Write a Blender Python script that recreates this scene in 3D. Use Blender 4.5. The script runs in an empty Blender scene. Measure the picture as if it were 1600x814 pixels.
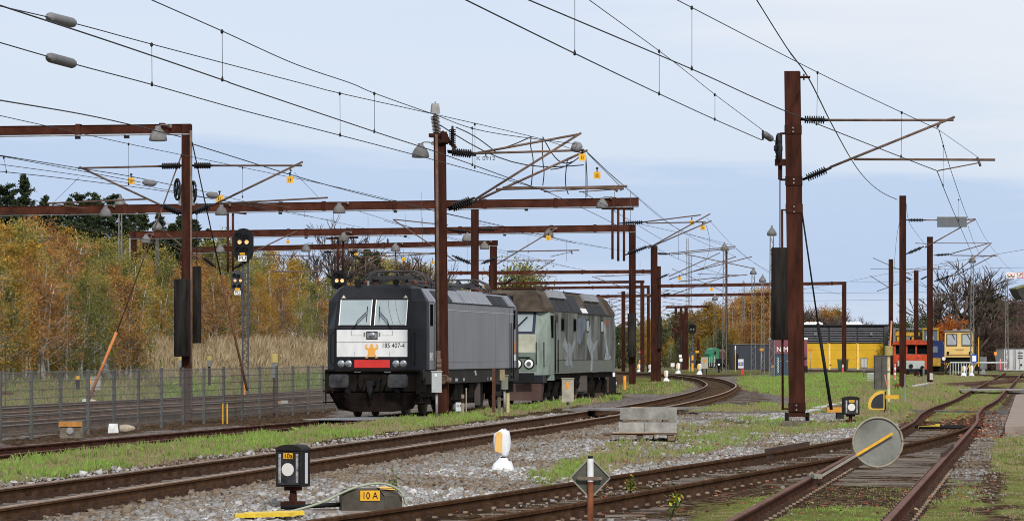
import bpy, bmesh, math, random
import numpy as np
from mathutils import Vector, Matrix
R = math.radians
scene = bpy.context.scene
C = scene.collection
# ---------------------------------------------------------------- camera
EYE = 1.77; F = 6000.0; HZ = 553.0          # eye height, focal length and horizon row (1600 px wide picture)
cam = bpy.data.cameras.new('camera'); cam_o = bpy.data.objects.new('camera', cam); C.objects.link(cam_o)
cam_o.location = (0, 0, EYE); cam_o.rotation_euler = (R(90), 0, 0)
cam.sensor_width = 36; cam.lens = 36 * F / 1600
cam.shift_x = 0.0; cam.shift_y = (HZ - 407) / 1600
cam.clip_start = 1; cam.clip_end = 9000
scene.camera = cam_o
try: scene.cycles.filter_width = 1.0
except Exception: pass
# ---------------------------------------------------------------- sky and sun
SUN_EL, SUN_AZ = 36, 168                     # azimuth from +Y clockwise: behind the camera, slightly to the right
world = bpy.data.worlds.new('World'); scene.world = world; world.use_nodes = True
nt = world.node_tree; nt.nodes.clear()
def nn(t, kind, **kw):
    n = t.nodes.new(kind)
    for k, v in kw.items():
        if k in n.inputs and not hasattr(n, k): n.inputs[k].default_value = v
        else:
            try: setattr(n, k, v)
            except Exception: n.inputs[k].default_value = v
    return n
def ramp(t, stops, interp='LINEAR'):
    r = t.nodes.new('ShaderNodeValToRGB'); r.color_ramp.interpolation = interp
    e = r.color_ramp.elements
    while len(e) < len(stops): e.new(0.5)
    for i, (p, c) in enumerate(stops):
        e[i].position = p; e[i].color = (*c, 1) if len(c) == 3 else c
    return r
sky = nn(nt, 'ShaderNodeTexSky'); sky.sky_type = 'NISHITA'; sky.sun_disc = False
sky.sun_elevation = R(SUN_EL); sky.sun_rotation = R(SUN_AZ); sky.air_density = 1.0; sky.dust_density = 2.0
tc = nn(nt, 'ShaderNodeTexCoord')
mp = nn(nt, 'ShaderNodeMapping'); mp.inputs['Scale'].default_value = (7, 7, 70)
no = nn(nt, 'ShaderNodeTexNoise'); no.inputs['Scale'].default_value = 1.0; no.inputs['Detail'].default_value = 6; no.inputs['Roughness'].default_value = .55
sp = nn(nt, 'ShaderNodeSeparateXYZ')
nt.links.new(tc.outputs['Generated'], mp.inputs['Vector']); nt.links.new(mp.outputs['Vector'], no.inputs['Vector'])
nt.links.new(tc.outputs['Generated'], sp.inputs['Vector'])
def math_(t, op, a, b=None):
    m = t.nodes.new('ShaderNodeMath'); m.operation = op
    for i, v in enumerate((a, b)):
        if v is None: continue
        if isinstance(v, (int, float)): m.inputs[i].default_value = v
        else: t.links.new(v, m.inputs[i])
    return m.outputs[0]
el = math_(nt, 'MULTIPLY', sp.outputs['Z'], 8.0)                                  # 0 at the horizon, .74 at the top of the picture
tilt = math_(nt, 'MULTIPLY', sp.outputs['X'], .5)
wob = math_(nt, 'MULTIPLY', math_(nt, 'SUBTRACT', no.outputs['Fac'], .5), .32)
elw = math_(nt, 'ADD', math_(nt, 'ADD', el, wob), tilt)
k = 10.0
def kc(c): return tuple(v * k for v in c)
cr = ramp(nt, [(0, (.80, .85, .93)), (.10, (.69, .78, .93)), (.20, (.53, .67, .91)), (.375, (.555, .69, .92)), (.42, (.70, .80, .95)), (.60, (.73, .82, .965)), (.80, (.68, .785, .965)), (.97, (.71, .80, .95)), (1, (.73, .80, .93))])
nt.links.new(elw, cr.inputs['Fac'])
up = nn(nt, 'ShaderNodeMix', data_type='RGBA', blend_type='MULTIPLY'); up.inputs['Factor'].default_value = 1
wf = math_(nt, 'ADD', math_(nt, 'MULTIPLY', sp.outputs['X'], 4.2), math_(nt, 'ADD', math_(nt, 'MULTIPLY', el, 1.3), math_(nt, 'MULTIPLY', math_(nt, 'SUBTRACT', no.outputs['Fac'], .5), 1.5)))
wr = nn(nt, 'ShaderNodeMapRange', interpolation_type='SMOOTHSTEP'); wr.inputs['From Min'].default_value = .80; wr.inputs['From Max'].default_value = 1.5; wr.inputs['To Max'].default_value = .9; nt.links.new(wf, wr.inputs['Value'])
wm = nn(nt, 'ShaderNodeMix', data_type='RGBA'); nt.links.new(wr.outputs['Result'], wm.inputs['Factor']); nt.links.new(cr.outputs['Color'], wm.inputs['A']); wm.inputs['B'].default_value = (.86, .89, .96, 1)
nt.links.new(wm.outputs['Result'], up.inputs['A']); up.inputs['B'].default_value = (k, k, k, 1)
mx = nn(nt, 'ShaderNodeMix', data_type='RGBA'); mx.inputs['Factor'].default_value = .9
nt.links.new(sky.outputs['Color'], mx.inputs['A']); nt.links.new(up.outputs['Result'], mx.inputs['B'])
bg = nn(nt, 'ShaderNodeBackground'); bg.inputs['Strength'].default_value = .1
out = nn(nt, 'ShaderNodeOutputWorld')
nt.links.new(mx.outputs['Result'], bg.inputs['Color']); nt.links.new(bg.outputs['Background'], out.inputs['Surface'])
sun = bpy.data.lights.new('sun', 'SUN'); sun.energy = 2.9; sun.angle = R(6); sun.color = (1, .965, .92)
sun_o = bpy.data.objects.new('sun', sun); C.objects.link(sun_o)
sd = Vector((math.sin(R(SUN_AZ)) * math.cos(R(SUN_EL)), math.cos(R(SUN_AZ)) * math.cos(R(SUN_EL)), math.sin(R(SUN_EL))))
sun_o.rotation_euler = sd.to_track_quat('Z', 'Y').to_euler(); sun_o.location = sd * 60
vs = scene.view_settings; vs.view_transform = 'Standard'; vs.look = 'None'; vs.exposure = 0; vs.gamma = 1; vs.use_curve_mapping = False

# ---------------------------------------------------------------- materials
MATS = {}
def mat(name, col, rough=.75, var=.18, scale=4.0, metal=0.0, bump=0.0, col2=None, coat=0.0, detail=5, stretch=None, spec=None):
    if name in MATS: return MATS[name]
    m = bpy.data.materials.new(name); m.use_nodes = True; t = m.node_tree
    b = t.nodes['Principled BSDF']; b.inputs['Roughness'].default_value = rough; b.inputs['Metallic'].default_value = metal
    if coat: b.inputs['Coat Weight'].default_value = coat; b.inputs['Coat Roughness'].default_value = .12
    b.inputs['Specular IOR Level'].default_value = spec if spec is not None else (.12 if rough > .6 else .28)
    if var or col2:
        c = nn(t, 'ShaderNodeTexCoord'); n = nn(t, 'ShaderNodeTexNoise'); n.inputs['Scale'].default_value = scale; n.inputs['Detail'].default_value = detail; n.inputs['Roughness'].default_value = .65
        src = c.outputs['Object']
        if stretch:
            mp = nn(t, 'ShaderNodeMapping'); mp.inputs['Scale'].default_value = stretch
            t.links.new(src, mp.inputs['Vector']); src = mp.outputs['Vector']
        oi = nn(t, 'ShaderNodeObjectInfo'); va = nn(t, 'ShaderNodeVectorMath', operation='ADD'); t.links.new(src, va.inputs[0]); t.links.new(math_(t, 'MULTIPLY', oi.outputs['Random'], 53.0), va.inputs[1]); t.links.new(va.outputs[0], n.inputs['Vector'])
        a = tuple(v * (1 - var) for v in col); d = col2 or tuple(min(1, v * (1 + var)) for v in col)
        r = ramp(t, [(.32, a), (.68, d)]); t.links.new(n.outputs['Fac'], r.inputs['Fac']); hv = nn(t, 'ShaderNodeHueSaturation'); t.links.new(r.outputs['Color'], hv.inputs['Color']); t.links.new(math_(t, 'ADD', math_(t, 'MULTIPLY', oi.outputs['Random'], .34), .83), hv.inputs['Value']); t.links.new(hv.outputs['Color'], b.inputs['Base Color'])
        rr = nn(t, 'ShaderNodeMapRange'); rr.inputs['To Min'].default_value = max(.02, rough - .12); rr.inputs['To Max'].default_value = min(1, rough + .12)
        t.links.new(n.outputs['Fac'], rr.inputs['Value']); t.links.new(rr.outputs['Result'], b.inputs['Roughness'])
        if bump:
            bp = nn(t, 'ShaderNodeBump'); bp.inputs['Strength'].default_value = bump; bp.inputs['Distance'].default_value = .02
            t.links.new(n.outputs['Fac'], bp.inputs['Height']); t.links.new(bp.outputs['Normal'], b.inputs['Normal'])
    else: b.inputs['Base Color'].default_value = (*col, 1)
    MATS[name] = m; return m
def emit(name, col, s):
    m = bpy.data.materials.new(name); m.use_nodes = True; b = m.node_tree.nodes['Principled BSDF']
    b.inputs['Base Color'].default_value = (*col, 1); b.inputs['Emission Color'].default_value = (*col, 1); b.inputs['Emission Strength'].default_value = s
    MATS[name] = m; return m
RUST = mat('rusted_steel', (.038, .0125, .0078), .9, .45, 1.3, stretch=(4, 4, .7), bump=.2, col2=(.062, .021, .013))
RUST2 = mat('rusted_beam', (.058, .018, .0105), .9, .4, 1.6, bump=.2, col2=(.090, .030, .018))
RAIL = mat('rail_rust', (.070, .036, .018), .9, .25, 3, col2=(.115, .060, .031), bump=.15, spec=.02)
RAILTOP = mat('rail_head_worn', (.19, .115, .07), .5, .25, 2, metal=.15, col2=(.29, .19, .125))
RAILRED = mat('rail_head_rusty', (.105, .045, .030), .7, .3, 3, col2=(.17, .085, .060), spec=.1)
CHAIR = mat('rail_chair_iron', (.05, .028, .018), .85, .4, 9)
CHAIRL = mat('rail_clip_worn', (.25, .19, .13), .6, .4, 12)
TIMBER = mat('sleeper_timber', (.11, .09, .075), .95, spec=0, var=.45, scale=1.2, stretch=(.6, 8, 8), col2=(.25, .215, .185), bump=.4)
TUBE = mat('bracket_tube', (.115, .070, .052), .7, .3, 3, col2=(.19, .13, .10))
INS = mat('insulator_glaze', (.008, .007, .007), .45, .3, 8, spec=.2)
INSB = mat('insulator_brown', (.07, .055, .05), .35, .3, 8, coat=.4)
GALV = mat('galvanised_steel', (.27, .27, .265), .5, .25, 3, metal=.3)
DGALV = mat('dull_steel', (.17, .17, .165), .6, .3, 4, metal=.2)
LAMPG = mat('lamp_bell_grey', (.15, .145, .14), .75, .3, 5, col2=(.21, .205, .20))
WIREM = mat('wire_dark', (.018, .017, .018), .6, 0)
WIREG = mat('wire_grey', (.07, .07, .07), .6, 0)
CONC = mat('concrete', (.25, .24, .22), .9, .3, 3, bump=.3, col2=(.40, .385, .35))
DCONC = mat('concrete_mossy', (.11, .09, .065), .95, .3, 4, bump=.4, col2=(.20, .175, .135))
WEIGHT = mat('weight_iron', (.012, .0105, .009), .9, .4, 2, stretch=(3, 3, .4), col2=(.034, .029, .025))
YEL = mat('yellow_paint', (.62, .34, .03), .6, .2, 5)
YTAG = mat('tag_yellow', (.72, .38, .02), .55, .15, 6)
ORA = mat('orange_paint', (.70, .27, .035), .6, .2, 6)
WHITE = mat('white_paint', (.75, .75, .73), .55, .1, 5)
BLACK = mat('black_paint', (.009, .009, .010), .6, .3, 3, spec=.15)
CABG = mat('cabinet_grey', (.42, .42, .39), .6, .15, 4)
CABD = mat('cabinet_olive_grey', (.095, .090, .078), .65, .25, 3)
CABB = mat('cabinet_beige', (.40, .37, .29), .65, .25, 4)
BAG = mat('plastic_bag', (.74, .75, .77), .35, .08, 5, bump=.5)
AMBER = emit('lamp_amber', (1, .55, .25), 1.1)
REDL = emit('lamp_red', (1, .05, .05), 1.2)
LENS = mat('lens_dark', (.006, .006, .007), .15, 0)
GLASSD = mat('glass_dark', (.006, .007, .008), .9, 0, spec=0)

# ---------------------------------------------------------------- pixel -> world helpers
def W(px, py, z=0.0):
    D = F * (EYE - z) / (py - HZ); return Vector(((px - 800) / F * D, D, z))
def A(px, py, D): return Vector(((px - 800) / F * D, D, EYE + (HZ - py) * D / F))
def plane(px0, D0, s=.14):
    """vertical plane across the tracks through pixel column px0 at distance D0"""
    X0 = (px0 - 800) / F * D0
    def Q(px, py, dy=0.0):
        kk = (px - 800) / F
        X = kk * (D0 + dy + s * X0) / (1 + s * kk); D = D0 + dy - s * (X - X0)
        return Vector((X, D, EYE + (HZ - py) * D / F))
    return Q
# ---------------------------------------------------------------- mesh helpers
LOC = {}
class MB:
    def __init__(s): s.V = []; s.Fc = []; s.M = []; s.S = []
    def add(s, vs, fs, m=0, smooth=False):
        o = len(s.V); s.V += [tuple(v) for v in vs]
        for f in fs: s.Fc.append(tuple(i + o for i in f)); s.M.append(m); s.S.append(smooth)
        return s
    def box(s, c, d, m=0, rz=0.0, taper=1.0):
        c = Vector(c); x, y, z = (v / 2 for v in d); co, si = math.cos(rz), math.sin(rz); P = []
        for dz, tp in ((-z, 1), (z, taper)):
            for dx, dy in ((-x, -y), (x, -y), (x, y), (-x, y)):
                dx *= tp; dy *= tp
                P.append((c.x + dx * co - dy * si, c.y + dx * si + dy * co, c.z + dz))
        return s.add(P, [(3, 2, 1, 0), (4, 5, 6, 7), (0, 1, 5, 4), (1, 2, 6, 5), (2, 3, 7, 6), (3, 0, 4, 7)], m)
    def mm(s, a, b, m=0):
        return s.box([(p + q) / 2 for p, q in zip(a, b)], [abs(q - p) for p, q in zip(a, b)], m)
    def frame(s, p, q):
        d = (Vector(q) - Vector(p)); d.normalize()
        up = Vector((0, 0, 1)) if abs(d.z) < .9 else Vector((0, 1, 0))
        a = d.cross(up); a.normalize(); b = a.cross(d); b.normalize(); return d, a, b
    def bar(s, p, q, w, h, m=0):
        p, q = Vector(p), Vector(q); d, a, b = s.frame(p, q); a = a * w / 2; b = b * h / 2
        return s.add([p - a - b, p + a - b, p + a + b, p - a + b, q - a - b, q + a - b, q + a + b, q - a + b],
                     [(0, 1, 2, 3), (7, 6, 5, 4), (4, 5, 1, 0), (5, 6, 2, 1), (6, 7, 3, 2), (7, 4, 0, 3)], m)
    def cyl(s, p, q, r, n=10, r2=None, m=0, smooth=True, caps=True):
        p, q = Vector(p), Vector(q); d, a, b = s.frame(p, q); r2 = r if r2 is None else r2; P = []
        for c, rr in ((p, r), (q, r2)):
            for i in range(n):
                t = 2 * math.pi * i / n; P.append(c + a * (math.cos(t) * rr) + b * (math.sin(t) * rr))
        s.add(P, [((i + 1) % n, i, n + i, n + (i + 1) % n) for i in range(n)], m, smooth)
        if caps: s.add(P, [tuple(range(n)), tuple(range(2 * n - 1, n - 1, -1))], m)
        return s
    def lathe(s, p, q, prof, n=12, m=0, smooth=True):
        """prof: (fraction along p->q, radius)"""
        p, q = Vector(p), Vector(q); d, a, b = s.frame(p, q); P = []; kk = len(prof)
        for f, r in prof:
            c = p.lerp(q, f)
            for i in range(n):
                t = 2 * math.pi * i / n; P.append(c + a * (math.cos(t) * r) + b * (math.sin(t) * r))
        fs = [(j * n + (i + 1) % n, j * n + i, (j + 1) * n + i, (j + 1) * n + (i + 1) % n) for j in range(kk - 1) for i in range(n)]
        fs += [tuple(range(n)), tuple(range(kk * n - 1, (kk - 1) * n - 1, -1))]
        return s.add(P, fs, m, smooth)
    def tube(s, pts, r, n=5, m=0):
        pts = [Vector(p) for p in pts]; P = []; kk = len(pts)
        for j, c in enumerate(pts):
            d, a, b = s.frame(pts[max(0, j - 1)], pts[min(kk - 1, j + 1)])
            rr = r[j] if isinstance(r, (list, tuple)) else r
            for i in range(n):
                t = 2 * math.pi * i / n; P.append(c + a * (math.cos(t) * rr) + b * (math.sin(t) * rr))
        fs = [(j * n + (i + 1) % n, j * n + i, (j + 1) * n + i, (j + 1) * n + (i + 1) % n) for j in range(kk - 1) for i in range(n)]
        fs += [tuple(range(n)), tuple(range(kk * n - 1, (kk - 1) * n - 1, -1))]
        return s.add(P, fs, m, True)
    def prism(s, poly, y0, y1, m=0, axis='y'):
        """poly in (x,z) extruded along y (or (y,z) along x, or (x,y) along z)"""
        def mk(a, b, t):
            return {'y': (a, t, b), 'x': (t, a, b), 'z': (a, b, t)}[axis]
        n = len(poly); P = [mk(a, b, y0) for a, b in poly] + [mk(a, b, y1) for a, b in poly]
        return s.add(P, [tuple(range(n)), tuple(range(2 * n - 1, n - 1, -1))] + [((i + 1) % n, i, n + i, n + (i + 1) % n) for i in range(n)], m)
    def loft(s, rings, m=0, caps=True, smooth=False, closed=True):
        n = len(rings[0]); P = [p for r in rings for p in r]; e = n if closed else n - 1
        fs = [(j * n + i, j * n + (i + 1) % n, (j + 1) * n + (i + 1) % n, (j + 1) * n + i) for j in range(len(rings) - 1) for i in range(e)]
        if caps: fs += [tuple(range(n - 1, -1, -1)), tuple(range((len(rings) - 1) * n, len(rings) * n))]
        return s.add(P, fs, m, smooth)
    def ball(s, c, r, m=0, n=8, sz=1.0):
        c = Vector(c); return s.lathe(c - Vector((0, 0, r * sz)), c + Vector((0, 0, r * sz)), [((1 - math.cos(t)) / 2, r * math.sin(t) + 1e-4) for t in [math.pi * i / 6 for i in range(7)]], n, m)
    def ibeam(s, p, q, w, d, t=.02, m=0, up=None):
        """H section: flange faces (width w) look along -y/+y, depth d along y"""
        p, q = Vector(p), Vector(q); X = Vector((1, -.14, 0)).normalized(); Y = Vector((.14, 1, 0)).normalized()
        pf = [(-w / 2, -d / 2), (w / 2, -d / 2), (w / 2, -d / 2 + t), (t / 2, -d / 2 + t), (t / 2, d / 2 - t), (w / 2, d / 2 - t), (w / 2, d / 2), (-w / 2, d / 2), (-w / 2, d / 2 - t), (-t / 2, d / 2 - t), (-t / 2, -d / 2 + t), (-w / 2, -d / 2 + t)]
        return s.loft([[c + X * a + Y * b for a, b in pf] for c in (p, q)], m)
    def build(s, name, mats, parent=None, world=False, loc=None):
        me = bpy.data.meshes.new(name)
        V = s.V
        off = None
        if world and parent is not None: off = LOC[parent.name]
        if loc is not None and parent is None: off = Vector(loc)
        if off is not None: V = [(a - off.x, b - off.y, c - off.z) for a, b, c in V]
        me.from_pydata(V, [], s.Fc); ms = mats if isinstance(mats, (list, tuple)) else [mats]
        for m in ms: me.materials.append(m)
        me.polygons.foreach_set('material_index', s.M); me.polygons.foreach_set('use_smooth', s.S)
        me.update()
        bm_ = bmesh.new(); bm_.from_mesh(me); bmesh.ops.recalc_face_normals(bm_, faces=bm_.faces); bm_.to_mesh(me); bm_.free()
        o = bpy.data.objects.new(name, me); C.objects.link(o)
        if parent is not None: o.parent = parent; LOC[o.name] = LOC.get(parent.name, Vector((0, 0, 0)))
        else: o.location = off if off is not None else (0, 0, 0); LOC[o.name] = Vector(o.location)
        return o
def tag(o, label=None, cat=None, group=None, kind=None):
    if label: o['label'] = label
    if cat: o['category'] = cat
    if group: o['group'] = group
    if kind: o['kind'] = kind
    return o
def thing(name, label, cat, loc, rz=0.0, group=None):
    o = bpy.data.objects.new(name, None); C.objects.link(o); o.empty_display_size = .3
    o.location = loc; o.rotation_euler = (0, 0, rz); LOC[o.name] = Vector(loc)
    return tag(o, label, cat, group)
def kids(o): return [c for c in bpy.data.objects if c.parent == o]
KID = {}
def copy_tree(o, loc=None, rz=None, label=None, sc=None, parent=None):
    c = o.copy(); C.objects.link(c)
    if parent is not None: c.parent = parent
    if loc is not None: c.location = loc
    if rz is not None: c.rotation_euler = (0, 0, rz)
    if label: c['label'] = label
    if sc is not None: c.scale = sc if hasattr(sc, '__len__') else (sc, sc, sc)
    LOC[c.name] = Vector(c.location)
    if o.name not in KID: KID[o.name] = kids(o)
    for ch in KID[o.name]: copy_tree(ch, parent=c)
    return c
def text_mesh(txt, size, name, m, parent, origin, xdir, zdir, align='CENTER', depth=.006, sx=1.0):
    cu = bpy.data.curves.new('t', 'FONT'); cu.body = txt; cu.size = size; cu.align_x = align; cu.align_y = 'CENTER'; cu.extrude = depth / 2
    to = bpy.data.objects.new('t', cu); C.objects.link(to); dg = bpy.context.evaluated_depsgraph_get()
    me = bpy.data.meshes.new_from_object(to.evaluated_get(dg)); bpy.data.objects.remove(to); bpy.data.curves.remove(cu)
    xd = Vector(xdir).normalized(); zd = Vector(zdir).normalized(); nd = xd.cross(zd); o = Vector(origin)
    for v in me.vertices: v.co = o + xd * (v.co.x * sx) + zd * v.co.y + nd * v.co.z
    me.materials.clear(); me.materials.append(m); me.name = name
    ob = bpy.data.objects.new(name, me); C.objects.link(ob); ob.parent = parent; return ob
def fast_mesh(name, V, Fq, m, attr=None, parent=None, loc=(0, 0, 0)):
    """numpy verts (n,3), faces (k,3|4)"""
    me = bpy.data.meshes.new(name); n = len(V); kf, w = Fq.shape
    me.vertices.add(n); me.vertices.foreach_set('co', np.asarray(V, np.float32).ravel())
    me.loops.add(kf * w); me.loops.foreach_set('vertex_index', np.asarray(Fq, np.int32).ravel())
    me.polygons.add(kf); me.polygons.foreach_set('loop_start', np.arange(0, kf * w, w, dtype=np.int32)); me.polygons.foreach_set('loop_total', np.full(kf, w, np.int32))
    for an, av in (attr or {}).items():
        av = np.asarray(av, np.float32)
        if av.ndim == 1: a = me.attributes.new(an, 'FLOAT', 'POINT'); a.data.foreach_set('value', av)
        else: a = me.attributes.new(an, 'FLOAT_COLOR', 'POINT'); a.data.foreach_set('color', av.ravel())
    me.materials.append(m); me.update(calc_edges=True); me.validate()
    o = bpy.data.objects.new(name, me); C.objects.link(o); o.location = loc
    if parent is not None: o.parent = parent
    return o
# ================================================================ TRACK PATHS
rng = np.random.default_rng(7); random.seed(7)
def path(pts, win=15, d0=None, d1=None):
    d = np.array([p[0] for p in pts], float); x = np.array([p[1] for p in pts], float)
    lo, hi = d[0] if d0 is None else d0, d[-1] if d1 is None else d1
    D = np.arange(lo - win, hi + win + .5, 1.0); X = np.interp(D, d, x)
    m = D < d[0]; X[m] = x[0] + (D[m] - d[0]) * (x[1] - x[0]) / (d[1] - d[0])
    m = D > d[-1]; X[m] = x[-1] + (D[m] - d[-1]) * (x[-1] - x[-2]) / (d[-1] - d[-2])
    for _ in range(2):
        k_ = np.ones(win) / win; X = np.convolve(np.pad(X, win // 2, mode='reflect', reflect_type='odd'), k_, 'valid')
    s = (D >= lo) & (D <= hi); return D[s], X[s]
P1 = path([(28, -7.75), (60, -3.45), (97, 1.5), (122, 4.55), (155, 7.75), (183, 9.9), (205, 11.25), (250, 12.9), (290, 13.0), (318, 12.0), (345, 10.2), (400, 5.0)], 21)
P0 = path([(55, -12.7), (71.2, -10.26), (82, -8.72), (93.5, -7.0), (106.5, -5.08), (116, -3.5), (131, -1.0), (137, -.2), (157, 2.8), (175, 3.9), (203, 4.4), (263, 6.9), (364, 10.7)], 9)
PM = [path([(60, -28.2 - 4.5 * i + .14 * 60), (150, -28.2 - 4.5 * i + 21), (216, -28.2 - 4.5 * i + 30.2)], 9) for i in range(3)]
P3 = path([(26, 2.83 - .1375 * 10.9), (36.9, 2.83), (92, 10.4), (100, 11.35), (118, 13.75), (140, 16.95), (200, 25.25), (340, 44.5)], 7)
P2 = path([(26, -4.1), (37, -1.2), (42.1, .14), (50.8, 2.11), (60.8, 4.55), (72.2, 7.05), (83.5, 9.13), (91, 10.26)], 9)
def xc(P, D): return float(np.interp(D, P[0], P[1]))
# ================================================================ GROUND
def sst(a, b, x):
    t = np.clip((x - a) / (b - a), 0, 1); return t * t * (3 - 2 * t)
HD = np.array([0, 100, 200, 240, 270, 300, 340, 420, 600, 2000]); HX = np.array([-39.7, -25.7, -11.7, -6.1, -3.5, -4, -10, -30, -90, -500])
def hill_off(X, D): return np.interp(D, HD, HX) - X          # > 0: behind the foot of the embankment
def zg(X, D):
    u = X - .14 * np.minimum(D, 215)
    lowv = sst(-16.9, -18.5, u) * (1 - sst(170, 230, D)) * .27
    h = hill_off(X, D)
    hz = (sst(0, 8, h) * 2.1 + np.clip(h - 8, 0, 60) * .035) * (1 - .45 * sst(165, 120, D))
    n = .018 * np.sin(X * 2.1 + .7 * np.sin(D * .9)) * np.sin(D * 1.3 + X * .6) + .012 * np.sin(X * 5.3 + D * 3.7)
    bed = np.exp(-(np.abs(X - np.interp(D, P1[0], P1[1])) / 1.35) ** 6) * (D < 420) * .045
    return -lowv + hz + n * (np.abs(u) > .1) - bed
def zgs(X, D): return float(zg(np.float64(X), np.float64(D)))
GRASS = [   # patches of green, given as they lie on the ground
    ([(0, 722), (150, 697), (300, 683), (480, 664), (640, 650), (760, 640), (900, 620), (962, 606), (1000, 608), (960, 625), (860, 640), (700, 664), (560, 682), (420, 700), (250, 724), (100, 744), (0, 756)], 1.0),
    ([(955, 590), (1040, 590), (1072, 597), (1086, 604), (1040, 616), (950, 614)], .95),
    ([(815, 752), (900, 720), (945, 692), (1040, 690), (1065, 668), (1200, 651), (1240, 660), (1330, 655), (1342, 668), (1270, 680), (1200, 690), (1080, 714), (960, 738), (860, 764)], .95),
    ([(1080, 637), (1235, 630), (1235, 642), (1080, 643)], .8),
    ([(1150, 588), (1400, 582), (1420, 600), (1345, 618), (1240, 622), (1165, 608)], 1.0),
    ([(1260, 622), (1350, 612), (1340, 640), (1250, 650)], .8),
    ([(1370, 612), (1480, 606), (1575, 612), (1555, 640), (1500, 655), (1345, 664), (1325, 645)], .85),
    ([(1080, 814), (1190, 775), (1280, 752), (1395, 752), (1480, 752), (1540, 752), (1530, 790), (1520, 880), (1000, 880)], .82),
    ([(1530, 690), (1620, 680), (1650, 880), (1575, 880), (1570, 760)], .75),
    ([(905, 780), (960, 752), (1030, 745), (1060, 750), (960, 775)], .55),
    ([(1060, 800), (1130, 778), (1190, 772), (1080, 820)], .5),
    ([(1400, 578), (1570, 585), (1570, 600), (1400, 600)], .7),
]
BROWN = [([(1530, 745), (1600, 700), (1620, 880), (1500, 880)], 1), ([(1050, 700), (1200, 690), (1330, 668), (1340, 700), (1130, 760), (980, 790), (900, 790)], .6),
         ([(870, 800), (1180, 750), (1290, 745), (1130, 814)], .8), ([(1150, 600), (1180, 600), (1230, 640), (1080, 640)], .5), ([(1560, 700), (1600, 690), (1640, 880), (1545, 880)], .9), ([(0, 752), (100, 740), (250, 720), (420, 696), (560, 678), (700, 660), (900, 632), (900, 642), (700, 672), (420, 712), (250, 735), (0, 772)], .9), ([(300, 640), (520, 620), (520, 660), (300, 668), (0, 700), (0, 690)], .8)]
def inpoly(px, py, poly):
    r = np.zeros(px.shape, bool); n = len(poly); j = n - 1
    for i in range(n):
        (xi, yi), (xj, yj) = poly[i], poly[j]
        if yi != yj: r ^= ((yi > py) != (yj > py)) & (px < (xj - xi) * (py - yi) / (yj - yi) + xi)
        j = i
    return r
def zones(X, D):
    Ds = np.maximum(D, 5); z = zg(X, D)
    px = 800 + F * X / Ds; py = HZ + F * (EYE - np.minimum(z, .1)) / Ds
    g = np.zeros(X.shape); b = np.zeros(X.shape); ok = (D > 20) & (D < 520)
    jx = 6 * np.sin(D * 1.7 + X * 3) ; jy = 1.5 * np.sin(X * 2.3 + D * .6)
    for poly, w in GRASS: g = np.maximum(g, w * (inpoly(px + jx, py + jy, poly) & ok))
    for poly, w in BROWN: b = np.maximum(b, w * (inpoly(px + jx, py + jy, poly) & ok))
    h = hill_off(X, D); g = np.where((h > -.3) & (D > 90) & (D < 900), .8, g)
    far = (D > 330) | ((X > 26) & (D > 120)) | (D < 20); g = np.where(far, np.maximum(g, .55), g)
    return g, b
uu = np.concatenate([[-2500, -900, -400, -200, -110], np.arange(-80, -44, 2.0), np.arange(-44, 22, .3), np.arange(22, 60, 2.0), [80, 120, 200, 400, 900, 2500]])
dd = np.concatenate([[-600, -120, -20, 10, 22], np.arange(28, 60, .35), 60 * 1.0078 ** np.arange(0, 290), [600, 680, 800, 1000, 1400, 2200, 4000, 7000]])
U, DD = np.meshgrid(uu, dd); XX = U + .14 * np.clip(DD, 0, 500); ZZ = zg(XX, DD)
ZZ = np.where((np.abs(U) > 150) | (DD > 900), np.minimum(ZZ, 4), ZZ)
gz, bz = zones(XX, DD)
nv, nu = U.shape; idx = np.arange(nv * nu).reshape(nv, nu)
quads = np.stack([idx[:-1, :-1], idx[:-1, 1:], idx[1:, 1:], idx[1:, :-1]], -1).reshape(-1, 4)
# ground material: ballast / bare soil / turf
gm = bpy.data.materials.new('ground_ballast_soil_turf'); gm.use_nodes = True; t = gm.node_tree; b = t.nodes['Principled BSDF']; b.inputs['Roughness'].default_value = 1; b.inputs['Specular IOR Level'].default_value = 0
ge = nn(t, 'ShaderNodeNewGeometry'); pos = ge.outputs['Position']
def noise(sc, det=5, ro=.6):
    n = nn(t, 'ShaderNodeTexNoise'); n.inputs['Scale'].default_value = sc; n.inputs['Detail'].default_value = det; n.inputs['Roughness'].default_value = ro; t.links.new(pos, n.inputs['Vector']); return n.outputs['Fac']
vo = nn(t, 'ShaderNodeTexVoronoi'); vo.inputs['Scale'].default_value = 15; t.links.new(pos, vo.inputs['Vector'])
sepc = nn(t, 'ShaderNodeSeparateColor'); t.links.new(vo.outputs['Color'], sepc.inputs['Color'])
grav = ramp(t, [(0, (.055, .048, .042)), (.3, (.13, .118, .108)), (.55, (.22, .205, .20)), (.8, (.17, .12, .09)), (1, (.36, .35, .345))]); t.links.new(sepc.outputs[0], grav.inputs['Fac'])
brn = ramp(t, [(0, (.028, .017, .010)), (.45, (.062, .040, .025)), (.75, (.105, .072, .046)), (1, (.17, .13, .095))]); t.links.new(sepc.outputs[1], brn.inputs['Fac'])
trf = ramp(t, [(.25, (.07, .055, .032)), (.40, (.125, .115, .045)), (.58, (.155, .19, .052)), (.75, (.22, .19, .095))]); t.links.new(noise(1.3, 8, .75), trf.inputs['Fac'])
ag = nn(t, 'ShaderNodeAttribute'); ag.attribute_name = 'grass'; ab = nn(t, 'ShaderNodeAttribute'); ab.attribute_name = 'soil'
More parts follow.
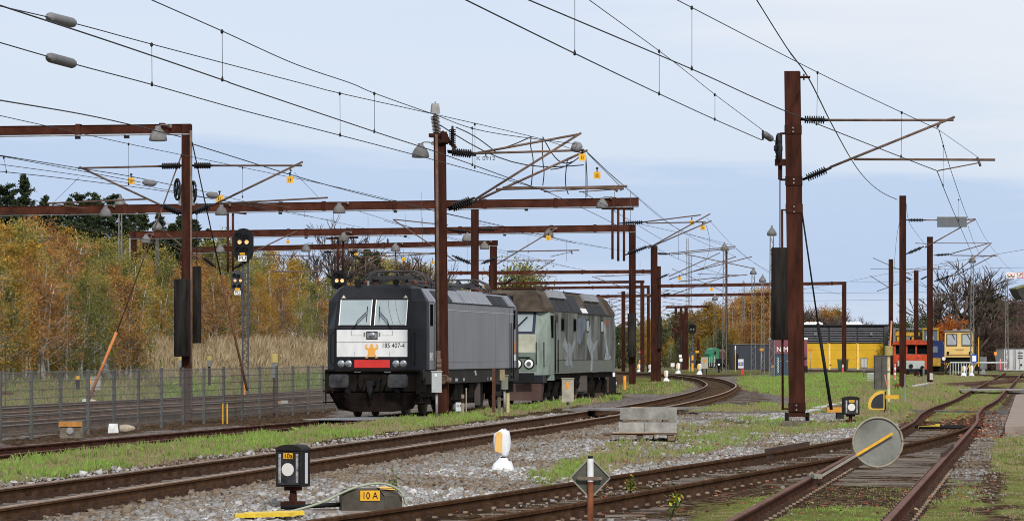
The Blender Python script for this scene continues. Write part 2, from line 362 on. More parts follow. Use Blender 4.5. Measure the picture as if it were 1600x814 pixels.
def mixc(fac, a, c):
    m = nn(t, 'ShaderNodeMix', data_type='RGBA'); t.links.new(fac, m.inputs['Factor']); t.links.new(a, m.inputs['A']); t.links.new(c, m.inputs['B']); return m.outputs['Result']
def thr(att, nz, w=.16):
    s = math_(t, 'ADD', att, math_(t, 'MULTIPLY', math_(t, 'SUBTRACT', nz, .5), 1.2)); r = nn(t, 'ShaderNodeMapRange'); r.inputs['From Min'].default_value = .5 - w; r.inputs['From Max'].default_value = .5 + w
    t.links.new(s, r.inputs['Value']); return r.outputs['Result']
base = mixc(thr(ab.outputs['Fac'], noise(.9, 6)), grav.outputs['Color'], brn.outputs['Color'])
base = mixc(thr(ag.outputs['Fac'], noise(1.7, 7, .7)), base, trf.outputs['Color'])
big = ramp(t, [(.3, (.72, .70, .68)), (.7, (1.12, 1.1, 1.08))]); t.links.new(noise(.22, 4), big.inputs['Fac'])
mu = nn(t, 'ShaderNodeMix', data_type='RGBA', blend_type='MULTIPLY'); mu.inputs['Factor'].default_value = 1; t.links.new(base, mu.inputs['A']); t.links.new(big.outputs['Color'], mu.inputs['B'])
t.links.new(mu.outputs['Result'], b.inputs['Base Color'])
bp = nn(t, 'ShaderNodeBump'); bp.inputs['Strength'].default_value = .9; bp.inputs['Distance'].default_value = .04
t.links.new(math_(t, 'ADD', math_(t, 'MULTIPLY', vo.outputs['Distance'], -1.0), math_(t, 'MULTIPLY', noise(6, 6), 1.5)), bp.inputs['Height']); t.links.new(bp.outputs['Normal'], b.inputs['Normal'])
go = fast_mesh('ground', np.stack([XX, DD, ZZ], -1).reshape(-1, 3), quads, gm, {'grass': gz.ravel(), 'soil': bz.ravel()}); tag(go, kind='structure')
for a in ('grass',): pass
# add brown soiling along every track (set per vertex: it is the colour of the ballast bed itself)
trk = np.full(U.shape, 99.0)
for P in [P1, P0, P2, P3] + PM: trk = np.minimum(trk, np.where((DD > 26) & (DD < P[0][-1]), np.abs(XX - np.interp(DD, P[0], P[1])), 99))
bz2 = np.maximum(bz, np.where(trk < 1.0, .95, np.where(trk < 1.5, .5, 0))); bz2 = np.where((U < -25.5) & (hill_off(XX, DD) < 0) & (DD > 30) & (DD < 400), np.maximum(bz2, 1.5), bz2)
go.data.attributes['soil'].data.foreach_set('value', bz2.ravel().astype(np.float32))
gz2 = np.where((trk < 1.15) & (XX - .14 * DD < -8), 0, gz); gz2 = np.where((trk < 1.1) & (DD > 44) & (DD < 92), np.minimum(gz2, .25), gz2)
go.data.attributes['grass'].data.foreach_set('value', gz2.ravel().astype(np.float32))

# ================================================================ LOOSE STONES
sm = bpy.data.materials.new('ballast_stone'); sm.use_nodes = True; t = sm.node_tree; b = t.nodes['Principled BSDF']; b.inputs['Roughness'].default_value = .95; b.inputs['Specular IOR Level'].default_value = .03
at = nn(t, 'ShaderNodeAttribute'); at.attribute_name = 'tint'
r_ = ramp(t, [(0, (.075, .055, .040)), (.18, (.155, .112, .080)), (.36, (.225, .18, .132)), (.52, (.205, .195, .183)), (.75, (.31, .30, .287)), (.9, (.41, .40, .385)), (1, (.54, .53, .51))]); t.links.new(at.outputs['Fac'], r_.inputs['Fac']); t.links.new(r_.outputs['Color'], b.inputs['Base Color'])
def stones():
    N = 640000; D = 29 + (112 - 29) * rng.random(N) ** 1.6; u = rng.uniform(-14.5, 3.2, N); X = u + .14 * D
    p1 = np.interp(D, *P1); p2 = np.interp(D, *P2); p3 = np.interp(D, *P3); g, bz_ = zones(X, D)
    px = 800 + F * X / D; py = HZ + F * EYE / D
    keep = (np.abs(px - 800) < 860) & (py < 850)
    dens = np.where(g > .3, .10, 1.0) * np.where((D > 40) & (X > p3 - .9) & (D < 47), .25, 1)
    onl = (np.abs(X - p1) < .68) | (np.abs(X - p2) < .68)
    dens = np.where(onl & ((np.abs(X - p2) < .68)), .04, dens); dens = np.where(np.abs(X - p1) < .68, .10, dens)
    for P in (p1, p2, p3):
        for sgn in (-1, 1): dens = np.where(np.abs(X - P - sgn * .76) < .11, 0, dens)
    dens = np.where((X > p2 + .9) & (X < p3 - .85), dens * .12, dens)
    dens = np.where((np.abs(X - p3) < .7), .03, dens)
    dens = np.where(bz_ > .7, dens * .12, dens)
    dens = np.where((X > p2 + .9), dens * .18, dens); dens = np.where((X > p2 - 2.2) & (X < p2 - .7) & (D > 44), dens * .55, dens); dens = np.where((X > p3 - .8) & (X < p3 + .8), dens * .2, dens); right = X > p3 + .8; dens = np.where(right & (D > 47) & (D < 90), dens * 2.2, dens)
    keep &= rng.random(N) < dens
    X, D, u, p1 = X[keep], D[keep], u[keep], p1[keep]; n = len(X)
    p3k = np.interp(D, *P3); s = rng.lognormal(math.log(.0165), .40, n).clip(.008, .042) * np.where(X > np.interp(D, *P2) - .7, .62, 1)
    base = np.array([[-1, -1, -1], [1, -1, -1], [1, 1, -1], [-1, 1, -1], [-.75, -.75, 1], [.75, -.75, 1], [.75, .75, 1], [-.75, .75, 1]], float)
    V = base[None] * (1 + .38 * rng.standard_normal((n, 8, 3))) * s[:, None, None] * np.array([1.15, 1.0, .75]) * rng.uniform(.75, 1.3, (n, 1, 3))
    a = rng.uniform(0, 6.28, n); ca, sa = np.cos(a)[:, None], np.sin(a)[:, None]
    tl = rng.normal(0, .45, n)[:, None]
    y, z = V[:, :, 1] * np.cos(tl) - V[:, :, 2] * np.sin(tl), V[:, :, 1] * np.sin(tl) + V[:, :, 2] * np.cos(tl)
    x = V[:, :, 0]; x, y = x * ca - y * sa, x * sa + y * ca
    zz = zg(X, D) + s * .35 + .008 * rng.random(n)
    V = np.stack([x + X[:, None], y + D[:, None], z + zz[:, None]], -1)
    f = np.array([[3, 2, 1, 0], [4, 5, 6, 7], [0, 1, 5, 4], [1, 2, 6, 5], [2, 3, 7, 6], [3, 0, 4, 7]])
    Fq = (f[None] + 8 * np.arange(n)[:, None, None]).reshape(-1, 4)
    near = np.exp(-((X - p1 - .6) / 1.5) ** 2)                                    # rusty brown next to the running line
    patch = .5 + .5 * np.sin(X * .9 + 1.3 * np.sin(D * .35)) * np.sin(D * .33)
    tint = np.clip(np.where(X > np.interp(D, *P2) - .7, .66, 1) * np.where(D > 58, .86, 1) * rng.beta(2.2, 1.9, n) * (1 - .55 * np.maximum(near, (patch > .72) * .75)) + .13 * (1 - near) - .1 * (patch > .72), 0, 1)
    o = fast_mesh('ballast_stones', V.reshape(-1, 3), Fq, sm, {'tint': np.repeat(tint, 8)}); tag(o, 'pale grey and brown ballast stones lying between the tracks', 'ballast', kind='stuff'); return n
n_st = stones()
# ================================================================ TURF
def leafmat(name, stops, trans=.25, rnd=0.0):
    m = bpy.data.materials.new(name); m.use_nodes = True; t = m.node_tree; b = t.nodes['Principled BSDF']; b.inputs['Roughness'].default_value = .85; b.inputs['Specular IOR Level'].default_value = .06
    at = nn(t, 'ShaderNodeAttribute'); at.attribute_name = 'tint'; r = ramp(t, stops); src = at.outputs['Fac']
    if rnd:
        oi = nn(t, 'ShaderNodeObjectInfo'); src = math_(t, 'ADD', src, math_(t, 'MULTIPLY', math_(t, 'SUBTRACT', oi.outputs['Random'], .5), rnd))
    t.links.new(src, r.inputs['Fac']); t.links.new(r.outputs['Color'], b.inputs['Base Color'])
    tr = nn(t, 'ShaderNodeBsdfTranslucent'); t.links.new(r.outputs['Color'], tr.inputs['Color']); ms = nn(t, 'ShaderNodeMixShader'); ms.inputs[0].default_value = trans
    t.links.new(b.outputs['BSDF'], ms.inputs[1]); t.links.new(tr.outputs['BSDF'], ms.inputs[2]); t.links.new(ms.outputs['Shader'], t.nodes['Material Output'].inputs['Surface']); return m
GR = leafmat('grass_blade', [(0, (.33, .26, .16)), (.25, (.30, .25, .125)), (.45, (.21, .235, .075)), (.7, (.205, .31, .065)), (1, (.27, .40, .09))])
def blades(name, X, D, h, w, tint, m, label, cat, lean=.35, zoff=0.0):
    n = len(X); z = zg(X, D) + zoff; a = rng.uniform(0, 6.28, n); l = h * lean * rng.standard_normal(n)
    b0 = np.stack([X - np.cos(a) * w, D - np.sin(a) * w, z - .02], -1); b1 = np.stack([X + np.cos(a) * w, D + np.sin(a) * w, z - .02], -1)
    m0 = np.stack([X + l * .35 * np.sin(a) + np.cos(a) * w * .7, D + l * .35 * np.cos(a), z + h * .6], -1)
    tp = np.stack([X + l * np.sin(a) * 1.1, D + l * np.cos(a), z + h * np.where(np.abs(l) > h * .5, .75, 1)], -1)
    V = np.stack([b0, b1, m0, tp], 1).reshape(-1, 3); Fq = (np.array([[0, 1, 2], [0, 2, 3]])[None] + 4 * np.arange(n)[:, None, None]).reshape(-1, 3)
    o = fast_mesh(name, V, Fq, m, {'tint': np.repeat(tint, 4)}); tag(o, label, cat, kind='stuff'); return o
def turf():
    N = 1500000; D = 29 + (330 - 29) * rng.random(N) ** 2.3; u = rng.uniform(-19.5, 4, N) + np.where(rng.random(N) < .2, rng.uniform(-6, 14, N), 0); X = u + .14 * D
    px = 800 + F * X / D; k1 = (np.abs(px - 800) < 840); X, D, px = X[k1], D[k1], px[k1]
    g, bz_ = zones(X, D); cl = (np.sin(X * 3.1 + 2 * np.sin(D * .8)) * np.sin(D * 1.15 + 1.7 * np.sin(X * 1.1)) + .55 * np.sin(X * 8 + D * 2.3) * np.sin(D * 5.1 - X * 2)) * .32 + .5
    pr = np.clip(g * 1.25 - .1 - .75 * (cl < .30), 0, 1) * np.where(g > 0, 1, 0); hole = np.sin(X * 1.15 + 1.9 * np.sin(D * .21)) + .8 * np.sin(D * .47 + 2.1 * np.sin(X * .7)) + .5 * np.sin(X * 3.3 + D * .9); pr = np.where((X - .14 * D > -9) & (hole < -.45), pr * .22, pr); py = HZ + F * EYE / D
    for P in (P1, P0, P3, P2):
        c = np.interp(D, *P); off = np.abs(X - c); lim = .9 if P is not P3 else 0
        pr = np.where((off < lim) & (D < P[0][-1]), 0, pr); pr = np.where(np.abs(off - .76) < .12, 0, pr)
    k1 = rng.random(len(X)) < pr; X, D, g, cl, py, px = X[k1], D[k1], g[k1], cl[k1], py[k1], px[k1]; n = len(X)
    strip = (X - .14 * D < -13); lush = sst(.42, .75, cl)
    h = (.045 + .15 * lush * rng.random(n)) * np.where(g > .9, 1, .6) * np.where(strip, 1.05, .9) * np.clip(D / 100, 1, 1.5); h = np.where(g < .7, h * .45, h)
    p3g = np.interp(D, *P3); h = np.where((np.abs(X - p3g) < 1.25) & (D > 92), h * .42, h); moss = (X > p3g - 2.2) & (D < 58); h = np.where(moss, h * .38, h)
    weeds = (np.abs(X - p3g) > 1.3) & (px > 1330) & (py > 605) & (py < 660); h = np.where(weeds, h * 1.9 + .04, h)
    w = .006 * np.clip(D / 45, 1, 5)
    tint = np.clip(.33 - .05 * (~strip) + .42 * lush + .25 * rng.standard_normal(n) - .05 + np.where(strip & (D < 75), .08, 0) - np.where(g < .8, .2, 0) - np.where(weeds, .18, 0) - .26 * sst(.1, .6, np.sin(X * .75 + D * .16 + 2) + .5 * np.sin(X * 2.2 - D * .23)) + .16 * ((px > 1180) & (px < 1420) & (py > 584) & (py < 624)) + np.where(moss, -.06 + .3 * (np.sin(X * 2.4 + 1.7 * np.sin(D * 1.3)) > .3), 0), 0, 1)
    blades('grass', X, D, h, w, tint, GR, 'green grass growing in patches between the tracks', 'grass'); return n
n_gr = turf()
DRY = leafmat('dry_reed', [(0, (.16, .11, .06)), (.45, (.34, .26, .155)), (1, (.52, .42, .28))])
def reeds():
    N = 90000; px = rng.uniform(180, 640, N); D = rng.uniform(165, 300, N); X = (px - 800) / F * D; h = hill_off(X, D)
    k1 = (h > 2.8) & (h < 10.5) & (rng.random(N) < np.clip((px - 190) / 80, .1, 1)); X, D, px, h = X[k1], D[k1], px[k1], h[k1]; n = len(X)
    cl = np.sin(X * 1.3 + 3 * np.sin(D * .31)) * .5 + .5
    blades('dry_reeds', X, D, rng.uniform(.4, 1.0, n) * (.5 + .6 * cl) * np.clip(h / 5, .4, 1), np.full(n, .02), np.clip(.5 + .22 * rng.standard_normal(n) + .25 * (cl - .5), 0, 1), DRY, 'tall straw coloured dry reeds on the embankment', 'reeds', .25)
    N = 60000; px = rng.uniform(-40, 640, N); D = rng.uniform(130, 300, N); X = (px - 800) / F * D; h = hill_off(X, D); k1 = (h > .2) & (h < 3.6); X, D, px = X[k1], D[k1], px[k1]; n = len(X)
    sel = ((px > 255) & (px < 340)) | (px > 455)
    blades('bank_grass', X, D, rng.uniform(.12, .4, n), np.full(n, .02), np.clip(np.where(sel, .72, .33) + .16 * rng.standard_normal(n), 0, 1), GR, 'green and brown grass on the foot of the bank', 'grass', .4)
reeds()
LEAFL = leafmat('fallen_leaf', [(0, (.16, .04, .022)), (.45, (.30, .065, .035)), (.75, (.28, .14, .07)), (1, (.45, .34, .21))], .1)
def litter():
    pts = []
    for (a, b_, n, s) in [((1478, 640), (1580, 690), 700, 1.35), ((1385, 650), (1540, 672), 330, 1.2), ((1090, 700), (1150, 720), 40, 1), ((900, 720), (1010, 800), 45, .8), ((1000, 760), (1600, 814), 200, .8), ((560, 800), (900, 814), 15, .8), ((660, 690), (1000, 790), 22, .7)]:
        px = rng.normal((a[0] + b_[0]) / 2, (b_[0] - a[0]) / 3.2, n); py = rng.uniform(a[1], b_[1], n); D = F * EYE / (py - HZ); pts.append(np.stack([(px - 800) / F * D, D], -1))
    P = np.concatenate(pts); n = len(P); s = rng.uniform(.02, .05, n) * np.where(P[:, 1] > 60, 1.35, 1); a = rng.uniform(0, 6.28, n); z = zg(P[:, 0], P[:, 1]) + .035 + .05 * rng.random(n)
    V = []
    for dx, dy, dz in ((-1, 0, .5), (0, -.6, 0), (1, 0, .4), (0, .6, .1)):
        V.append(np.stack([P[:, 0] + s * (dx * np.cos(a) - dy * np.sin(a)), P[:, 1] + s * (dx * np.sin(a) + dy * np.cos(a)), z + dz * s * rng.uniform(-.6, 1.4, n)], -1))
    V = np.stack(V, 1).reshape(-1, 3); Fq = np.arange(4 * n).reshape(-1, 4)
    o = fast_mesh('fallen_leaves', V, Fq, LEAFL, {'tint': np.repeat(rng.random(n), 4)}); tag(o, 'red and brown fallen leaves scattered beside the rails', 'leaves', kind='stuff')
litter()

# ================================================================ RAILWAY TRACKS
def railway(name, label, P, d0, d1, ztop, head, gauge=.7535, chairs=True, step=.65, sleepers=None, nmax=100, chairmat=CHAIR, group=None, warp=None):
    D, X = P; s = (D >= d0) & (D <= d1); D, X = D[s], X[s]
    tx = np.gradient(X); ty = np.gradient(D); L = np.hypot(tx, ty); tx, ty = tx / L, ty / L
    root = thing(name, label, 'railway track', (float(X[0]), float(D[0]), ztop - .17), 0, group)
    wz = np.zeros(len(D)) if warp is None else warp(D)
    body = [(-.07, -.03), (.07, -.03), (.07, .008), (.016, .034), (.012, .118), (.034, .134), (.034, .156), (-.034, .156), (-.034, .134), (-.012, .118), (-.016, .034), (-.07, .008)]
    top = [(-.036, .1565), (.036, .1565), (.034, .168), (.026, .172), (-.026, .172), (-.034, .168)]
    for sg in (-1, 1):
        mb = MB()
        for prof, mi in ((body, 0), (top, 1)):
            mb.loft([[(x + ty_ * (sg * gauge + a), d - tx_ * (sg * gauge + a), ztop - .17 + z_ + b_) for a, b_ in prof] for x, d, tx_, ty_, z_ in zip(X, D, tx, ty, wz)], mi, smooth=False)
        mb.build('rail', [RAIL if head is not RAILRED else mat('rail_side_rusty', (.055, .022, .014), .9, .3, 3, col2=(.095, .042, .028), bump=.15, spec=.02), head], root, world=True)
    if chairs:
        ln = np.concatenate([[0], np.cumsum(np.hypot(np.diff(X), np.diff(D)))]); ss = np.arange(.3, min(ln[-1], 75), step)
        cx, cy, ctx, cty = (np.interp(ss, ln, v) for v in (X, D, tx, ty))
        proto = MB()
        proto.box((0, 0, .0), (.40, .19, .06), 0).box((-.11, 0, .05), (.07, .15, .075), 0, 0, .7).box((.11, 0, .05), (.07, .15, .075), 0, 0, .7).box((-.155, 0, .035), (.05, .07, .03), 1).box((.155, 0, .035), (.05, .07, .03), 1)
        me = proto.build('rail_chair', [CHAIR, chairmat], root).data; first = C.objects['rail_chair'] if False else None
        o0 = [o for o in root.children if o.name.startswith('rail_chair')][-1]; k_ = 0; stuff = MB()
        for i in range(len(ss)):
            for sg in (-1, 1):
                pos_ = (cx[i] + cty[i] * sg * gauge - LOC[root.name].x, cy[i] - ctx[i] * sg * gauge - LOC[root.name].y, .001); rz = -math.atan2(ctx[i], cty[i])
                if k_ == 0: o0.location = pos_; o0.rotation_euler = (0, 0, rz)
                elif k_ < nmax:
                    o = o0.copy(); C.objects.link(o); o.location = pos_; o.rotation_euler = (0, 0, rz)
                else: stuff.box((pos_[0], pos_[1], .014), (.36, .17, .028), 0, rz).box((pos_[0] + .11, pos_[1], .05), (.06, .12, .06), 0, rz)
                k_ += 1
        if stuff.V: tag(stuff.build('rail_chairs', [CHAIR], root), kind='stuff')
    if sleepers:
        a, e, stp, half, zt, offx = sleepers; ln = np.concatenate([[0], np.cumsum(np.hypot(np.diff(X), np.diff(D)))]); k_ = 0
        for d in np.arange(a, e, stp):
            x = np.interp(d, D, X); hx0, hx1 = half(d) if callable(half) else (-half, half)
            mb = MB(); al = .14; j = random.uniform(-.06, .06)
            p = Vector((x + hx0 + j, d - al * (hx0), zt - .08 + random.uniform(-.008, .006))); q = Vector((x + hx1 + j, d - al * hx1, zt - .08 + random.uniform(-.008, .006)))
            mb.bar(p, q, .24, .16); mb.build('sleeper', [TIMBER], root, world=True); k_ += 1
    return root
WORN = RAILTOP
railway('railway_track', 'brown running line with worn rail heads curving away past the pallet', P1, 28, 400, .17, RAILTOP, sleepers=(34, 90, .65, 1.25, .006, 0))
railway('railway_track', 'rusty siding track on which the two locomotives stand', P0, 55, 364, -.10, RAILRED, chairs=False)
for i, lab in enumerate(('first track behind the wire mesh fence', 'middle one of the three tracks behind the mesh fence', 'track at the foot of the wooded bank, farthest behind the fence')):
    railway('railway_track', lab, PM[i], 64, 214, -.10, RAILTOP, chairs=(i < 2), nmax=70, step=1.3)
railway('turnout_track', 'rusty diverging turnout track crossing the foreground towards the left', P2, 26, 90, .166, RAIL, chairmat=CHAIRL, sleepers=(34, 47, .7, 1.3, .0, 0))
def tw(d0):
    def half(d):
        return (float(np.interp(d, *P2)) - float(np.interp(d, *P3)) - 1.15, 1.35)
    return half
railway('railway_track', 'rusty straight track running from the foreground to the yellow track machine', P3, 26, 338, .17, RAILRED, chairmat=CHAIRL, sleepers=(52.0, 88, .62, tw(0), .012, 0),
        warp=lambda D: np.where(D > 92, .05 * np.sin((D - 92) * .11) * np.exp(-(D - 92) / 60), 0))
# far crossing siding in front of the machine shed
PX = path([(250, 18), (285, 33), (330, 43)], 5)
def cross_track(pts, label, z=.17):
    pts = [W(px, py, z) for px, py in pts]; root = thing('railway_track', label, 'railway track', pts[0]); 
    for sg in (-1, 1):
        mb = MB()
        off = []
        for i, p in enumerate(pts):
            d = (pts[min(i + 1, len(pts) - 1)] - pts[max(0, i - 1)]); d.normalize(); off.append(p + Vector((d.y, -d.x, 0)) * sg * .75 - Vector((0, 0, .088)))
        for a, b_ in zip(off[:-1], off[1:]): mb.bar(a, b_, .07, .165)
        mb.build('rail', [RAILRED], root, world=True)
cross_track([(1200, 577), (1300, 578), (1420, 581), (1500, 583.5), (1560, 586), (1600, 588)], 'rusty siding running across in front of the yellow shed')
cross_track([(1485, 599), (1530, 596.5), (1570, 593.5), (1610, 589)], 'short rusty crossover rails by the slab crossing', .165)
# ================================================================ TREES
BARKW = mat('birch_bark', (.33, .31, .27), .9, .5, 6, stretch=(3, 3, .8), col2=(.62, .60, .55)); BARKD = mat('dark_bark', (.05, .038, .03), .95, .4, 4, bump=.3)
BARKT = mat('twig_bark', (.085, .06, .05), .95, .3, 4, col2=(.13, .095, .08))
L_GOLD = leafmat('leaf_gold', [(0, (.15, .12, .035)), (.3, (.30, .185, .04)), (.65, (.47, .27, .05)), (1, (.52, .38, .10))], .3, .4)
L_GREEN = leafmat('leaf_green', [(0, (.085, .085, .03)), (.45, (.185, .195, .055)), (.75, (.29, .265, .075)), (1, (.44, .31, .08))], .3, .45)
L_BROWN = leafmat('leaf_brown', [(0, (.13, .085, .045)), (.4, (.30, .155, .06)), (.75, (.46, .22, .06)), (1, (.42, .33, .11))], .3, .4)
L_RED = leafmat('leaf_red', [(0, (.20, .05, .015)), (.6, (.40, .12, .03)), (1, (.42, .19, .05))], .3, .2)
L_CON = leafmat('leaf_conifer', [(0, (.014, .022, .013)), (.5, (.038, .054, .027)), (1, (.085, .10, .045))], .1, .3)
L_DARK = leafmat('leaf_dark', [(0, (0.033, 0.044, 0.021)), (.5, (0.066, 0.085, 0.036)), (1, (0.125, 0.124, 0.053))], .2, .4)
L_SCRUB = leafmat('leaf_scrub', [(0, (0.066, 0.044, 0.039)), (.5, (0.125, 0.082, 0.071)), (1, (0.198, 0.130, 0.091))], .2, .3)
def leaf_quads(cen, size, tint, droop=0.0):
    n = len(cen); a = rng.standard_normal((n, 3)); a[:, 2] -= droop; a /= np.linalg.norm(a, axis=1)[:, None]
    b = np.cross(a, rng.standard_normal((n, 3))); b /= np.linalg.norm(b, axis=1)[:, None]
    s = size[:, None]; V = np.stack([cen - a * s, cen + b * s * .55, cen + a * s, cen - b * s * .55], 1)
    return V.reshape(-1, 3), np.arange(4 * n).reshape(-1, 4), np.repeat(tint, 4)
def tree_proto(name, kind, lm, bark, H=6.0, Rr=1.7, stems=3, ncl=75, per=46, ls=.085, low=.06, seed=0, round_=1.0, twigs=0):
    global rng
    rng = np.random.default_rng(100 + seed); rd = random.Random(seed)
    root = thing(name, kind, 'tree', (0, -500 - seed * 10, 0)); LOC[root.name] = Vector((0, 0, 0))
    mb = MB(); tips = []
    for s in range(stems):
        a = rd.uniform(0, 6.28); lean = rd.uniform(.05, .30) * Rr * 1.6; h = H * rd.uniform(.78, 1.0); pts = []
        x0, y0 = rd.uniform(-.25, .25) * Rr * .5, rd.uniform(-.25, .25) * Rr * .5
        for i in range(7):
            f = i / 6; pts.append((x0 + math.cos(a) * lean * f ** 1.3 + rd.uniform(-.07, .07), y0 + math.sin(a) * lean * f ** 1.3 + rd.uniform(-.07, .07), h * f - .25))
        r0 = .011 * H + .02; mb.tube(pts, [r0 * .9 * (1 - .8 * i / 6) for i in range(7)], 5)
        for k_ in range(9 + twigs):
            f = rd.uniform(max(.18, low), .97); i = int(f * 6); p = Vector(pts[min(i, 5)]).lerp(Vector(pts[min(i, 5) + 1]), f * 6 - i)
            a2 = rd.uniform(0, 6.28); ln = Rr * rd.uniform(.45, 1.0) * (1.15 - .75 * f); q = p + Vector((math.cos(a2) * ln, math.sin(a2) * ln, ln * rd.uniform(.35, 1.1)))
            mb.tube([p, p.lerp(q, .5) + Vector((0, 0, -.06 * ln)), q], [r0 * .35 * (1.1 - f), r0 * .22 * (1.1 - f), .006], 4); tips.append(q)
            if twigs:
                for _ in range(3):
                    q2 = p.lerp(q, rd.uniform(.4, 1)); mb.tube([q2, q2 + Vector((rd.uniform(-1, 1), rd.uniform(-1, 1), rd.uniform(.1, 1))) * ln * .35], [.012, .004], 3)
    mb.build('trunk', [bark], root)
    cl = []; tries = 0
    while len(cl) < ncl:
        f = rd.uniform(low, 1.0) ** .9; prof = (math.sin(math.pi * min(1, (f * .86 + .14)) ** .8) ** .6) if round_ == 1 else 1.3 * (f + .10) ** .35 * (1.03 - f) ** .62
        rr = Rr * prof * math.sqrt(rd.random()) ; a = rd.uniform(0, 6.28); rr *= .78 + .34 * math.sin(a * 3 + seed) * math.sin(f * 9 + seed)
        cl.append((rr * math.cos(a), rr * math.sin(a), f * H * (1 - .10 * rr / Rr)))
    cl = np.array(cl + [tuple(t_) for t_ in tips]); nc = len(cl); sz = rng.uniform(.13, .34, nc) * Rr / 1.5
    cen = np.repeat(cl, per, 0) + rng.standard_normal((nc * per, 3)) * np.repeat(sz, per)[:, None] * np.array([1, 1, .8])
    ct = np.repeat(rng.uniform(-.30, .30, nc), per); cen = cen[cen[:, 2] > .05]; n = len(cen); ct = ct[:n]
    V, Fq, T = leaf_quads(cen, ls * rng.uniform(.6, 1.35, n), np.clip(.5 + ct + .17 * rng.standard_normal(n), 0, 1), .3)
    fast_mesh('crown', V, Fq, lm, {'tint': T}, root); return root
def conifer_proto(seed, H=10.0, Rr=2.1, name='conifer_tree', pine=False):
    global rng
    rng = np.random.default_rng(300 + seed); rd = random.Random(900 + seed)
    root = thing(name, 'x', 'tree', (0, -900 - seed * 10, 0)); LOC[root.name] = Vector((0, 0, 0)); mb = MB()
    mb.tube([(0, 0, -.3), (rd.uniform(-.1, .1), 0, H * .5), (0, 0, H)], [.16, .10, .015], 6); cen = []; ct = []
    z = H * (.22 if pine else .10)
    while z < H * .985:
        f = z / H; nb = rd.randint(3, 4); L0 = Rr * ((1 - f) ** (.55 if pine else .85)) + .12
        for b_ in range(nb):
            if rd.random() < .1: continue
            a = rd.uniform(0, 6.28); ln = L0 * rd.uniform(.35, 1.15); p = Vector((0, 0, z)); q = Vector((math.cos(a) * ln, math.sin(a) * ln, z + ln * rd.uniform(-.05, .6)))
            mb.tube([p, p.lerp(q, .55) - Vector((0, 0, .06 * ln)), q], [.04 * (1.1 - f), .022 * (1.1 - f), .006], 3)
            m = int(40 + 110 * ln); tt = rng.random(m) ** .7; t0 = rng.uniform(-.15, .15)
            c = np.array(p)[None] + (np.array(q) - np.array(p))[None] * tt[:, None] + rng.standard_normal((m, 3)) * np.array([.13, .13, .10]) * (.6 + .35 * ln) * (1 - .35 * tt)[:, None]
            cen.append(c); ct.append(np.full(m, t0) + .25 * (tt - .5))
        z += rd.uniform(.12, .25) * (1 if not pine else 1.5) * (1.15 - .5 * f)
    mb.build('trunk', [BARKD], root); cen = np.concatenate(cen); ct = np.concatenate(ct); n = len(cen)
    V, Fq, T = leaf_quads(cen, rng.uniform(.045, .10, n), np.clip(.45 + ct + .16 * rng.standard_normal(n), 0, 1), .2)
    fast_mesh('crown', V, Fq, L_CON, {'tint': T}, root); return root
def bare_proto(seed, H=9.0, spread=.5, lev=5, bark=BARKT, name='bare_tree'):
    rd = random.Random(seed); root = thing(name, 'x', 'tree', (0, -1200 - seed, 0)); LOC[root.name] = Vector((0, 0, 0)); mt = MB(); mc = MB()
    def grow(p, d, ln, r, l):
        q = p + d * ln; mid = p.lerp(q, .5) + Vector((rd.uniform(-1, 1), rd.uniform(-1, 1), rd.uniform(-.5, 1))) * ln * .06
        (mt if l >= lev - 1 else mc).tube([p, mid, q], [r, r * .8, r * .6], 5 if l > 2 else 3)
        if l == 0: return
        for k_ in range(rd.randint(2, 3) + (2 if l == lev else 0) + (1 if l <= 2 else 0)):
            v = (d + Vector((rd.uniform(-1, 1), rd.uniform(-1, 1), rd.uniform(-.25, .5))) * spread * 1.35); v.z += .12; v.normalize(); grow(p.lerp(q, rd.uniform(.55, 1)), v, ln * rd.uniform(.62, .88), max(.019, r * .6), l - 1)
    grow(Vector((0, 0, -.2)), Vector((0, 0, 1)), H * .24, .02 * H, lev); mt.build('trunk', [bark], root); mc.build('crown', [bark], root); return root
PROTO = {}
def protos():
    for i in range(3):
        PROTO['gold', i] = tree_proto('birch_tree', 'x', L_GOLD, BARKW, 5.6, 1.3, 3, 68, 60, .050, .05, 1 + i, 2, 4)
        PROTO['green', i] = tree_proto('alder_tree', 'x', L_GREEN, BARKW, 5.6, 1.4, 3, 72, 60, .050, .04, 11 + i, 2, 4)
        PROTO['brown', i] = tree_proto('birch_tree', 'x', L_BROWN, BARKW, 5.2, 1.3, 4, 60, 50, .048, .03, 21 + i, 2, 6)
        PROTO['con', i] = conifer_proto(i, 10, 2.2)
        PROTO['pine', i] = conifer_proto(10 + i, 10, 2.7, 'pine_tree', True)
        PROTO['scrub', i] = tree_proto('thicket_tree', 'x', L_SCRUB, BARKT, 4.6, 1.9, 5, 60, 40, .075, .02, 31 + i, twigs=6)
        PROTO['dark', i] = tree_proto('evergreen_tree', 'x', L_DARK, BARKD, 6, 2.2, 2, 80, 46, .10, .03, 41 + i)
        PROTO['bare', i] = bare_proto(i)
    PROTO['red', 0] = tree_proto('maple_tree', 'x', L_RED, BARKD, 4, 1.7, 3, 60, 40, .085, .15, 51)
    PROTO['broad', 0] = tree_proto('broadleaf_tree', 'x', L_BROWN, BARKD, 10, 3.4, 3, 200, 70, .105, .12, 61)
    PROTO['broad', 1] = tree_proto('broadleaf_tree', 'x', L_GOLD, BARKD, 10, 3.2, 3, 200, 70, .105, .12, 62)
    PROTO['willow', 0] = tree_proto('broadleaf_tree', 'x', L_GREEN, BARKD, 10, 4.6, 4, 190, 60, .13, .2, 63)
protos(); rng = np.random.default_rng(77)
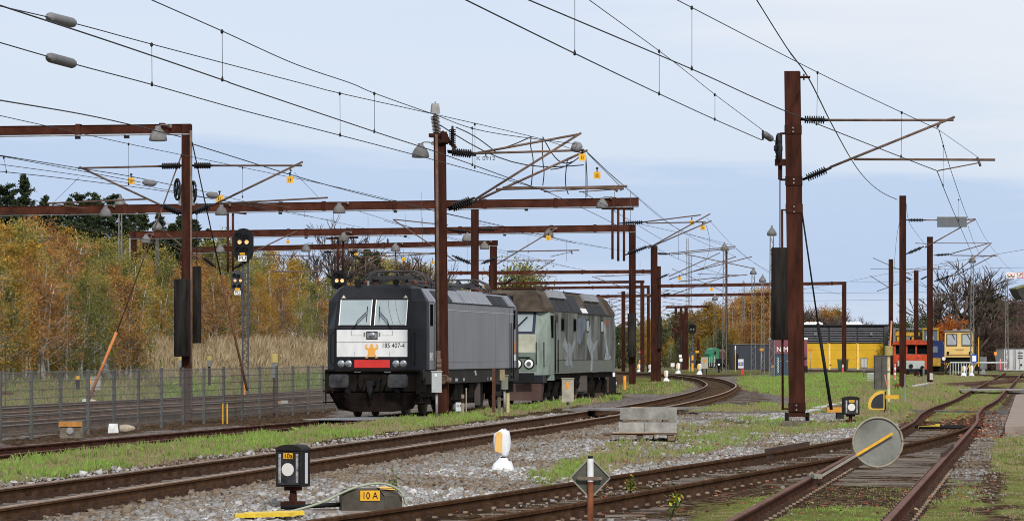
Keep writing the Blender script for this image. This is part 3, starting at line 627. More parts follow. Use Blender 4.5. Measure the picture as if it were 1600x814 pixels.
LAB = {'gold': ('golden yellow birch in the wooded bank beyond the mesh fence', 'golden birches on the bank'), 'green': ('green and yellowing alder in the wooded bank beyond the mesh fence', 'green alders on the bank'),
       'brown': ('russet brown young birch in the wooded bank beyond the mesh fence', 'russet birches on the bank'), 'con': ('dark spruce rising behind the autumn trees on the left bank', 'dark spruces behind the bank'),
       'pine': ('dark spreading pine rising behind the autumn trees on the left bank', 'dark pines behind the bank'), 'scrub': ('purplish brown thicket behind the yellow track machine and the container', 'brown thicket at the right'),
       'dark': ('dark green bushy evergreen in the background beyond the yard', 'evergreens beyond the yard'), 'bare': ('leafless tree with fine twigs rising beyond the yard', 'bare trees beyond the yard'),
       'red': ('orange red maple beside the yellow track machine', None), 'broad': ('autumn brown broadleaf tree beyond the dark blue building', 'autumn trees beyond the dark building'), 'willow': ('broad yellow green tree seen above the roof of the green locomotive', None)}
NT = 0
def plant(kind, X, D, h, z=None, label=None, group=None, i=None, wide=1.0):
    global NT
    ks = [k_ for k_ in PROTO if k_[0] == kind]; p = PROTO[ks[(NT if i is None else i) % len(ks)]]; NT += 1
    base_h = {'gold': 5.6, 'green': 5.6, 'brown': 5.2, 'con': 10, 'pine': 10, 'scrub': 4.6, 'dark': 6, 'bare': 6.6, 'red': 4, 'broad': 10, 'willow': 10}[kind]; s = h / base_h
    c = copy_tree(p, (X, D, zgs(X, D) if z is None else z), random.uniform(0, 6.28), label or LAB[kind][0], (s * wide, s * wide, s)); g = group or LAB[kind][1]
    if g: c['group'] = g
    return c
def forest():
    rd = random.Random(5)
    # the autumn wood on the bank
    for row in range(6):
        for px in np.arange(-60, 640, 15 if row < 3 else 19):
            px = px + rd.uniform(-11, 11); start = 3.5 if px < 215 else 7.5
            D = 120.0
            while hill_off(float((px - 800) / F * D), D) < start + row * 3.4 + rd.uniform(-.2, .2) and D < 420: D += .5
            D += rd.uniform(0, 2.0)
            if D > 410: continue
            X = (px - 800) / F * D; n = math.sin(px * .031 + row * 1.1) + .6 * math.sin(px * .011 + 2) + rd.uniform(-.7, .7)
            kind = 'gold' if n > .62 else 'green' if n > -.6 else 'brown'
            if row == 0: kind = rd.choice(['brown', 'brown', 'green', 'green', 'green', 'gold'])
            top = np.interp(px, [-60, 60, 130, 250, 330, 420, 520, 600], [335, 352, 366, 366, 374, 378, 384, 395]) + rd.uniform(-14, 30) + (60 - 24 * row if row < 3 else 0)
            zb = zgs(X, D); h = EYE + (HZ - top) * D / F - zb
            plant(kind, X, D, max(1.8, min(h, 9.5)), zb - .1, wide=rd.uniform(.85, 1.2) * (1.15 if h < 4 else 1))
    # conifers behind it
    for px, top, kind, w in [(38, 266, 'con', 1), (8, 284, 'pine', 1.2), (70, 300, 'con', 1), (108, 303, 'con', 1.1), (128, 298, 'pine', 1.1), (150, 296, 'con', 1.15), (176, 298, 'pine', 1.1), (205, 318, 'con', 1), (222, 322, 'pine', 1.2), (248, 326, 'con', 1.1), (283, 332, 'con', 1.2), (305, 338, 'con', 1.2), (325, 352, 'con', 1.1), (-25, 290, 'con', 1.2), (-60, 280, 'pine', 1.2), (90, 318, 'con', 1.3), (190, 328, 'con', 1.3), (268, 344, 'con', 1.3), (55, 320, 'con', 1.3), (22, 315, 'con', 1.3)]:
        D = 212 + rd.uniform(0, 16) + max(0, px - 170) * .26; X = (px - 800) / F * D; zb = zgs(X, D); plant(kind, X, D, EYE + (HZ - top) * D / F - zb, zb - .2, wide=w)
    for px, top, kind, D in [(572, 386, 'pine', 330), (590, 392, 'con', 334), (536, 350, 'bare', 320), (512, 380, 'bare', 300), (470, 372, 'bare', 280), (640, 398, 'bare', 390), (660, 402, 'bare', 395), (680, 406, 'bare', 400)]:
        X = (px - 800) / F * D; plant(kind, X, D, EYE + (HZ - top) * D / F - 2, 2)
    # wood ahead, where the line swings left
    for px in np.arange(560, 1000, 17):
        D = rd.uniform(440, 520); X = (px - 800) / F * D; top = np.interp(px, [560, 640, 700, 760, 840, 900, 960, 1000], [400, 408, 432, 446, 452, 470, 500, 505]) + rd.uniform(-6, 14)
        kind = rd.choice(['green', 'green', 'gold', 'brown']) if px < 860 else rd.choice(['dark', 'dark', 'green'])
        plant(kind, X, D, EYE + (HZ - top) * D / F, -.1, {'dark': 'dark green tree behind the distant masts where the line swings left', 'green': 'green tree ahead where the line swings left', 'gold': 'golden tree ahead where the line swings left', 'brown': 'brown tree ahead where the line swings left'}[kind], 'trees ahead of the curve, ' + kind, wide=1.25)
    plant('willow', (815 - 800) / F * 420, 420, EYE + (HZ - 424) * 420 / F, 0, wide=1.1)
    # brown wood between the far masts and the yellow shed
    for row, (Db, t_) in enumerate([(455, 1), (500, 0), (540, 0)]):
        for px in np.arange(1000, 1330, 21):
            px = px + rd.uniform(-8, 8); D = Db + rd.uniform(-8, 8); X = (px - 800) / F * D
            top = np.interp(px, [1000, 1040, 1080, 1120, 1150, 1190, 1230, 1262, 1300, 1330], [505, 498, 486, 472, 466, 452, 456, 480, 478, 500]) + rd.uniform(-4, 12) + (40 if t_ else 0)
            kind = rd.choice(['green', 'green', 'dark', 'broad'] if px < 1110 else ['broad', 'broad', 'green', 'dark'] if row == 0 else ['broad', 'broad', 'brown']) if px < 1245 else rd.choice(['bare', 'broad', 'bare'])
            lab = {'broad': None, 'green': 'olive green tree among the autumn trees beyond the far masts', 'brown': 'brown young tree beyond the dark blue building', 'dark': 'dark green bush in front of the autumn trees beyond the dark building', 'bare': 'leafless tree showing above the roof of the yellow shed'}[kind]
            plant(kind, X, D, max(1.5, EYE + (HZ - top) * D / F), -.1, lab, {'broad': None, 'green': 'olive trees beyond the far masts', 'brown': 'young brown trees beyond the dark building', 'dark': 'bushes beyond the dark building', 'bare': 'bare trees above the yellow shed'}[kind], wide=1.1)
    # right hand side: bare tree, scrub, evergreens
    plant('bare', (1498 - 800) / F * 400, 400, EYE + (HZ - 412) * 400 / F, 0, 'large leafless tree with spreading crown behind the yellow track machine', i=1, wide=1.7)['group'] = ''
    plant('bare', (1526 - 800) / F * 408, 408, EYE + (HZ - 436) * 408 / F, 0, 'leafless tree right of the large bare tree, before the dark conifer', i=0, wide=1.5)['group'] = ''
    plant('bare', (1470 - 800) / F * 415, 415, EYE + (HZ - 438) * 415 / F, 0, 'leafless tree left of the large bare tree', i=2, wide=1.4)['group'] = ''
    for px, top in [(1398, 505), (1412, 500), (1428, 498), (1445, 492), (1460, 500)]:
        D = rd.uniform(420, 440); plant('dark', (px - 800) / F * D, D, EYE + (HZ - top) * D / F, -.1, 'dark green bush behind the orange rail tractor and crane', 'bushes behind the rail tractor')
    plant('red', (1481 - 800) / F * 372, 372, EYE + (HZ - 500) * 372 / F, 0); 
    plant('pine', (1546 - 800) / F * 420, 420, EYE + (HZ - 452) * 420 / F, 0, 'dark conifer above the brown thicket', wide=1.9)['group'] = ''
    for row in range(3):
        for px in np.arange(1462, 1640, 15):
            px = px + rd.uniform(-6, 6); D = 412 + 14 * row + rd.uniform(-4, 4); top = np.interp(px, [1488, 1530, 1560, 1600, 1640], [500, 474, 466, 468, 462]) + rd.uniform(-4, 14) + (34 - 17 * row)
            plant('scrub', (px - 800) / F * D, D, EYE + (HZ - top) * D / F, -.1, wide=1.15)
    for px, top in [(1268, 488), (1290, 484), (1308, 492), (1340, 497), (1395, 496)]:
        D = rd.uniform(470, 500); plant('bare', (px - 800) / F * D, D, EYE + (HZ - top) * D / F, 0, 'leafless tree showing above the roof of the yellow shed', 'bare trees above the yellow shed', wide=1.2)
    for k_, p in PROTO.items():
        for ch in list(p.children): bpy.data.objects.remove(ch)
        bpy.data.objects.remove(p)
forest()
# one distant mass that closes the horizon
def treeline():
    n = 60000; X = rng.uniform(-420, 420, n); D = rng.uniform(700, 780, n) + np.abs(X) * .05; hh = 6.2 + 1.8 * np.sin(X * .06) + 1.4 * np.sin(X * .21 + 1) + 1.0 * np.sin(X * .55 + 2)
    z = rng.random(n) ** .8 * hh; V, Fq, T = leaf_quads(np.stack([X, D, z], -1), rng.uniform(.35, .7, n), np.clip(.5 + .25 * np.sin(np.repeat(X, 1) * .1) + .2 * rng.standard_normal(n), 0, 1))
    o = fast_mesh('distant_wood', V, Fq, leafmat('leaf_far', [(0, (.05, .05, .03)), (.5, (.10, .09, .045)), (1, (.20, .13, .06))], .2), {'tint': T}); tag(o, 'distant wood closing the horizon behind the yard', 'wood', kind='stuff')
treeline()
# ================================================================ CATENARY: masts, portals, brackets, lamps, wires
def insulator(mb, p, q, r=.085, ribs=9, cap=.16):
    p, q = Vector(p), Vector(q); prof = [(0, r * .3), (cap, r * .35)]
    for i in range(ribs):
        a = cap + (1 - 2 * cap) * i / ribs; b = cap + (1 - 2 * cap) * (i + .5) / ribs
        prof += [(a, r * .45), (a + .001, r), (b, r * .9), (b + .001, r * .45)]
    prof += [(1 - cap, r * .35), (1, r * .3)]
    mb.lathe(p, q, prof, 8)
def bracket(par, Q, tubes, ins, r=.034, ri=.10, dy=0.0):
    mb = MB()
    for s in tubes:
        rr = r if len(s) < 3 else s[2]; mb.tube([Q(*s[0], dy), Q(*s[1], dy)], rr, 6)
    o = mb.build('bracket_arm', [TUBE], par, world=True)
    for a, b in ins:
        m = MB(); insulator(m, Q(*a, dy), Q(*b, dy), ri); m.build('insulator', [INS], o, world=True)
    return o
def mast(name, label, Q, xt, yt, xb, yb, w, d=.30, footing=True, bands=(), group=None, cat='catenary mast', plate=True, m=None):
    """steel H mast: pixel top and foot on its own plane"""
    p, q = Q(xb, yb), Q(xt, yt); root = thing(name, label, cat, p, 0, group)
    MB().ibeam(p, q, w, d, .022).build('column', [m or RUST], root, world=True)
    if plate: MB().box(p + Vector((0, 0, .02)), (w * 1.55, d * 1.5, .035), 0, -.14).build('base_plate', [RUST], root, world=True)
    if footing:
        zt = p.z - .09; zb_ = zgs(p.x, p.y) - .12; mb = MB(); mb.box((p.x, p.y, (zt + zb_) / 2), (w * 1.9, d * 2.0, max(.1, zt - zb_)), 0, -.14, .96); mb.build('footing', [DCONC], root, world=True)
        for sx in (-1, 1):
            for sy in (-1, 1): MB().cyl(p + Vector((sx * w * .66, sy * d * .6, -.12)), p + Vector((sx * w * .66, sy * d * .6, .10)), .035, 6).build('anchor_bolt', [BLACK], root, world=True)
    for by in bands:
        f = (yb - by) / (yb - yt); c = p.lerp(q, f); mb = MB(); mb.box(c, (w * 1.06, d + .05, .22), 0, -.14)
        mb.build('clamp_band', [RUST], root, world=True)
    return root
def weight(par, Q, x0, x1, y0, y1, dy=-.25, rod_to=None):
    a, b = Q((x0 + x1) / 2, y1, dy), Q((x0 + x1) / 2, y0, dy); w = (Q(x1, y0, dy) - Q(x0, y0, dy)).length
    mb = MB(); h_ = (b - a).length; mb.lathe(a, b, [(0, w * .47), (.012 / h_ * 2, w / 2), (1 - .012 / h_ * 2, w / 2), (1, w * .47)], 20)
    o = mb.build('counterweight', [WEIGHT], par, world=True)
    if rod_to is not None: MB().tube([b, Q((x0 + x1) / 2, rod_to, dy)], .015, 5).build('weight_rope', [WIREM], o, world=True)
    return o
def wheel(par, c, r, axis=(1, .14, 0)):
    mb = MB(); ax = Vector(axis).normalized(); c = Vector(c); u = Vector((0, 0, 1)); v = ax.cross(u); v.normalize(); pts = []
    for i in range(25):
        t = 2 * math.pi * i / 24; pts.append(c + u * math.cos(t) * r + v * math.sin(t) * r)
    mb.tube(pts, .035, 6); mb.cyl(c - ax * .1, c + ax * .1, .07, 8)
    for i in range(5):
        t = 2 * math.pi * i / 5; mb.bar(c, c + u * math.cos(t) * r + v * math.sin(t) * r, .05, .03)
    return mb.build('tension_wheel', [mat('cast_wheel', (.035, .035, .038), .65, .3, 4)], par, world=True)
def portal(name, label, Q, x0, y0, x1, y1, depth, posts=(), width=.22, stiff=(), conduit=True, clips=(), group=None):
    """gantry of one beam and its posts"""
    a, b = Q(x0, y0), Q(x1, y1); root = thing(name, label, 'gantry', Q(posts[0][0], posts[0][1]) if posts else b, 0, group)
    mb = MB(); dn = Vector((0, 0, -depth / 2)); A_, B_ = a + dn, b + dn
    X = (B_ - A_).normalized(); Y = Vector((.14, 1, 0)).normalized()
    pf = [(-width / 2, -.5), (width / 2, -.5), (width / 2, -.46), (.01, -.44), (.01, .44), (width / 2, .46), (width / 2, .5), (-width / 2, .5), (-width / 2, .46), (-width / 2 + .03, .44), (-width / 2 + .03, -.44), (-width / 2, -.46)]
    mb.loft([[c + Y * u_ + Vector((0, 0, v_ * depth)) for u_, v_ in pf] for c in (A_, B_)], 0); mb.build('beam', [RUST2], root, world=True)
    for sx in stiff:
        f = (sx - x0) / (x1 - x0); c = A_.lerp(B_, f); MB().box(c, (.14, width + .05, depth + .07), 0, -.14).build('beam_splice', [RUST2], root, world=True)
    if conduit:
        MB().tube([a - Y * .16 - Vector((0, 0, depth + .05)), b - Y * .16 - Vector((0, 0, depth + .05))], .022, 5).build('conduit', [GALV], root, world=True)
    for sx in clips:
        f = (sx - x0) / (x1 - x0); c = a.lerp(b, f) - Vector((0, 0, depth + .09)); MB().box(c - Y * .1, (.16, .14, .12)).build('wire_clip', [BLACK], root, world=True)
    for px, zb, w, yt in posts:
        p, q = Q(px, zb), Q(px, yt); MB().ibeam(p, q, w, .28, .02).build('post', [RUST], root, world=True)
    return root
# ---- bell lamps
def make_lamp():
    r = thing('bell_lamp', 'x', 'lamp', (0, 0, 0))
    MB().lathe((0, 0, -.40), (0, 0, 0), [(0, .24), (.03, .245), (.35, .225), (.62, .165), (.78, .10), (.82, .085), (.97, .08), (1, .05)], 16).build('lamp_shade', [LAMPG], r)
    MB().cyl((0, 0, -.412), (0, 0, -.402), .20, 12).build('lamp_glass', [mat('frosted_glass', (.55, .55, .52), .5, .1)], r)
    mb = MB(); mb.tube([(0, 0, -.02), (.10, 0, .03), (.24, 0, .03), (.33, 0, -.02)], .018, 5); mb.box((.34, 0, 0), (.06, .08, .10)); mb.build('lamp_bracket', [DGALV], r); return r
lampP = make_lamp(); LN = [0]
def lamp(p, label, s=1.0, mirror=False):
    c = copy_tree(lampP, Vector(p), math.pi if mirror else 0, label, s); c['group'] = 'bell lamps over the tracks'; return c
# ---- number tags and wires
def num_tag(p, label, s=.17, txt=None):
    r = thing('number_tag', label, 'tag', p, 0, 'yellow number tags on the overhead line')
    MB().box((0, 0, 0), (s, .012, s)).build('tag_plate', [YTAG], r); MB().tube([(0, 0, s * .5), (0, 0, s * .5 + .12)], .018, 5).box((0, 0, s * .5 + .1), (.07, .03, .05)).build('tag_clip', [BLACK], r)
    mb = MB()
    for dx in (-.03, .02): mb.box((dx, -.009, -.01), (.018, .006, s * .5))
    mb.build('tag_digits', [BLACK], r); return r
def spline(pts, n=14):
    P = [Vector(p) for p in pts]
    if len(P) == 2: return [P[0].lerp(P[1], i / n) for i in range(n + 1)]
    out = []
    for i in range(len(P) - 1):
        a, b, c, d = P[max(i - 1, 0)], P[i], P[i + 1], P[min(i + 2, len(P) - 1)]
        for k_ in range(6):
            t = k_ / 6; out.append(.5 * ((2 * b) + (c - a) * t + (2 * a - 5 * b + 4 * c - d) * t * t + (3 * b - a - 3 * c + d) * t ** 3))
    return out + [P[-1]]
def wire(label, pts, r=.011, drops=(), ins=(), smooth=True, m=None, name='overhead_wire', group=None):
    """pts: (px, py, D); drops: pairs of 3-tuples; ins: pairs of 3-tuples of in-line insulators"""
    P = [A(*p) for p in pts]; P = spline(P) if smooth and len(P) > 2 else P
    mb = MB(); mb.tube(P, r * .8, 4)
    root = mb.build(name, [m or WIREM], None, loc=P[0]); tag(root, label, 'wire', group)
    for a, b in drops:
        a, b = A(*a), A(*b); d = MB(); d.tube([a, b], .006, 3); d.lathe(a - Vector((0, 0, .05)), a + Vector((0, 0, .03)), [(0, .006), (.3, .026), (.8, .026), (1, .006)], 5).lathe(b - Vector((0, 0, .03)), b + Vector((0, 0, .06)), [(0, .02), (.5, .024), (1, .006)], 5)
        d.build('dropper', [WIREM], root, world=True)
    for a, b in ins:
        a, b = A(*a), A(*b); MB().lathe(a, b, [(0, .02), (.08, .03), (.10, .07), (.16, .08), (.84, .08), (.9, .07), (.92, .03), (1, .02)], 12).build('line_insulator', [mat('insulator_grey', (.115, .112, .115), .6, .2, 5, col2=(.16, .157, .16))], root, world=True)
    return root
# ================================================================ 1. the big mast at the right
D_ = 93.0; Q = plane(1247, D_)
bm = mast('catenary_mast', 'tallest rust brown catenary mast, with a long dark counterweight, on a concrete footing', Q, 1238, 112, 1245.5, 651, .375, .30, bands=(203, 283, 326, 636))
bracket(bm, Q, [((1294, 188), (1490, 188)), ((1296, 262), (1492, 183)), ((1334, 249), (1555, 250)), ((1465, 267), (1528, 255), .016), ((1527, 246), (1532, 260), .03), ((1464, 200), (1470, 190), .03)], [((1250, 187), (1297, 188)), ((1254, 281), (1299, 262))])
mb = MB(); mb.tube([Q(1249, 121), Q(1266, 121)], .03).tube([Q(1256, 116), Q(1256, 126)], .02); mb.build('feeder_bracket', [RUST], bm, world=True)
wc = weight(bm, Q, 1205, 1232.5, 387, 531, -.05, 262)
mb = MB(); mb.tube([Q(1222, 327, -.1), Q(1223, 640, -.1)], .028, 6).tube([Q(1222, 328, -.1), Q(1240, 329, -.1)], .02, 5).tube([Q(1223, 638, -.1), Q(1240, 639, -.1)], .02, 5); mb.build('guide_rod', [RUST], bm, world=True)
wheel(bm, Q(1216, 232, -.1), .34, (1, .06, 0))
mb = MB(); mb.bar(Q(1219, 208, -.05), Q(1219, 281, -.05), .10, .06).bar(Q(1219, 209), Q(1238, 209), .05, .05).bar(Q(1219, 281), Q(1238, 281), .05, .05).bar(Q(1211, 254, -.1), Q(1227, 254, -.1), .2, .16); mb.build('wheel_bracket', [RUST], bm, world=True)
for y in (200, 206, 280, 286, 323, 331, 633, 640): MB().cyl(Q(1244.5 - (640 - y) * .012, y, -.17), Q(1244.5 - (640 - y) * .012, y, -.2), .022, 6).build('bolt', [GALV], bm, world=True)
gw = MB(); gw.tube([Q(1252, 325), Q(1278, 505)], .022, 5).tube([Q(1278, 505), Q(1299, 640)], .04, 6); tag(gw.build('guy_stay', [BLACK], None, loc=Q(1299, 640)), 'black slanting stay running from the tallest mast down to the orange striped box', 'stay')
# ================================================================ 2. mast in front of the grey locomotive
D_ = 108.3; Q = plane(692, D_)
ma = mast('catenary_mast', 'rust brown mast with a ribbed insulator on its head before the grey locomotive', Q, 687, 208, 692, 646, .31, .28, footing=False)
bracket(ma, Q, [((740, 240), (912, 235)), ((742, 312), (908, 208)), ((742, 240), (905, 210)), ((748, 312), (918, 235)), ((775, 296), (980, 291)), ((786, 293), (975, 295)), ((905, 300), (965, 296), .016), ((850, 300), (960, 292), .016), ((961, 290), (964, 300), .035), ((967, 290), (971, 298), .03)],
        [((699, 236), (745, 240)), ((700, 238), (744, 243)), ((700, 325), (742, 309)), ((701, 328), (746, 314))], .036, .10)
m = MB(); insulator(m, Q(683, 208), Q(679, 180), .13, 12, .03); o = m.build('post_insulator', [INSB], ma, world=True)
MB().box(Q(680, 170), (.25, .22, .28), 0, .2, .75).cyl(Q(681, 166), Q(680, 159), .02, 5).build('switch_head', [GALV], o, world=True)
m = MB(); insulator(m, Q(707, 231), Q(707, 197), .10, 9, .12); m.build('post_insulator', [INS], ma, world=True)
mb = MB(); mb.box(Q(685, 212), (.50, .36, .10), 0, -.14).box(Q(694, 215, -.1), (.16, .4, .30)).cyl(Q(690, 206), Q(700, 218), .06, 8).bar(Q(697, 216), Q(712, 232), .12, .10).cyl(Q(686, 222, -.2), Q(700, 222, -.2), .07, 8); mb.build('head_fittings', [RUST], ma, world=True)
mb = MB(); mb.tube([Q(682, 210, -.22), Q(685, 560, -.22)], .045, 6); mb.build('cable_conduit', [TUBE], ma, world=True)
mb = MB(); mb.tube([Q(685, 548, -.22), Q(686, 585, -.22)], .06, 6)
for y in (565, 572, 580): mb.cyl(Q(683, y, -.22), Q(690, y, -.22), .09, 8)
mb.cyl(Q(692, 594, -.35), Q(697, 594, -.05), .11, 10).cyl(Q(697, 593, -.35), Q(704, 595, -.3), .09, 8).tube([Q(690, 586, -.3), Q(700, 588, -.25)], .03); mb.build('cable_gland', [TUBE], ma, world=True)
mb = MB()
for a, b, s in [((676, 168), (683, 200), -9), ((688, 196), (912, 258), 26), ((712, 199), (775, 238), -4), ((906, 245), (860, 265), 5), ((758, 238), (830, 214), 3), ((848, 214), (897, 252), 18)]:
    p, q = Q(*a), Q(*b); mb.tube([p.lerp(q, i / 10) - Vector((0, 0, math.sin(math.pi * i / 10) * s * D_ / F)) for i in range(11)], .016, 5)
for pts in [[(830, 213), (829, 228), (833, 252), (830, 290)], [(847, 216), (848, 250), (850, 270), (848, 290)], [(887, 247), (884, 270), (884, 290), (888, 304)], [(915, 243), (917, 275), (917, 308)]]: mb.tube(spline([Q(*p) for p in pts]), .016, 5)
mb.build('jumper_cables', [WIREM], ma, world=True)
text_mesh('K 0912', .16, 'mast_number', BLACK, ma, Q(759, 248) - LOC[ma.name], (1, 0, 0), (0, 0, 1), sx=1.15)
MB().tube([Q(759, 239), Q(759, 245)], .02).build('number_hanger', [BLACK], ma, world=True)
MB().lathe(Q(897, 222), Q(905, 238), [(0, .03), (.15, .10), (.35, .16), (.7, .16), (.9, .08), (1, .03)], 12).build('line_insulator', [mat('insulator_grey', (.19, .19, .195))], ma, world=True)
lamp(Q(657, 224, -.25), 'grey bell lamp beside the insulator headed mast in front of the locomotive', 1.0)
num_tag(Q(910, 246, -.1), 'yellow number tag at the tip of the bracket on the mast before the locomotive', .20); num_tag(Q(933, 274, -.1), 'yellow number tag hanging on the wire just beyond the bracket tip', .19)
# ================================================================ 3. nearest portal at the left
D_ = 116; Q = plane(292, D_); 
pt = portal('portal_gantry', 'nearest rusty gantry, entering at the left edge, its post behind the mesh fence', Q, -160, 199.5, 299, 194, .27, [(292, 660, .27, 195)], .24, stiff=(124, 254), clips=(124, 200))
bracket(pt, Q, [((250, 260), (122, 263)), ((252, 321), (124, 261)), ((232, 311), (73, 318), .03), ((84, 319), (134, 326), .016), ((82, 316), (84, 325), .03), ((320, 259), (472, 259)), ((332, 321), (473, 253)), ((347, 318), (512, 309), .03), ((392, 316), (453, 324), .016), ((452, 262), (455, 268), .03)],
        [((288, 259), (245, 260)), ((298, 259), (336, 259)), ((286, 335), (250, 320)), ((299, 334), (334, 319))], .034, .10)
for x, y in ((277, 296), (302, 300)): wheel(pt, Q(x, y, .05), .31, (.93, .35, 0))
mb = MB(); mb.bar(Q(283, 288, .0), Q(283, 316), .18, .06).bar(Q(299, 290), Q(299, 316), .1, .06).bar(Q(280, 316), Q(304, 316), .1, .2); mb.build('wheel_bracket', [GALV], pt, world=True)
weight(pt, Q, 272, 297, 436, 557, -.45, 316); weight(pt, Q, 301, 314.5, 416, 536, .35, 316)
mb = MB(); mb.tube([Q(298, 204, -.2), Q(299, 640, -.2)], .035, 6); mb.build('cable_conduit', [TUBE], pt, world=True)
lamp(Q(247, 197, -.25), 'grey bell lamp under the nearest gantry beam, near its corner', 1.12)
mb = MB(); mb.tube([Q(291, 222), Q(182, 520)], .022, 5); root = mb.build('guy_stay', [TUBE], None, loc=Q(130, 660)); tag(root, 'slanting stay with a bright orange sleeve at its foot, left of the nearest gantry post', 'stay')
MB().tube([Q(182, 519, -.02), Q(137, 628, -.02)], .045, 8).build('stay_sleeve', [mat('orange_sleeve', (.55, .20, .06), .6, .2, 4)], root, world=True); MB().tube([Q(137, 628), Q(128, 660)], .02, 5).build('stay_foot', [BLACK], root, world=True)
mb = MB(); mb.tube([Q(300, 222), Q(345, 430)], .02, 5); mb.tube([Q(345, 430), Q(386, 610)], .035, 6, 1); tag(mb.build('guy_stay', [BLACK, mat('brown_sleeve', (.13, .06, .03), .7, .3, 3)], None, loc=Q(386, 610)), 'dark stay leaning from the nearest gantry post towards the lattice signal post', 'stay')
num_tag(Q(205, 283), 'yellow number tag above the long second beam, left of the nearest gantry post', .2); num_tag(Q(343, 310), 'yellow number tag right of the tension wheels on the nearest gantry post', .2); num_tag(Q(453, 281), 'yellow number tag hanging at the right bracket tip of the nearest gantry', .2)
for a, b in (((222, 285), (245, 287)), ((322, 304), (342, 306))): MB().lathe(Q(*a), Q(*b), [(0, .02), (.15, .08), (.3, .10), (.8, .10), (.9, .06), (1, .02)], 10).build('line_insulator', [mat('insulator_grey', (.19, .19, .195))], pt, world=True)
# ================================================================ 4. long second portal
D_ = 170; Q = plane(742, D_, .075)
p2 = portal('portal_gantry', 'long rusty gantry whose beam ends free at the right with three rods hanging from it', Q, -160, 325, 998, 309, .37, [(742, 640, .31, 327)], .26, stiff=(20, 120, 200, 352, 443, 510, 620, 760, 870, 960), clips=(10, 443, 622, 825))
mb = MB()
for x, y0, y1 in ((957, 322, 405), (966, 325, 408), (975, 325, 408)): mb.tube([Q(x, y0), Q(x, y1)], .055, 6)
mb.bar(Q(940, 325), Q(990, 326), .1, .14).bar(Q(989, 309), Q(989, 326), .06, .06).bar(Q(962, 309), Q(962, 326), .06, .06).bar(Q(972, 309), Q(972, 326), .06, .06); mb.build('hanging_rods', [RUST2], p2, world=True)
mb = MB()
for x in (356, 364): mb.tube([Q(x, 329), Q(x, 424)], .055, 6)
mb.bar(Q(350, 330), Q(385, 334), .08, .10); mb.build('hanging_rods', [RUST2], p2, world=True)
bracket(p2, Q, [((345, 418), (464, 361), .03), ((330, 418), (260, 365), .03), ((410, 398), (500, 401), .025), ((305, 400), (270, 385), .02)], [((316, 402), (338, 418)), ((365, 420), (390, 405))], .03, .10)
bracket(p2, Q, [((776, 413), (871, 356)), ((792, 393), (905, 391), .03), ((860, 401), (895, 393), .016), ((892, 390), (894, 397), .03)], [((752, 412), (778, 402)), ((748, 359), (778, 359))], .03, .09)
bracket(p2, Q, [((712, 408), (614, 343)), ((700, 352), (616, 343), .028)], [((738, 413), (706, 399)), ((700, 359), (735, 363))], .03, .09)
bracket(p2, Q, [((1005, 347), (1095, 336), .03), ((1010, 349), (1103, 347), .03), ((1018, 385), (1110, 334), .03), ((1012, 388), (1112, 345), .03)], [((968, 349), (1012, 347)), ((975, 399), (1018, 383))], .03, .09)
for x, y, l in ((530, 317, 'grey bell lamp under the middle of the long second gantry beam'), (346, 320, 'grey bell lamp on the long second gantry beam, just right of the nearest gantry post'), (165, 322, 'grey bell lamp at the left end of the long second gantry beam'), (941, 309, 'grey bell lamp at the right end of the long second gantry beam')): lamp(Q(x, y, -.25), l, 1.15)
num_tag(Q(857, 372), 'yellow number tag below the bracket tip left of the hanging rods', .2); num_tag(Q(1081, 348), 'upper of two yellow number tags on the bracket right of the hanging rods', .2); num_tag(Q(1098, 356), 'lower of two yellow number tags on the bracket right of the hanging rods', .2)
# ================================================================ 5. third and farther portals
D_ = 205; Q = plane(207, D_, .05)
p3 = portal('portal_gantry', 'third rusty gantry, from a post at the wood to the post right of the locomotives', Q, 203, 362, 993, 351, .36, [(208, 612, .33, 362), (988, 600, .34, 352)], .26, stiff=(258, 452, 480, 545, 552, 720, 862, 930), clips=(480, 635, 790))
weight(p3, Q, 980.5, 994, 490, 558, -.5, 420)
mb = MB()
for x in (528, 536): mb.tube([Q(x, 372), Q(x, 428)], .05, 6)
mb.bar(Q(510, 373), Q(560, 371), .08, .1); mb.build('hanging_rods', [RUST2], p3, world=True)
bracket(p3, Q, [((544, 430), (607, 394), .03), ((512, 428), (474, 404), .03), ((545, 394), (680, 396), .028), ((430, 425), (498, 424), .025), ((640, 398), (690, 394), .02), ((608, 422), (620, 424), .02)], [((525, 440), (508, 427)), ((538, 438), (555, 427)), ((506, 394), (520, 394)), ((545, 394), (558, 394))], .028, .09)
mb = MB(); mb.tube([Q(203, 372, -.2), Q(204, 600, -.2)], .04, 6); mb.build('cable_conduit', [GALV], p3, world=True)
for x, y, l in ((228, 366, 'grey bell lamp at the left end of the third gantry beam'), (537, 363, 'grey bell lamp above the hanging signal on the third gantry'), (857, 357, 'grey bell lamp on the third gantry beam, behind a yellow tag'), (730, 363, 'grey bell lamp on the third gantry beam, beside the post behind the grey locomotive')): lamp(Q(x, y, -.25), l, 1.15)
D_ = 232; Q = plane(770, D_, .06)
p4 = portal('portal_gantry', 'fourth rusty gantry ending at a post above the rear of the grey locomotive', Q, 282, 387, 778, 375.5, .31, [(771, 620, .40, 376), (285, 600, .25, 387)], .24, stiff=(350, 420, 520, 600, 690))
for x, y, l in ((344, 382, 'grey bell lamp on the fourth gantry beam, left of the main signal'), (478, 381, 'grey bell lamp on the fourth gantry beam, between the two signals'), (618, 380, 'grey bell lamp on the fourth gantry beam, above the locomotive cab'), (757, 377, 'grey bell lamp at the right end of the fourth gantry beam')): lamp(Q(x, y, -.25), l, 1.2)
bracket(p4, Q, [((618, 385), (618, 428), .05), ((640, 435), (660, 425), .02), ((590, 435), (650, 432), .02)], [((606, 372), (606, 385))], .03, .08)
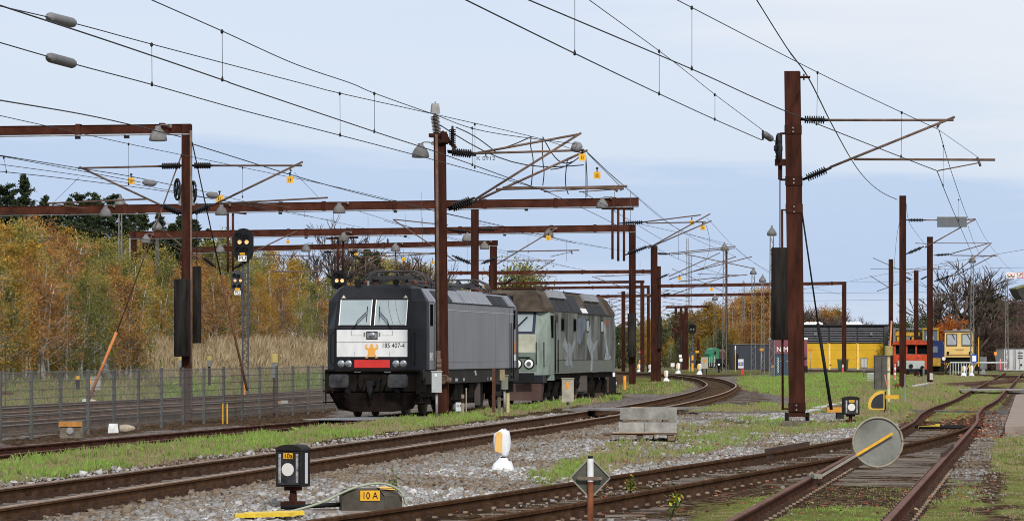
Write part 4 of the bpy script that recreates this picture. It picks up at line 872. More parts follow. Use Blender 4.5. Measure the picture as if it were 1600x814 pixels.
mb = MB(); mb.ibeam(Q(768, 620), Q(768, 415), .28, .28); mb.build('post', [RUST], p4, world=True)
far = [  # x0,y0,x1,y1,depth,D,posts
    (700, 424, 1025, 421.5, .30, 330, [(1022, 592, .3, 421)], 'rusty gantry beam low above the dark green locomotive roof'),
    (768, 441, 1007, 438, .27, 372, [(1003, 590, .3, 438)], 'gantry beam above the tail of the patterned locomotive'),
    (770, 449, 1014, 446, .27, 385, [(1013, 590, .27, 446)], 'gantry with thin beam just below another, left of the far masts'),
    (930, 461, 1236, 457, .30, 410, [(935, 590, .25, 460)], 'lower of two long gantry beams passing behind the tallest mast'),
    (1030, 444.5, 1320, 440, .31, 372, [(1319, 585, .42, 440)], 'upper long gantry beam running to the lone post before the yellow shed'),
    (1040, 478, 1110, 477, .30, 470, [(1056, 588, .3, 478), (1064, 588, .3, 478)], 'small distant gantry among the far masts')]
for x0, y0, x1, y1, dp, D_, po, l in far:
    Q = plane(po[0][0], D_, .04); portal('portal_gantry', l, Q, x0, y0, x1, y1, dp, po, .24, stiff=tuple(np.linspace(x0 + 20, x1 - 20, 4)), conduit=False)
# ================================================================ 6. other single masts
def smast(label, x, yt, yb, D_, w, weightbox=None, br=(), ins=(), footing=True, s=.14, xt=None, dd_=.3):
    Q = plane(x, D_, s); m_ = mast('catenary_mast', label, Q, xt if xt is not None else x, yt, x, yb, w, dd_, footing=footing, plate=footing)
    if br: bracket(m_, Q, br, ins, .032, .09)
    if weightbox: weight(m_, Q, *weightbox, -.3, weightbox[2] - 60)
    return m_, Q
m_, Q = smast('rusty mast of the pair right of the patterned locomotive, with a mossy footing', 1022, 384, 597, 250, .42, None,
      [((1045, 396), (1150, 385)), ((1048, 398), (1148, 388)), ((1045, 432), (1125, 395)), ((1045, 437), (1150, 401)), ((1070, 397), (1180, 420)), ((1080, 425), (1175, 401)), ((1060, 440), (1168, 429)), ((1090, 428), (1160, 430), .02)], [((1025, 396), (1047, 397)), ((1026, 436), (1046, 428))], True)
num_tag(Q(1062, 435), 'yellow number tag on the bracket of the mast pair right of the locomotives', .2); num_tag(Q(1112, 452), 'small yellow number tag between the far brackets', .2)
smast('slimmer mast standing against the thicker one of the pair, with a counterweight on its face', 1029.5, 416, 597, 251, .24, (1026.5, 1034, 495, 545), [((1050, 420), (1130, 455), .02), ((1045, 462), (1140, 430), .03)], [((1034, 462), (1048, 458))], False)
m_, Q = smast('tall rusty mast with a long sign board on its bracket, right of the shed', 1410.5, 306, 606, 180, .31, None,
      [((1447, 344), (1466, 344)), ((1445, 387), (1525, 342)), ((1508, 344), (1524, 342)), ((1430, 380), (1455, 381), .02)], [((1416, 344), (1448, 344)), ((1416, 397), (1444, 385))])
sb = MB(); sb.box((Q(1464, 340) + Q(1510, 355)) / 2 - Vector((0, .12, 0)), (1.38, .05, .46), 0, -.10); sgn = sb.build('sign_board', [mat('sign_back', (.11, .12, .13), .6, .1, 4)], None, loc=Q(1487, 348)); tag(sgn, 'grey back of a long sign board hung on the bracket of the tall mast', 'sign'); MB().box((Q(1464, 339.5) + Q(1511, 340)) / 2 - Vector((0, .12, 0)), (1.44, .07, .05), 0, -.10).build('sign_frame', [GALV], sgn, world=True)
m_, Q = smast('rusty mast with a white box near its foot, rightmost before the rail tractor', 1453, 370, 600, 236, .36, None,
      [((1488, 396), (1545, 380)), ((1486, 432), (1548, 381)), ((1484, 399), (1558, 400)), ((1490, 432), (1555, 398)), ((1458, 380), (1550, 380), .025)], [((1459, 399), (1488, 397)), ((1459, 440), (1488, 430))], False)
MB().box(Q(1455, 588, -.25), (.19, .14, .42)).build('connection_box', [CABG], m_, world=True)
smast('thin rusty mast left of the tall mast that carries the sign board', 1392, 405, 588, 295, .34, None, [((1416, 427), (1480, 415), .025), ((1360, 431), (1390, 450), .03)], [], False)
smast('short rusty mast between the two tall masts in front of the orange rail tractor', 1431.5, 422, 590, 305, .37, None, [((1425, 430), (1364, 403), .03), ((1426, 436), (1370, 455), .03), ((1360, 420), (1470, 420), .02)], [((1410, 431), (1425, 437)), ((1438, 437), (1450, 431))])
# clutter of far masts beyond the curve
for i, (x, yt, yb, D_, w, lab) in enumerate([(1066.5, 490, 583, 430, .38, 'pair of far masts beyond the curve, left mast with counterweights'), (1072, 480, 583, 440, .38, 'far mast beside the yellow staff beyond the curve'), (1060, 510, 580, 470, .32, 'far mast seen left of the counterweighted far pair'),
        (1091, 530, 582, 450, .3, 'far mast with an orange plate right of the distant main signal'), (1042, 525, 580, 520, .35, 'far thin mast just right of the mast pair'), (1045, 540, 578, 560, .3, 'farthest thin mast right of the mast pair'), (1052, 512, 580, 500, .35, 'far mast between the mast pair and the white posted signs'),
        (974, 455, 590, 380, .36, 'far mast in the gap between the locomotive tail and the mast pair'), (1004, 448, 588, 380, .35, 'thin mast in the gap left of the mast pair'), (1013, 470, 586, 420, .3, 'farther thin mast in the gap left of the mast pair'), (1135, 392, 582, 420, .22, 'thin brown mast against the lattice lamp post at the dark building')]):
    Q = plane(x, D_, .03); mm_ = mast('far_mast', lab, Q, x, yt, x, yb, w, .3, footing=False, plate=False)
    if i in (0, 2): weight(mm_, Q, x - 4, x - .5, 520, 560, -.3)
    if i not in (10,):
        bracket(mm_, Q, [((x + 3, yt + 12), (x + 42, yt + 6), .03), ((x + 3, yt + 28), (x + 40, yt + 5), .03), ((x - 4, yt + 14), (x - 40, yt + 9), .03), ((x - 4, yt + 30), (x - 34, yt + 10), .03)], [], .03)
# tangle of thin far brackets and wires seen in the gap
for i in range(7):
    D_ = 400 + 24 * i; y = 462 + 6.5 * i; mb = MB(); mb.tube([A(905 + 4 * i, y + 6, D_), A(1000 + 3 * i, y, D_)], .025, 4).tube([A(1036, y - 10, D_), A(1075 + 2 * i, y - 4, D_)], .025, 4).tube([A(950, y + 9, D_), A(985, y - 6, D_)], .025, 4)
    for x in (930, 952, 972): mb.tube([A(x + i * 3, y + 4, D_), A(x + i * 3, y + 14, D_)], .02, 4)
    o = mb.build('cross_span', [TUBE], None, loc=A(950, y, D_)); tag(o, 'thin far cross span with brackets, in the gap behind the tail of the patterned locomotive', 'cross span', 'far cross spans behind the locomotives')
# brackets between the far gantries, above the locomotives
for i, (pts, lab, D_) in enumerate([([((775, 458), (867, 406)), ((700, 407), (866, 407)), ((752, 455), (775, 445))], 'slanting bracket with black insulator above the rear cab of the grey locomotive', 240), ([((784, 430), (870, 432)), ((925, 432), (1000, 458)), ((930, 432), (1030, 428))], 'thin bracket tubes above the roof of the patterned locomotive', 330),
        ([((560, 402), (700, 396)), ((570, 436), (660, 430)), ((570, 436), (572, 401))], 'thin tubes just above the front pantograph', 260), ([((425, 424), (500, 424)), ((330, 392), (292, 404)), ((300, 404), (420, 404))], 'thin rusty tubes crossing behind the lattice signal post', 235), ([((0, 372), (84, 371)), ((22, 400), (85, 369)), ((0, 407), (112, 408)), ((75, 411), (108, 409))], 'rusty bracket reaching in from the left edge before the wood', 190)]):
    mb = MB()
    for a, b in pts: mb.tube([A(*a, D_), A(*b, D_)], .032, 5)
    o = mb.build('bracket_arm', [TUBE], None, loc=A(*pts[0][0], D_)); tag(o, lab, 'bracket')
    if i == 0: m = MB(); insulator(m, A(784, 445, D_), A(806, 434, D_), .1); insulator(m, A(756, 444, D_), A(745, 436, D_), .1); m.build('insulator', [INS], o, world=True)
num_tag(A(62, 383, 190), 'yellow number tag on the bracket at the left edge, before the wood', .2)
num_tag(A(450, 378, 235), 'yellow number tag between the main signal and the hanging signal', .2); num_tag(A(556, 396, 240), 'yellow number tag just right of the hanging signal rods', .2)
num_tag(A(631, 405, 240), 'yellow number tag above the locomotive cab', .2); num_tag(A(676, 410, 240), 'yellow number tag beside the mast, above the grey locomotive', .2)
# ================================================================ 7. wires
I = lambda a, b: (a, b)
def Dc(y, h=4.43): return F * h / (HZ - y)
wire('upper messenger wire from the top edge to the mast before the grey locomotive', [(236, 0, 56), (347, 49, 62), (460, 100, 69), (547, 130, 75), (585, 146, 77.5), (675, 178, 86), (760, 206, 95), (906, 226, 108)], .012, [((347, 49, 62), (347.5, 125, 62)), ((585, 146, 77.5), (585, 206, 77.5)), ((738, 200, 92), (738, 258, 92))])
wire('contact wire descending from the upper left corner to the mast before the locomotive', [(-20, 2, 48.3), (0, 9, 49), (180, 68, 54.5), (347, 125, 62), (380, 137, 64), (585, 206, 76.6), (700, 244, 86), (860, 302, 105)], .014)
wire('lower left messenger wire carrying a grey barrel insulator near the upper left corner', [(-20, 4, 55), (0, 10, 56), (118, 37.5, 60), (237, 69.5, 64), (469, 130, 74), (531, 146, 77), (675, 178, 88), (840, 216, 104), (906, 238, 109)], .011, [((237, 69.5, 64), (237.5, 132.5, 64)), ((531, 146, 77), (531.5, 211.6, 77)), ((742, 194, 94), (742, 262, 94))], [((73, 26, 58.5), (118, 37.5, 60))])
wire('contact wire carrying the lower grey barrel insulator near the left edge', [(-20, 61, 55), (0, 67, 56), (118, 101, 60), (237, 132.5, 64), (380, 173, 70), (531, 211.6, 77), (700, 256, 89), (860, 300, 105)], .012, [], [((73, 89, 58.5), (118, 101, 60))])
wire('thick feeder from the left edge to the nearest gantry post', [(-20, 153, 80), (0, 157, 82), (150, 183, 98), (282, 214, 115.5)], .02)
wire('thin messenger wire crossing below the nearest gantry beam', [(-20, 176, 78), (0, 181, 80), (201, 225, 100), (380, 262, 122), (560, 300, 150), (700, 335, 180)], .011, [((201, 225, 100), (201, 288, 100)), ((379, 262, 122), (379, 308, 122))])
wire('upper wire of the lowest pair at the left edge', [(-20, 240, 88), (0, 243, 90), (130, 264, 108), (205, 276, 115), (300, 296, 120)], .014)
wire('thin wire just below the upper of the lowest pair at the left edge', [(-20, 241, 92), (0, 244, 94), (130, 268, 110), (220, 285, 116)], .012, [((6, 246, 94), (10, 269, 94))])
wire('lower messenger at the left edge in front of the spruces', [(-20, 254, 98), (0, 257, 100), (130, 275, 116), (250, 295, 130), (380, 320, 155), (520, 345, 200)], .011)
wire('lowest contact wire at the left edge in front of the spruces', [(-20, 266, 98), (0, 268, 100), (110, 280, 114), (230, 295, 128), (300, 306, 138), (420, 325, 170)], .013)
wire('thick wire descending from the nearest gantry post to the long gantry', [(300, 225, 116.5), (380, 250, 122), (450, 272, 130), (527, 293.5, 140), (601, 312, 152), (690, 332, 172), (780, 352, 200), (900, 380, 260)], .02)
wire('thin steady wire at the left bracket of the nearest gantry', [(83, 317, 117), (124, 277, 117)], .007, [], [], False)
wire('thin steady wire at the right bracket of the nearest gantry', [(497, 308, 115), (460, 270, 115)], .007, [], [], False)
wire('messenger wire from the top edge to the steady arm of the tallest mast', [(1040, -8, 62), (1057, 0, 64), (1277.5, 113.5, 83), (1409, 176, 89), (1467, 203, 93.5)], .012, [((1081, 12, 66), (1081, 108, 66)), ((1277.5, 113.5, 83), (1276, 194, 83)), ((1409, 176, 89), (1408, 245, 89))])
wire('contact wire crossing the head of the tallest mast', [(805, -9, 51), (825, 0, 52.6), (1080, 108, 66), (1180, 153.5, 73), (1252, 184, 79), (1408, 245.5, 89), (1464, 267, 93)], .014)
wire('messenger wire ending at the tension wheel of the tallest mast', [(905, -10, 58), (920, 0, 60), (1050, 95, 76), (1117, 148, 86), (1192, 204, 91)], .011, [((898, -6, 58), (898, 84, 58)), ((1030, 80, 74), (1030, 147, 74)), ((1117, 148, 86), (1117, 187, 86))])
wire('contact wire ending at the tension wheel of the tallest mast', [(712, -8, 48), (727, 0, 49), (898, 84, 58), (1030, 147, 74), (1117, 187, 86), (1190, 219, 91)], .014)
o = wire('short yoke and grey insulator before the tension wheel of the tallest mast', [(1192, 204, 91), (1192, 219, 91)], .03, [], [((1193, 209, 91), (1206, 218, 92))], False); wire('short tail wire at the tension wheel of the tallest mast', [(1206, 218, 92), (1216, 224, 93)], .014, [], [], False)
wire('thick feeder swooping from the top edge to the tall mast with the sign board', [(1174, -12, 88), (1182, 0, 90), (1230, 76, 91), (1263, 122, 93), (1300, 195, 110), (1335, 257, 134), (1358, 285, 150), (1380, 302, 165), (1402, 312, 179.5)], .022)
wire('messenger wire from the tallest mast to the sign board bracket', [(1467, 203, 93.5), (1488, 273, 125), (1512, 340, 172), (1523, 345, 180)], .013, [((1474, 228, 108), (1473.5, 290, 108)), ((1498, 312, 142), (1498, 345, 142))])
wire('contact wire from the tallest mast to the masts at the right', [(1464, 267, 93.5), (1486, 322, 125), (1505, 365, 165), (1520, 400, 236)], .014)
wire('steady wire at the bracket tip of the tallest mast', [(1528, 246, 93.5), (1468, 204, 93.5)], .007, [], [], False)
for i, (pts, l) in enumerate([([(906, 228, 108), (985, 300, 140), (1060, 358, 190), (1140, 386, 250)], 'messenger wire running on from the mast before the locomotive to the mast pair'), ([(918, 238, 109), (975, 290, 135), (1070, 365, 190), (1148, 400, 250)], 'second messenger wire from the mast before the locomotive'), ([(860, 302, 106), (960, 350, 140), (1060, 405, 200), (1140, 432, 250)], 'contact wire running on beyond the mast before the locomotive'), ([(970, 292, 109), (918, 240, 109)], 'steady wire at the tip of the bracket before the locomotive'),
        ([(1104, 340, 170), (1170, 405, 260), (1240, 440, 330), (1320, 462, 420)], 'messenger wire from the far bracket towards the yellow shed'), ([(1150, 388, 250), (1200, 425, 320), (1260, 452, 400)], 'thin far wire over the dark building'), ([(1104, 352, 170), (1108, 392, 240), (1090, 440, 330)], 'far contact wire turning with the curve'), ([(1140, 388, 250), (1120, 430, 330), (1085, 470, 430)], 'far messenger turning with the curve'),
        ([(700, 335, 180), (820, 362, 230), (960, 390, 300)], 'thin wire over the locomotive roofs'), ([(560, 330, 170), (700, 372, 210), (840, 408, 280), (960, 430, 340)], 'thin lower wire over the locomotive roofs'), ([(740, 348, 170), (870, 375, 205), (1000, 396, 250)], 'dark wire from the tag to the mast pair'), ([(600, 345, 200), (760, 385, 250), (900, 420, 330)], 'faint wire over the pantograph'),
        ([(1255, 452, 380), (1320, 441, 372), (1400, 425, 330), (1600, 390, 240)], 'faint wire rising to the right above the yellow shed'), ([(1250, 458, 380), (1400, 457, 380), (1480, 455, 380)], 'level wire above the yellow shed'), ([(1250, 470, 400), (1400, 468, 380), (1600, 462, 360)], 'lower level wire above the yellow shed'), ([(1524, 343, 180), (1545, 380, 236), (1575, 418, 300), (1602, 436, 340)], 'messenger wire descending to the right edge'), ([(1512, 352, 180), (1530, 395, 236), (1560, 430, 320)], 'contact wire descending to the right edge'),
        ([(1416, 318, 180), (1422, 350, 190), (1448, 385, 232)], 'drooping feeder between the tall mast and the mast with the white box'), ([(1410, 330, 180), (1400, 380, 230), (1394, 470, 292)], 'slack feeder hanging beside the thin mast'), ([(1455, 421, 320), (1600, 418, 300)], 'level tube like wire at the right, above the bare tree'), ([(1330, 441, 372), (1430, 441, 330)], 'level wire between the lone post and the short mast'), ([(300, 295, 140), (470, 335, 190), (640, 372, 250)], 'thin wire behind the long gantry beam'), ([(130, 355, 180), (330, 392, 230), (560, 425, 320)], 'faint wire in front of the wood'), ([(0, 330, 150), (190, 368, 190), (420, 408, 260)], 'faint lower wire in front of the wood'),
        ([(910, 300, 109), (985, 345, 135), (1040, 378, 170)], 'lower wire at the free end of the long gantry'), ([(975, 345, 170), (1100, 372, 220), (1150, 385, 250)], 'wire between the hanging rods and the mast pair')]):
    wire(l, pts, .012 if pts[0][2] < 200 else .015, m=WIREM if pts[0][2] < 200 else WIREG)
for i, (x, y0, y1, D_) in enumerate([(658, 300, 352, 150), (476, 325, 340, 165), (633, 335, 372, 175), (660, 340, 380, 175), (960, 290, 330, 130), (985, 300, 345, 140), (1000, 405, 425, 250), (1060, 360, 405, 190), (1100, 385, 405, 240), (915, 245, 310, 110), (825, 366, 400, 215), (885, 378, 408, 230), (575, 338, 372, 170), (730, 378, 430, 230), (793, 395, 420, 260)]):
    mb = MB(); mb.tube([A(x, y0, D_), A(x, y1, D_)], .009, 3); o = mb.build('dropper_wire', [WIREG], None, loc=A(x, y0, D_)); tag(o, 'thin vertical dropper hanging between two overhead wires', 'dropper', 'droppers between the overhead wires')
bpy.data.objects.remove(lampP.children[0]); 
for ch in list(lampP.children): bpy.data.objects.remove(ch)
bpy.data.objects.remove(lampP)
# ================================================================ LOCOMOTIVES
AL = math.atan(.158)
LG = mat('loco_grey_paint', (.160, .165, .178), .45, .10, 1.1, spec=.25, col2=(.222, .227, .245), stretch=(1, .6, .35), detail=8); LBK = mat('loco_black_paint', (.007, .0075, .010), .5, .3, 1.2, spec=.2, col2=(.017, .018, .023))
LROOF = mat('loco_roof_grey', (.11, .12, .145), .5, .25, 1.8, stretch=(1, 6, .5), col2=(.30, .31, .345), spec=.2); UND = mat('underframe_dirt', (.008, .0068, .006), .9, .4, 2, col2=(.024, .019, .016), spec=.05); SOLE = mat('solebar_grey', (.021, .0195, .0185), .75, .3, 2, col2=(.042, .038, .035))
PLOW = mat('plough_brown', (.007, .005, .0045), .9, .4, 2, col2=(.018, .0125, .0105), spec=.05); LWHITE = mat('panel_white', (.70, .705, .70), .5, .1, 2.2, stretch=(1, 1, .4), col2=(.82, .82, .82), detail=8, spec=.2); LRED = mat('panel_red', (.60, .035, .03), .45, .1, 3); LOR = mat('emblem_orange', (.66, .32, .055), .5, .08, 4)
BLIND = mat('windscreen_blind', (.25, .30, .315), .2, .08, .5, coat=.35, col2=(.33, .38, .395)); CHROME = mat('headlight_chrome', (.36, .38, .40), .22, .2, 9, metal=.8); LTXT = BLACK
def arc(c, r, a0, a1, n=10, w=1.0): return [(c[0] + r * math.cos(R(a0 + (a1 - a0) * i / n)) * w, c[1] + r * math.sin(R(a0 + (a1 - a0) * i / n))) for i in range(n + 1)]
def quad_on(mb, x0, x1, z0, z1, fy, t=.02, m=0, n=1):
    """panel lying on a front whose depth is fy(z)"""
    rings = []
    for i in range(n + 1):
        z = z0 + (z1 - z0) * i / n; y = fy(z); rings.append([(x0, y - t, z), (x1, y - t, z), (x1, y + .03, z), (x0, y + .03, z)])
    return mb.loft(rings, m)
def nose(root, name, m, levels, back, flip=None):
    mb = MB(); rings = []
    for z, hw, ys, fw, yf in levels:
        r = [(-hw, back, z), (-hw, ys, z), (-fw - .06, yf + .05, z), (-fw, yf, z), (fw, yf, z), (fw + .06, yf + .05, z), (hw, ys, z), (hw, back, z)]
        rings.append([(x, (flip - y) if flip else y, z) for x, y, z in r])
    mb.loft(rings, 0); return mb.build(name, [m], root)
def wheelset(root, ys, r=.60, xs=(-.75, .75)):
    for y in ys:
        for x in xs:
            mb = MB(); s = 1 if x > 0 else -1
            mb.lathe((x - s * .07, y, r), (x + s * .07, y, r), [(0, r + .03), (.2, r + .03), (.22, r), (.75, r), (.76, r * .80), (.9, r * .78), (.92, r * .3), (1, r * .28)], 24); mb.build('wheel', [mat('wheel_steel', (.05, .042, .038), .6, .3, 3)], root)
def bogie(root, yc, wb=2.6, xo=1.05):
    mb = MB()
    for s in (-1, 1):
        x = s * xo; mb.box((x, yc, .70), (.18, wb + 1.3, .22)).box((x, yc, .52), (.2, .9, .32)).box((x * 1.03, yc - wb / 2, .60), (.24, .42, .40)).box((x * 1.03, yc + wb / 2, .60), (.24, .42, .40))
        for dy in (-wb / 2 - .28, -wb / 2 + .28, wb / 2 - .28, wb / 2 + .28): mb.cyl((x * 1.06, yc + dy, .45), (x * 1.06, yc + dy, .92), .09, 8)
        mb.cyl((x * 1.12, yc - .5, .45), (x * 1.12, yc + .4, .95), .05, 6).cyl((x * 1.15, yc + .3, .55), (x * 1.15, yc + 1.0, .62), .06, 6)
    mb.build('bogie_frame', [UND], root); wheelset(root, (yc - wb / 2, yc + wb / 2))
def panto(root, yc, z0):
    mb = MB(); mb.box((0, yc, z0 + .08), (1.7, 1.9, .05)).box((-.6, yc, z0 + .22), (.08, 2.0, .10)).box((.6, yc, z0 + .22), (.08, 2.0, .10)).bar((-.55, yc - .8, z0 + .3), (-.1, yc + .9, z0 + .38), .07, .07).bar((.55, yc - .8, z0 + .3), (.1, yc + .9, z0 + .38), .07, .07).box((0, yc - .75, z0 + .3), (1.3, .1, .12)).box((0, yc + .7, z0 + .3), (.7, .1, .1)).box((-.35, yc - .2, z0 + .28), (.3, .5, .2)).box((.3, yc + .1, z0 + .27), (.25, .4, .18))
    o = mb.build('pantograph', [mat('pantograph_dark', (.03, .03, .032), .5, .3, 4)], root)
    mb = MB()
    for dy in (-.28, .22): mb.tube([(-1.05, yc + dy, z0 + .10), (-1.0, yc + dy, z0 + .25), (-.85, yc + dy, z0 + .40), (-.6, yc + dy, z0 + .50), (.6, yc + dy, z0 + .50), (.85, yc + dy, z0 + .40), (1.0, yc + dy, z0 + .25), (1.05, yc + dy, z0 + .10)], .028, 6)
    for x in (-.45, 0, .45): mb.bar((x, yc - .28, z0 + .45), (x, yc + .22, z0 + .45), .04, .04).bar((x * .9, yc - .7, z0 + .30), (x * 1.1, yc - .2, z0 + .46), .05, .05).bar((x * 1.5, yc + .5, z0 + .28), (x, yc + .1, z0 + .44), .06, .05)
    mb.build('collector_head', [mat('collector_grey', (.045, .045, .046), .6, .3, 4)], o)
    for x in (-.75, .75):
        for dy in (-.85, .85): m = MB(); insulator(m, (x, yc + dy, z0 - .02), (x, yc + dy, z0 + .22), .09, 5, .05); m.build('insulator', [mat('insulator_red', (.13, .04, .03), .45, .2, 4)], o)
def loco_electric():
    D0 = 112.0; r = thing('electric_locomotive', 'grey electric locomotive with black nose, white front panel and red stripe', 'locomotive', (-4.12 - .08, D0, -.10), -math.atan(.170))
    lv = [(1.41, 1.49, 1.30, 1.10, .60), (2.62, 1.49, 1.30, 1.09, .60), (3.41, 1.47, 1.42, 1.05, .92), (3.80, 1.24, 1.62, 1.0, 1.08), (3.885, 1.12, 1.8, .94, 1.2)]
    fy = lambda z: .60 + max(0, z - 2.62) * .405
    nose(r, 'cab', LBK, lv, 1.75); nose(r, 'cab', LBK, lv, 1.75, 18.9)
    MB().prism([(-1.488, 1.41), (1.488, 1.41), (1.488, 3.41), (-1.488, 3.41)], 1.752, 17.148).build('body', [LG], r)
    roof = MB().prism([(-1.46, 3.412), (1.46, 3.412), (1.17, 3.80), (1.02, 3.83), (-1.02, 3.83), (-1.17, 3.80)], 1.753, 17.147).build('roof', [LROOF], r)
    def slope(mb, s, y0, y1, f0=.12, f1=.9, t=.02, m=0):
        P = lambda f, o: (s * (1.46 - .29 * f + o * .8), 3.412 + .388 * f + o * .6); a, b, c, d = P(f0, t), P(f1, t), P(f1, -.02), P(f0, -.02); mb.prism([a, b, c, d], y0, y1, m)
    for y0, y1 in ((3.2, 4.5), (4.6, 5.8), (12.9, 13.6), (13.7, 14.7), (14.8, 15.8)):
        for s in (-1, 1): mb = MB(); slope(mb, s, y0, y1); mb.build('roof_grille', [mat('grille_dark', (.025, .026, .03), .7, .2, 3)], roof)
    
    for s, a, b_, f_, t_ in ((1, 7.8, 12.2, 1.05, .06), (-1, 7.8, 12.2, 1.05, .06), (1, 1.76, 2.6, 1, .03), (1, 16.1, 17.14, 1, .03)): mb = MB(); slope(mb, s, a, b_, 0, f_, t_); mb.build('roof_hood', [LROOF], roof)
    for i in range(26): MB().box((1.47, 3.6 + i * .52, 3.425), (.06, .30, .04)).build('gutter_clip', [BLACK], r); 
    MB().box((1.489, 10.0, 3.20), (.012, 13.4, .016)).build('trim_strip', [mat('trim_light', (.42, .43, .45), .4, .1)], r)
    # windscreens
    for x0, x1 in ((-1.0, -.06), (.06, 1.0)):
        mb = MB(); quad_on(mb, x0, x1, 2.72, 3.46, fy, .012); w = mb.build('windscreen', [BLIND], r)
        f = MB(); quad_on(f, x0 - .035, x0, 2.69, 3.49, fy, .018, 0); quad_on(f, x1, x1 + .035, 2.69, 3.49, fy, .018); quad_on(f, x0, x1, 2.69, 2.72, fy, .018); quad_on(f, x0, x1, 3.46, 3.49, fy, .018); f.build('window_rubber', [BLACK], w)
        
        for xe in (x0, x1): f = MB(); quad_on(f, xe - .012, xe + .012, 2.71, 3.47, fy, .022); f.build('window_trim', [WHITE], w)
    mb = MB()
    for x in (.42, .64): mb.tube([(x + .22 * (1 - f) ** 2 * (1 if x < .5 else .9), fy(2.74 + .7 * f) - .016, 2.74 + .7 * f) if False else (x + .20 * (1 - f) ** 1.6, fy(2.74 + .7 * f) - .016, 2.74 + .7 * f) for f in [i / 6 for i in range(7)]], .005, 3)
    mb.build('blind_cords', [BLACK], r)
    for s in (-1, 1):
        mb = MB(); x0 = s * .55; x1 = s * .16
        mb.tube([(x0, .54, 2.60), (x0 - s * .1, fy(2.85) - .06, 2.85), (x1 + s * .05, fy(3.1) - .06, 3.10)], .010, 5).tube([(x0 + s * .05, .54, 2.60), (x1 + s * .03, fy(3.04) - .06, 3.04)], .008, 5).tube([(x1 + s * .03, fy(2.9) - .05, 2.78), (x1 + s * .02, fy(3.25) - .05, 3.27)], .012, 5); mb.build('wiper', [BLACK], r)
        mb = MB(); quad_on(mb, s * .93 - .06, s * .93 + .06, 3.52, 3.535, fy, .02); mb.prism([(s * .93 - .04, 3.54), (s * .93 + .04, 3.54), (s * .93, 3.60)], fy(3.55) - .02, fy(3.55) + .03); mb.build('warning_triangle', [mat('sign_cream', (.72, .62, .5), .5, .1)], r)
    p = MB().mm((-1.055, .57, 1.79), (1.055, .62, 2.205)).mm((-1.055, .57, 2.22), (1.055, .62, 2.58)).build('front_panel', [LWHITE], r)
    text_mesh('185 407-4', .20, 'number', LTXT, r, (.635, .566, 2.115), (1, 0, 0), (0, 0, 1), sx=.84)
    e = MB(); ex, ez = -.01, 2.0
    for poly in ([(-.10, .03), (-.05, .085), (0, .10), (.05, .085), (.10, .03), (.115, -.05), (.07, -.13), (.035, -.175), (-.035, -.175), (-.07, -.13), (-.115, -.05)], [(-.055, .10), (0, .115), (.055, .10), (.03, .165), (0, .185), (-.03, .165)]):
        e.prism([(ex + a, ez + b) for a, b in poly], .558, .572)
    for s in (-1, 1):
        outer = arc((s * .115, .085), .085, -95, 75, 9, s) if s > 0 else [(-a, b) for a, b in arc((.115, .085), .085, -95, 75, 9)]
        inner = arc((s * .105, .105), .05, 75, -95, 9, s) if s > 0 else [(-a, b) for a, b in arc((.105, .105), .05, 75, -95, 9)]
        e.prism([(ex + a, ez + b) for a, b in outer + inner], .558, .572)
        e.prism([(ex + s * a, ez + b) for a, b in [(.06, -.16), (.10, -.10), (.155, -.225), (.19, -.225), (.19, -.245), (.10, -.245), (.10, -.225), (.125, -.225)]], .558, .572)
        e.prism([(ex + s * a, ez + b) for a, b in [(.0, -.195), (.09, -.195), (.09, -.212), (.0, -.212)]], .558, .572)
    e.build('emblem', [LOR], r)
    mb = MB().mm((-.17, .56, 2.30), (.17, .60, 2.53)); c = mb.build('camera_box', [BLACK], r); MB().lathe((0, .575, 2.415), (0, .54, 2.415), [(0, .10), (.6, .10), (1, .085)], 14).build('lamp_lens', [CHROME], c)
    MB().mm((-.145, .545, 2.33), (.145, .562, 2.50)).build('lamp_bezel', [DGALV], c)
    mb = MB()
    for x0, x1, z0, z1 in ((-.62, -.30, 2.415, 2.42), (-.62, -.61, 2.42, 2.55), (.30, .62, 2.415, 2.42), (.61, .62, 2.42, 2.55), (-.25, -.2, 2.38, 2.5), (.2, .25, 2.38, 2.5), (-.52, -.515, 1.82, 1.95), (.52, .525, 1.82, 1.95)): mb.mm((x0, .562, z0), (x1, .572, z1))
    mb.build('panel_seams', [DGALV], p)
    MB().mm((-.53, .575, 1.47), (.53, .63, 1.70)).build('red_panel', [LRED], r)
    for x in (-.93, -.71, .71, .93):
        h = MB().lathe((x, .62, 1.585), (x, .57, 1.585), [(0, .11), (.5, .112), (.8, .10), (.82, .095), (1, .08)], 16).build('headlight', [CHROME], r)
    mb = MB().mm((-1.42, .58, 1.36), (1.42, .95, 1.42)); mb.mm((-1.42, .70, .78), (1.42, 1.3, 1.36)); mb.mm((-1.44, .66, .70), (-1.30, 1.0, 1.36)).mm((1.30, .66, .70), (1.44, 1.0, 1.36)); mb.build('buffer_beam', [UND], r)
    for s in (-1, 1):
        mb = MB().cyl((s * .875, .72, 1.08), (s * .875, .30, 1.08), .15, 12).cyl((s * .875, .30, 1.08), (s * .875, .06, 1.08), .11, 12); bf = mb.build('buffer', [UND], r)
        pl = [(-.24, -.19), (.24, -.19), (.29, -.13), (.29, .13), (.24, .19), (-.24, .19), (-.29, .13), (-.29, -.13)]
        MB().prism([(s * .875 + a, 1.09 + b) for a, b in pl], 0, .06).build('buffer_plate', [mat('buffer_plate_grey', (.016, .0165, .018), .55, .4, 3, col2=(.055, .055, .058))], bf)
        mb = MB(); mb.tube([(s * .45, .70, 1.25), (s * .40, .5, .95), (s * .33, .62, .75)], .035, 6).tube([(s * .25, .70, 1.15), (s * .28, .45, .85), (s * .22, .6, .62)], .03, 6).box((s * .74, .66, .72), (.16, .16, .26)); mb.build('brake_hose', [BLACK], r)
        mb = MB()
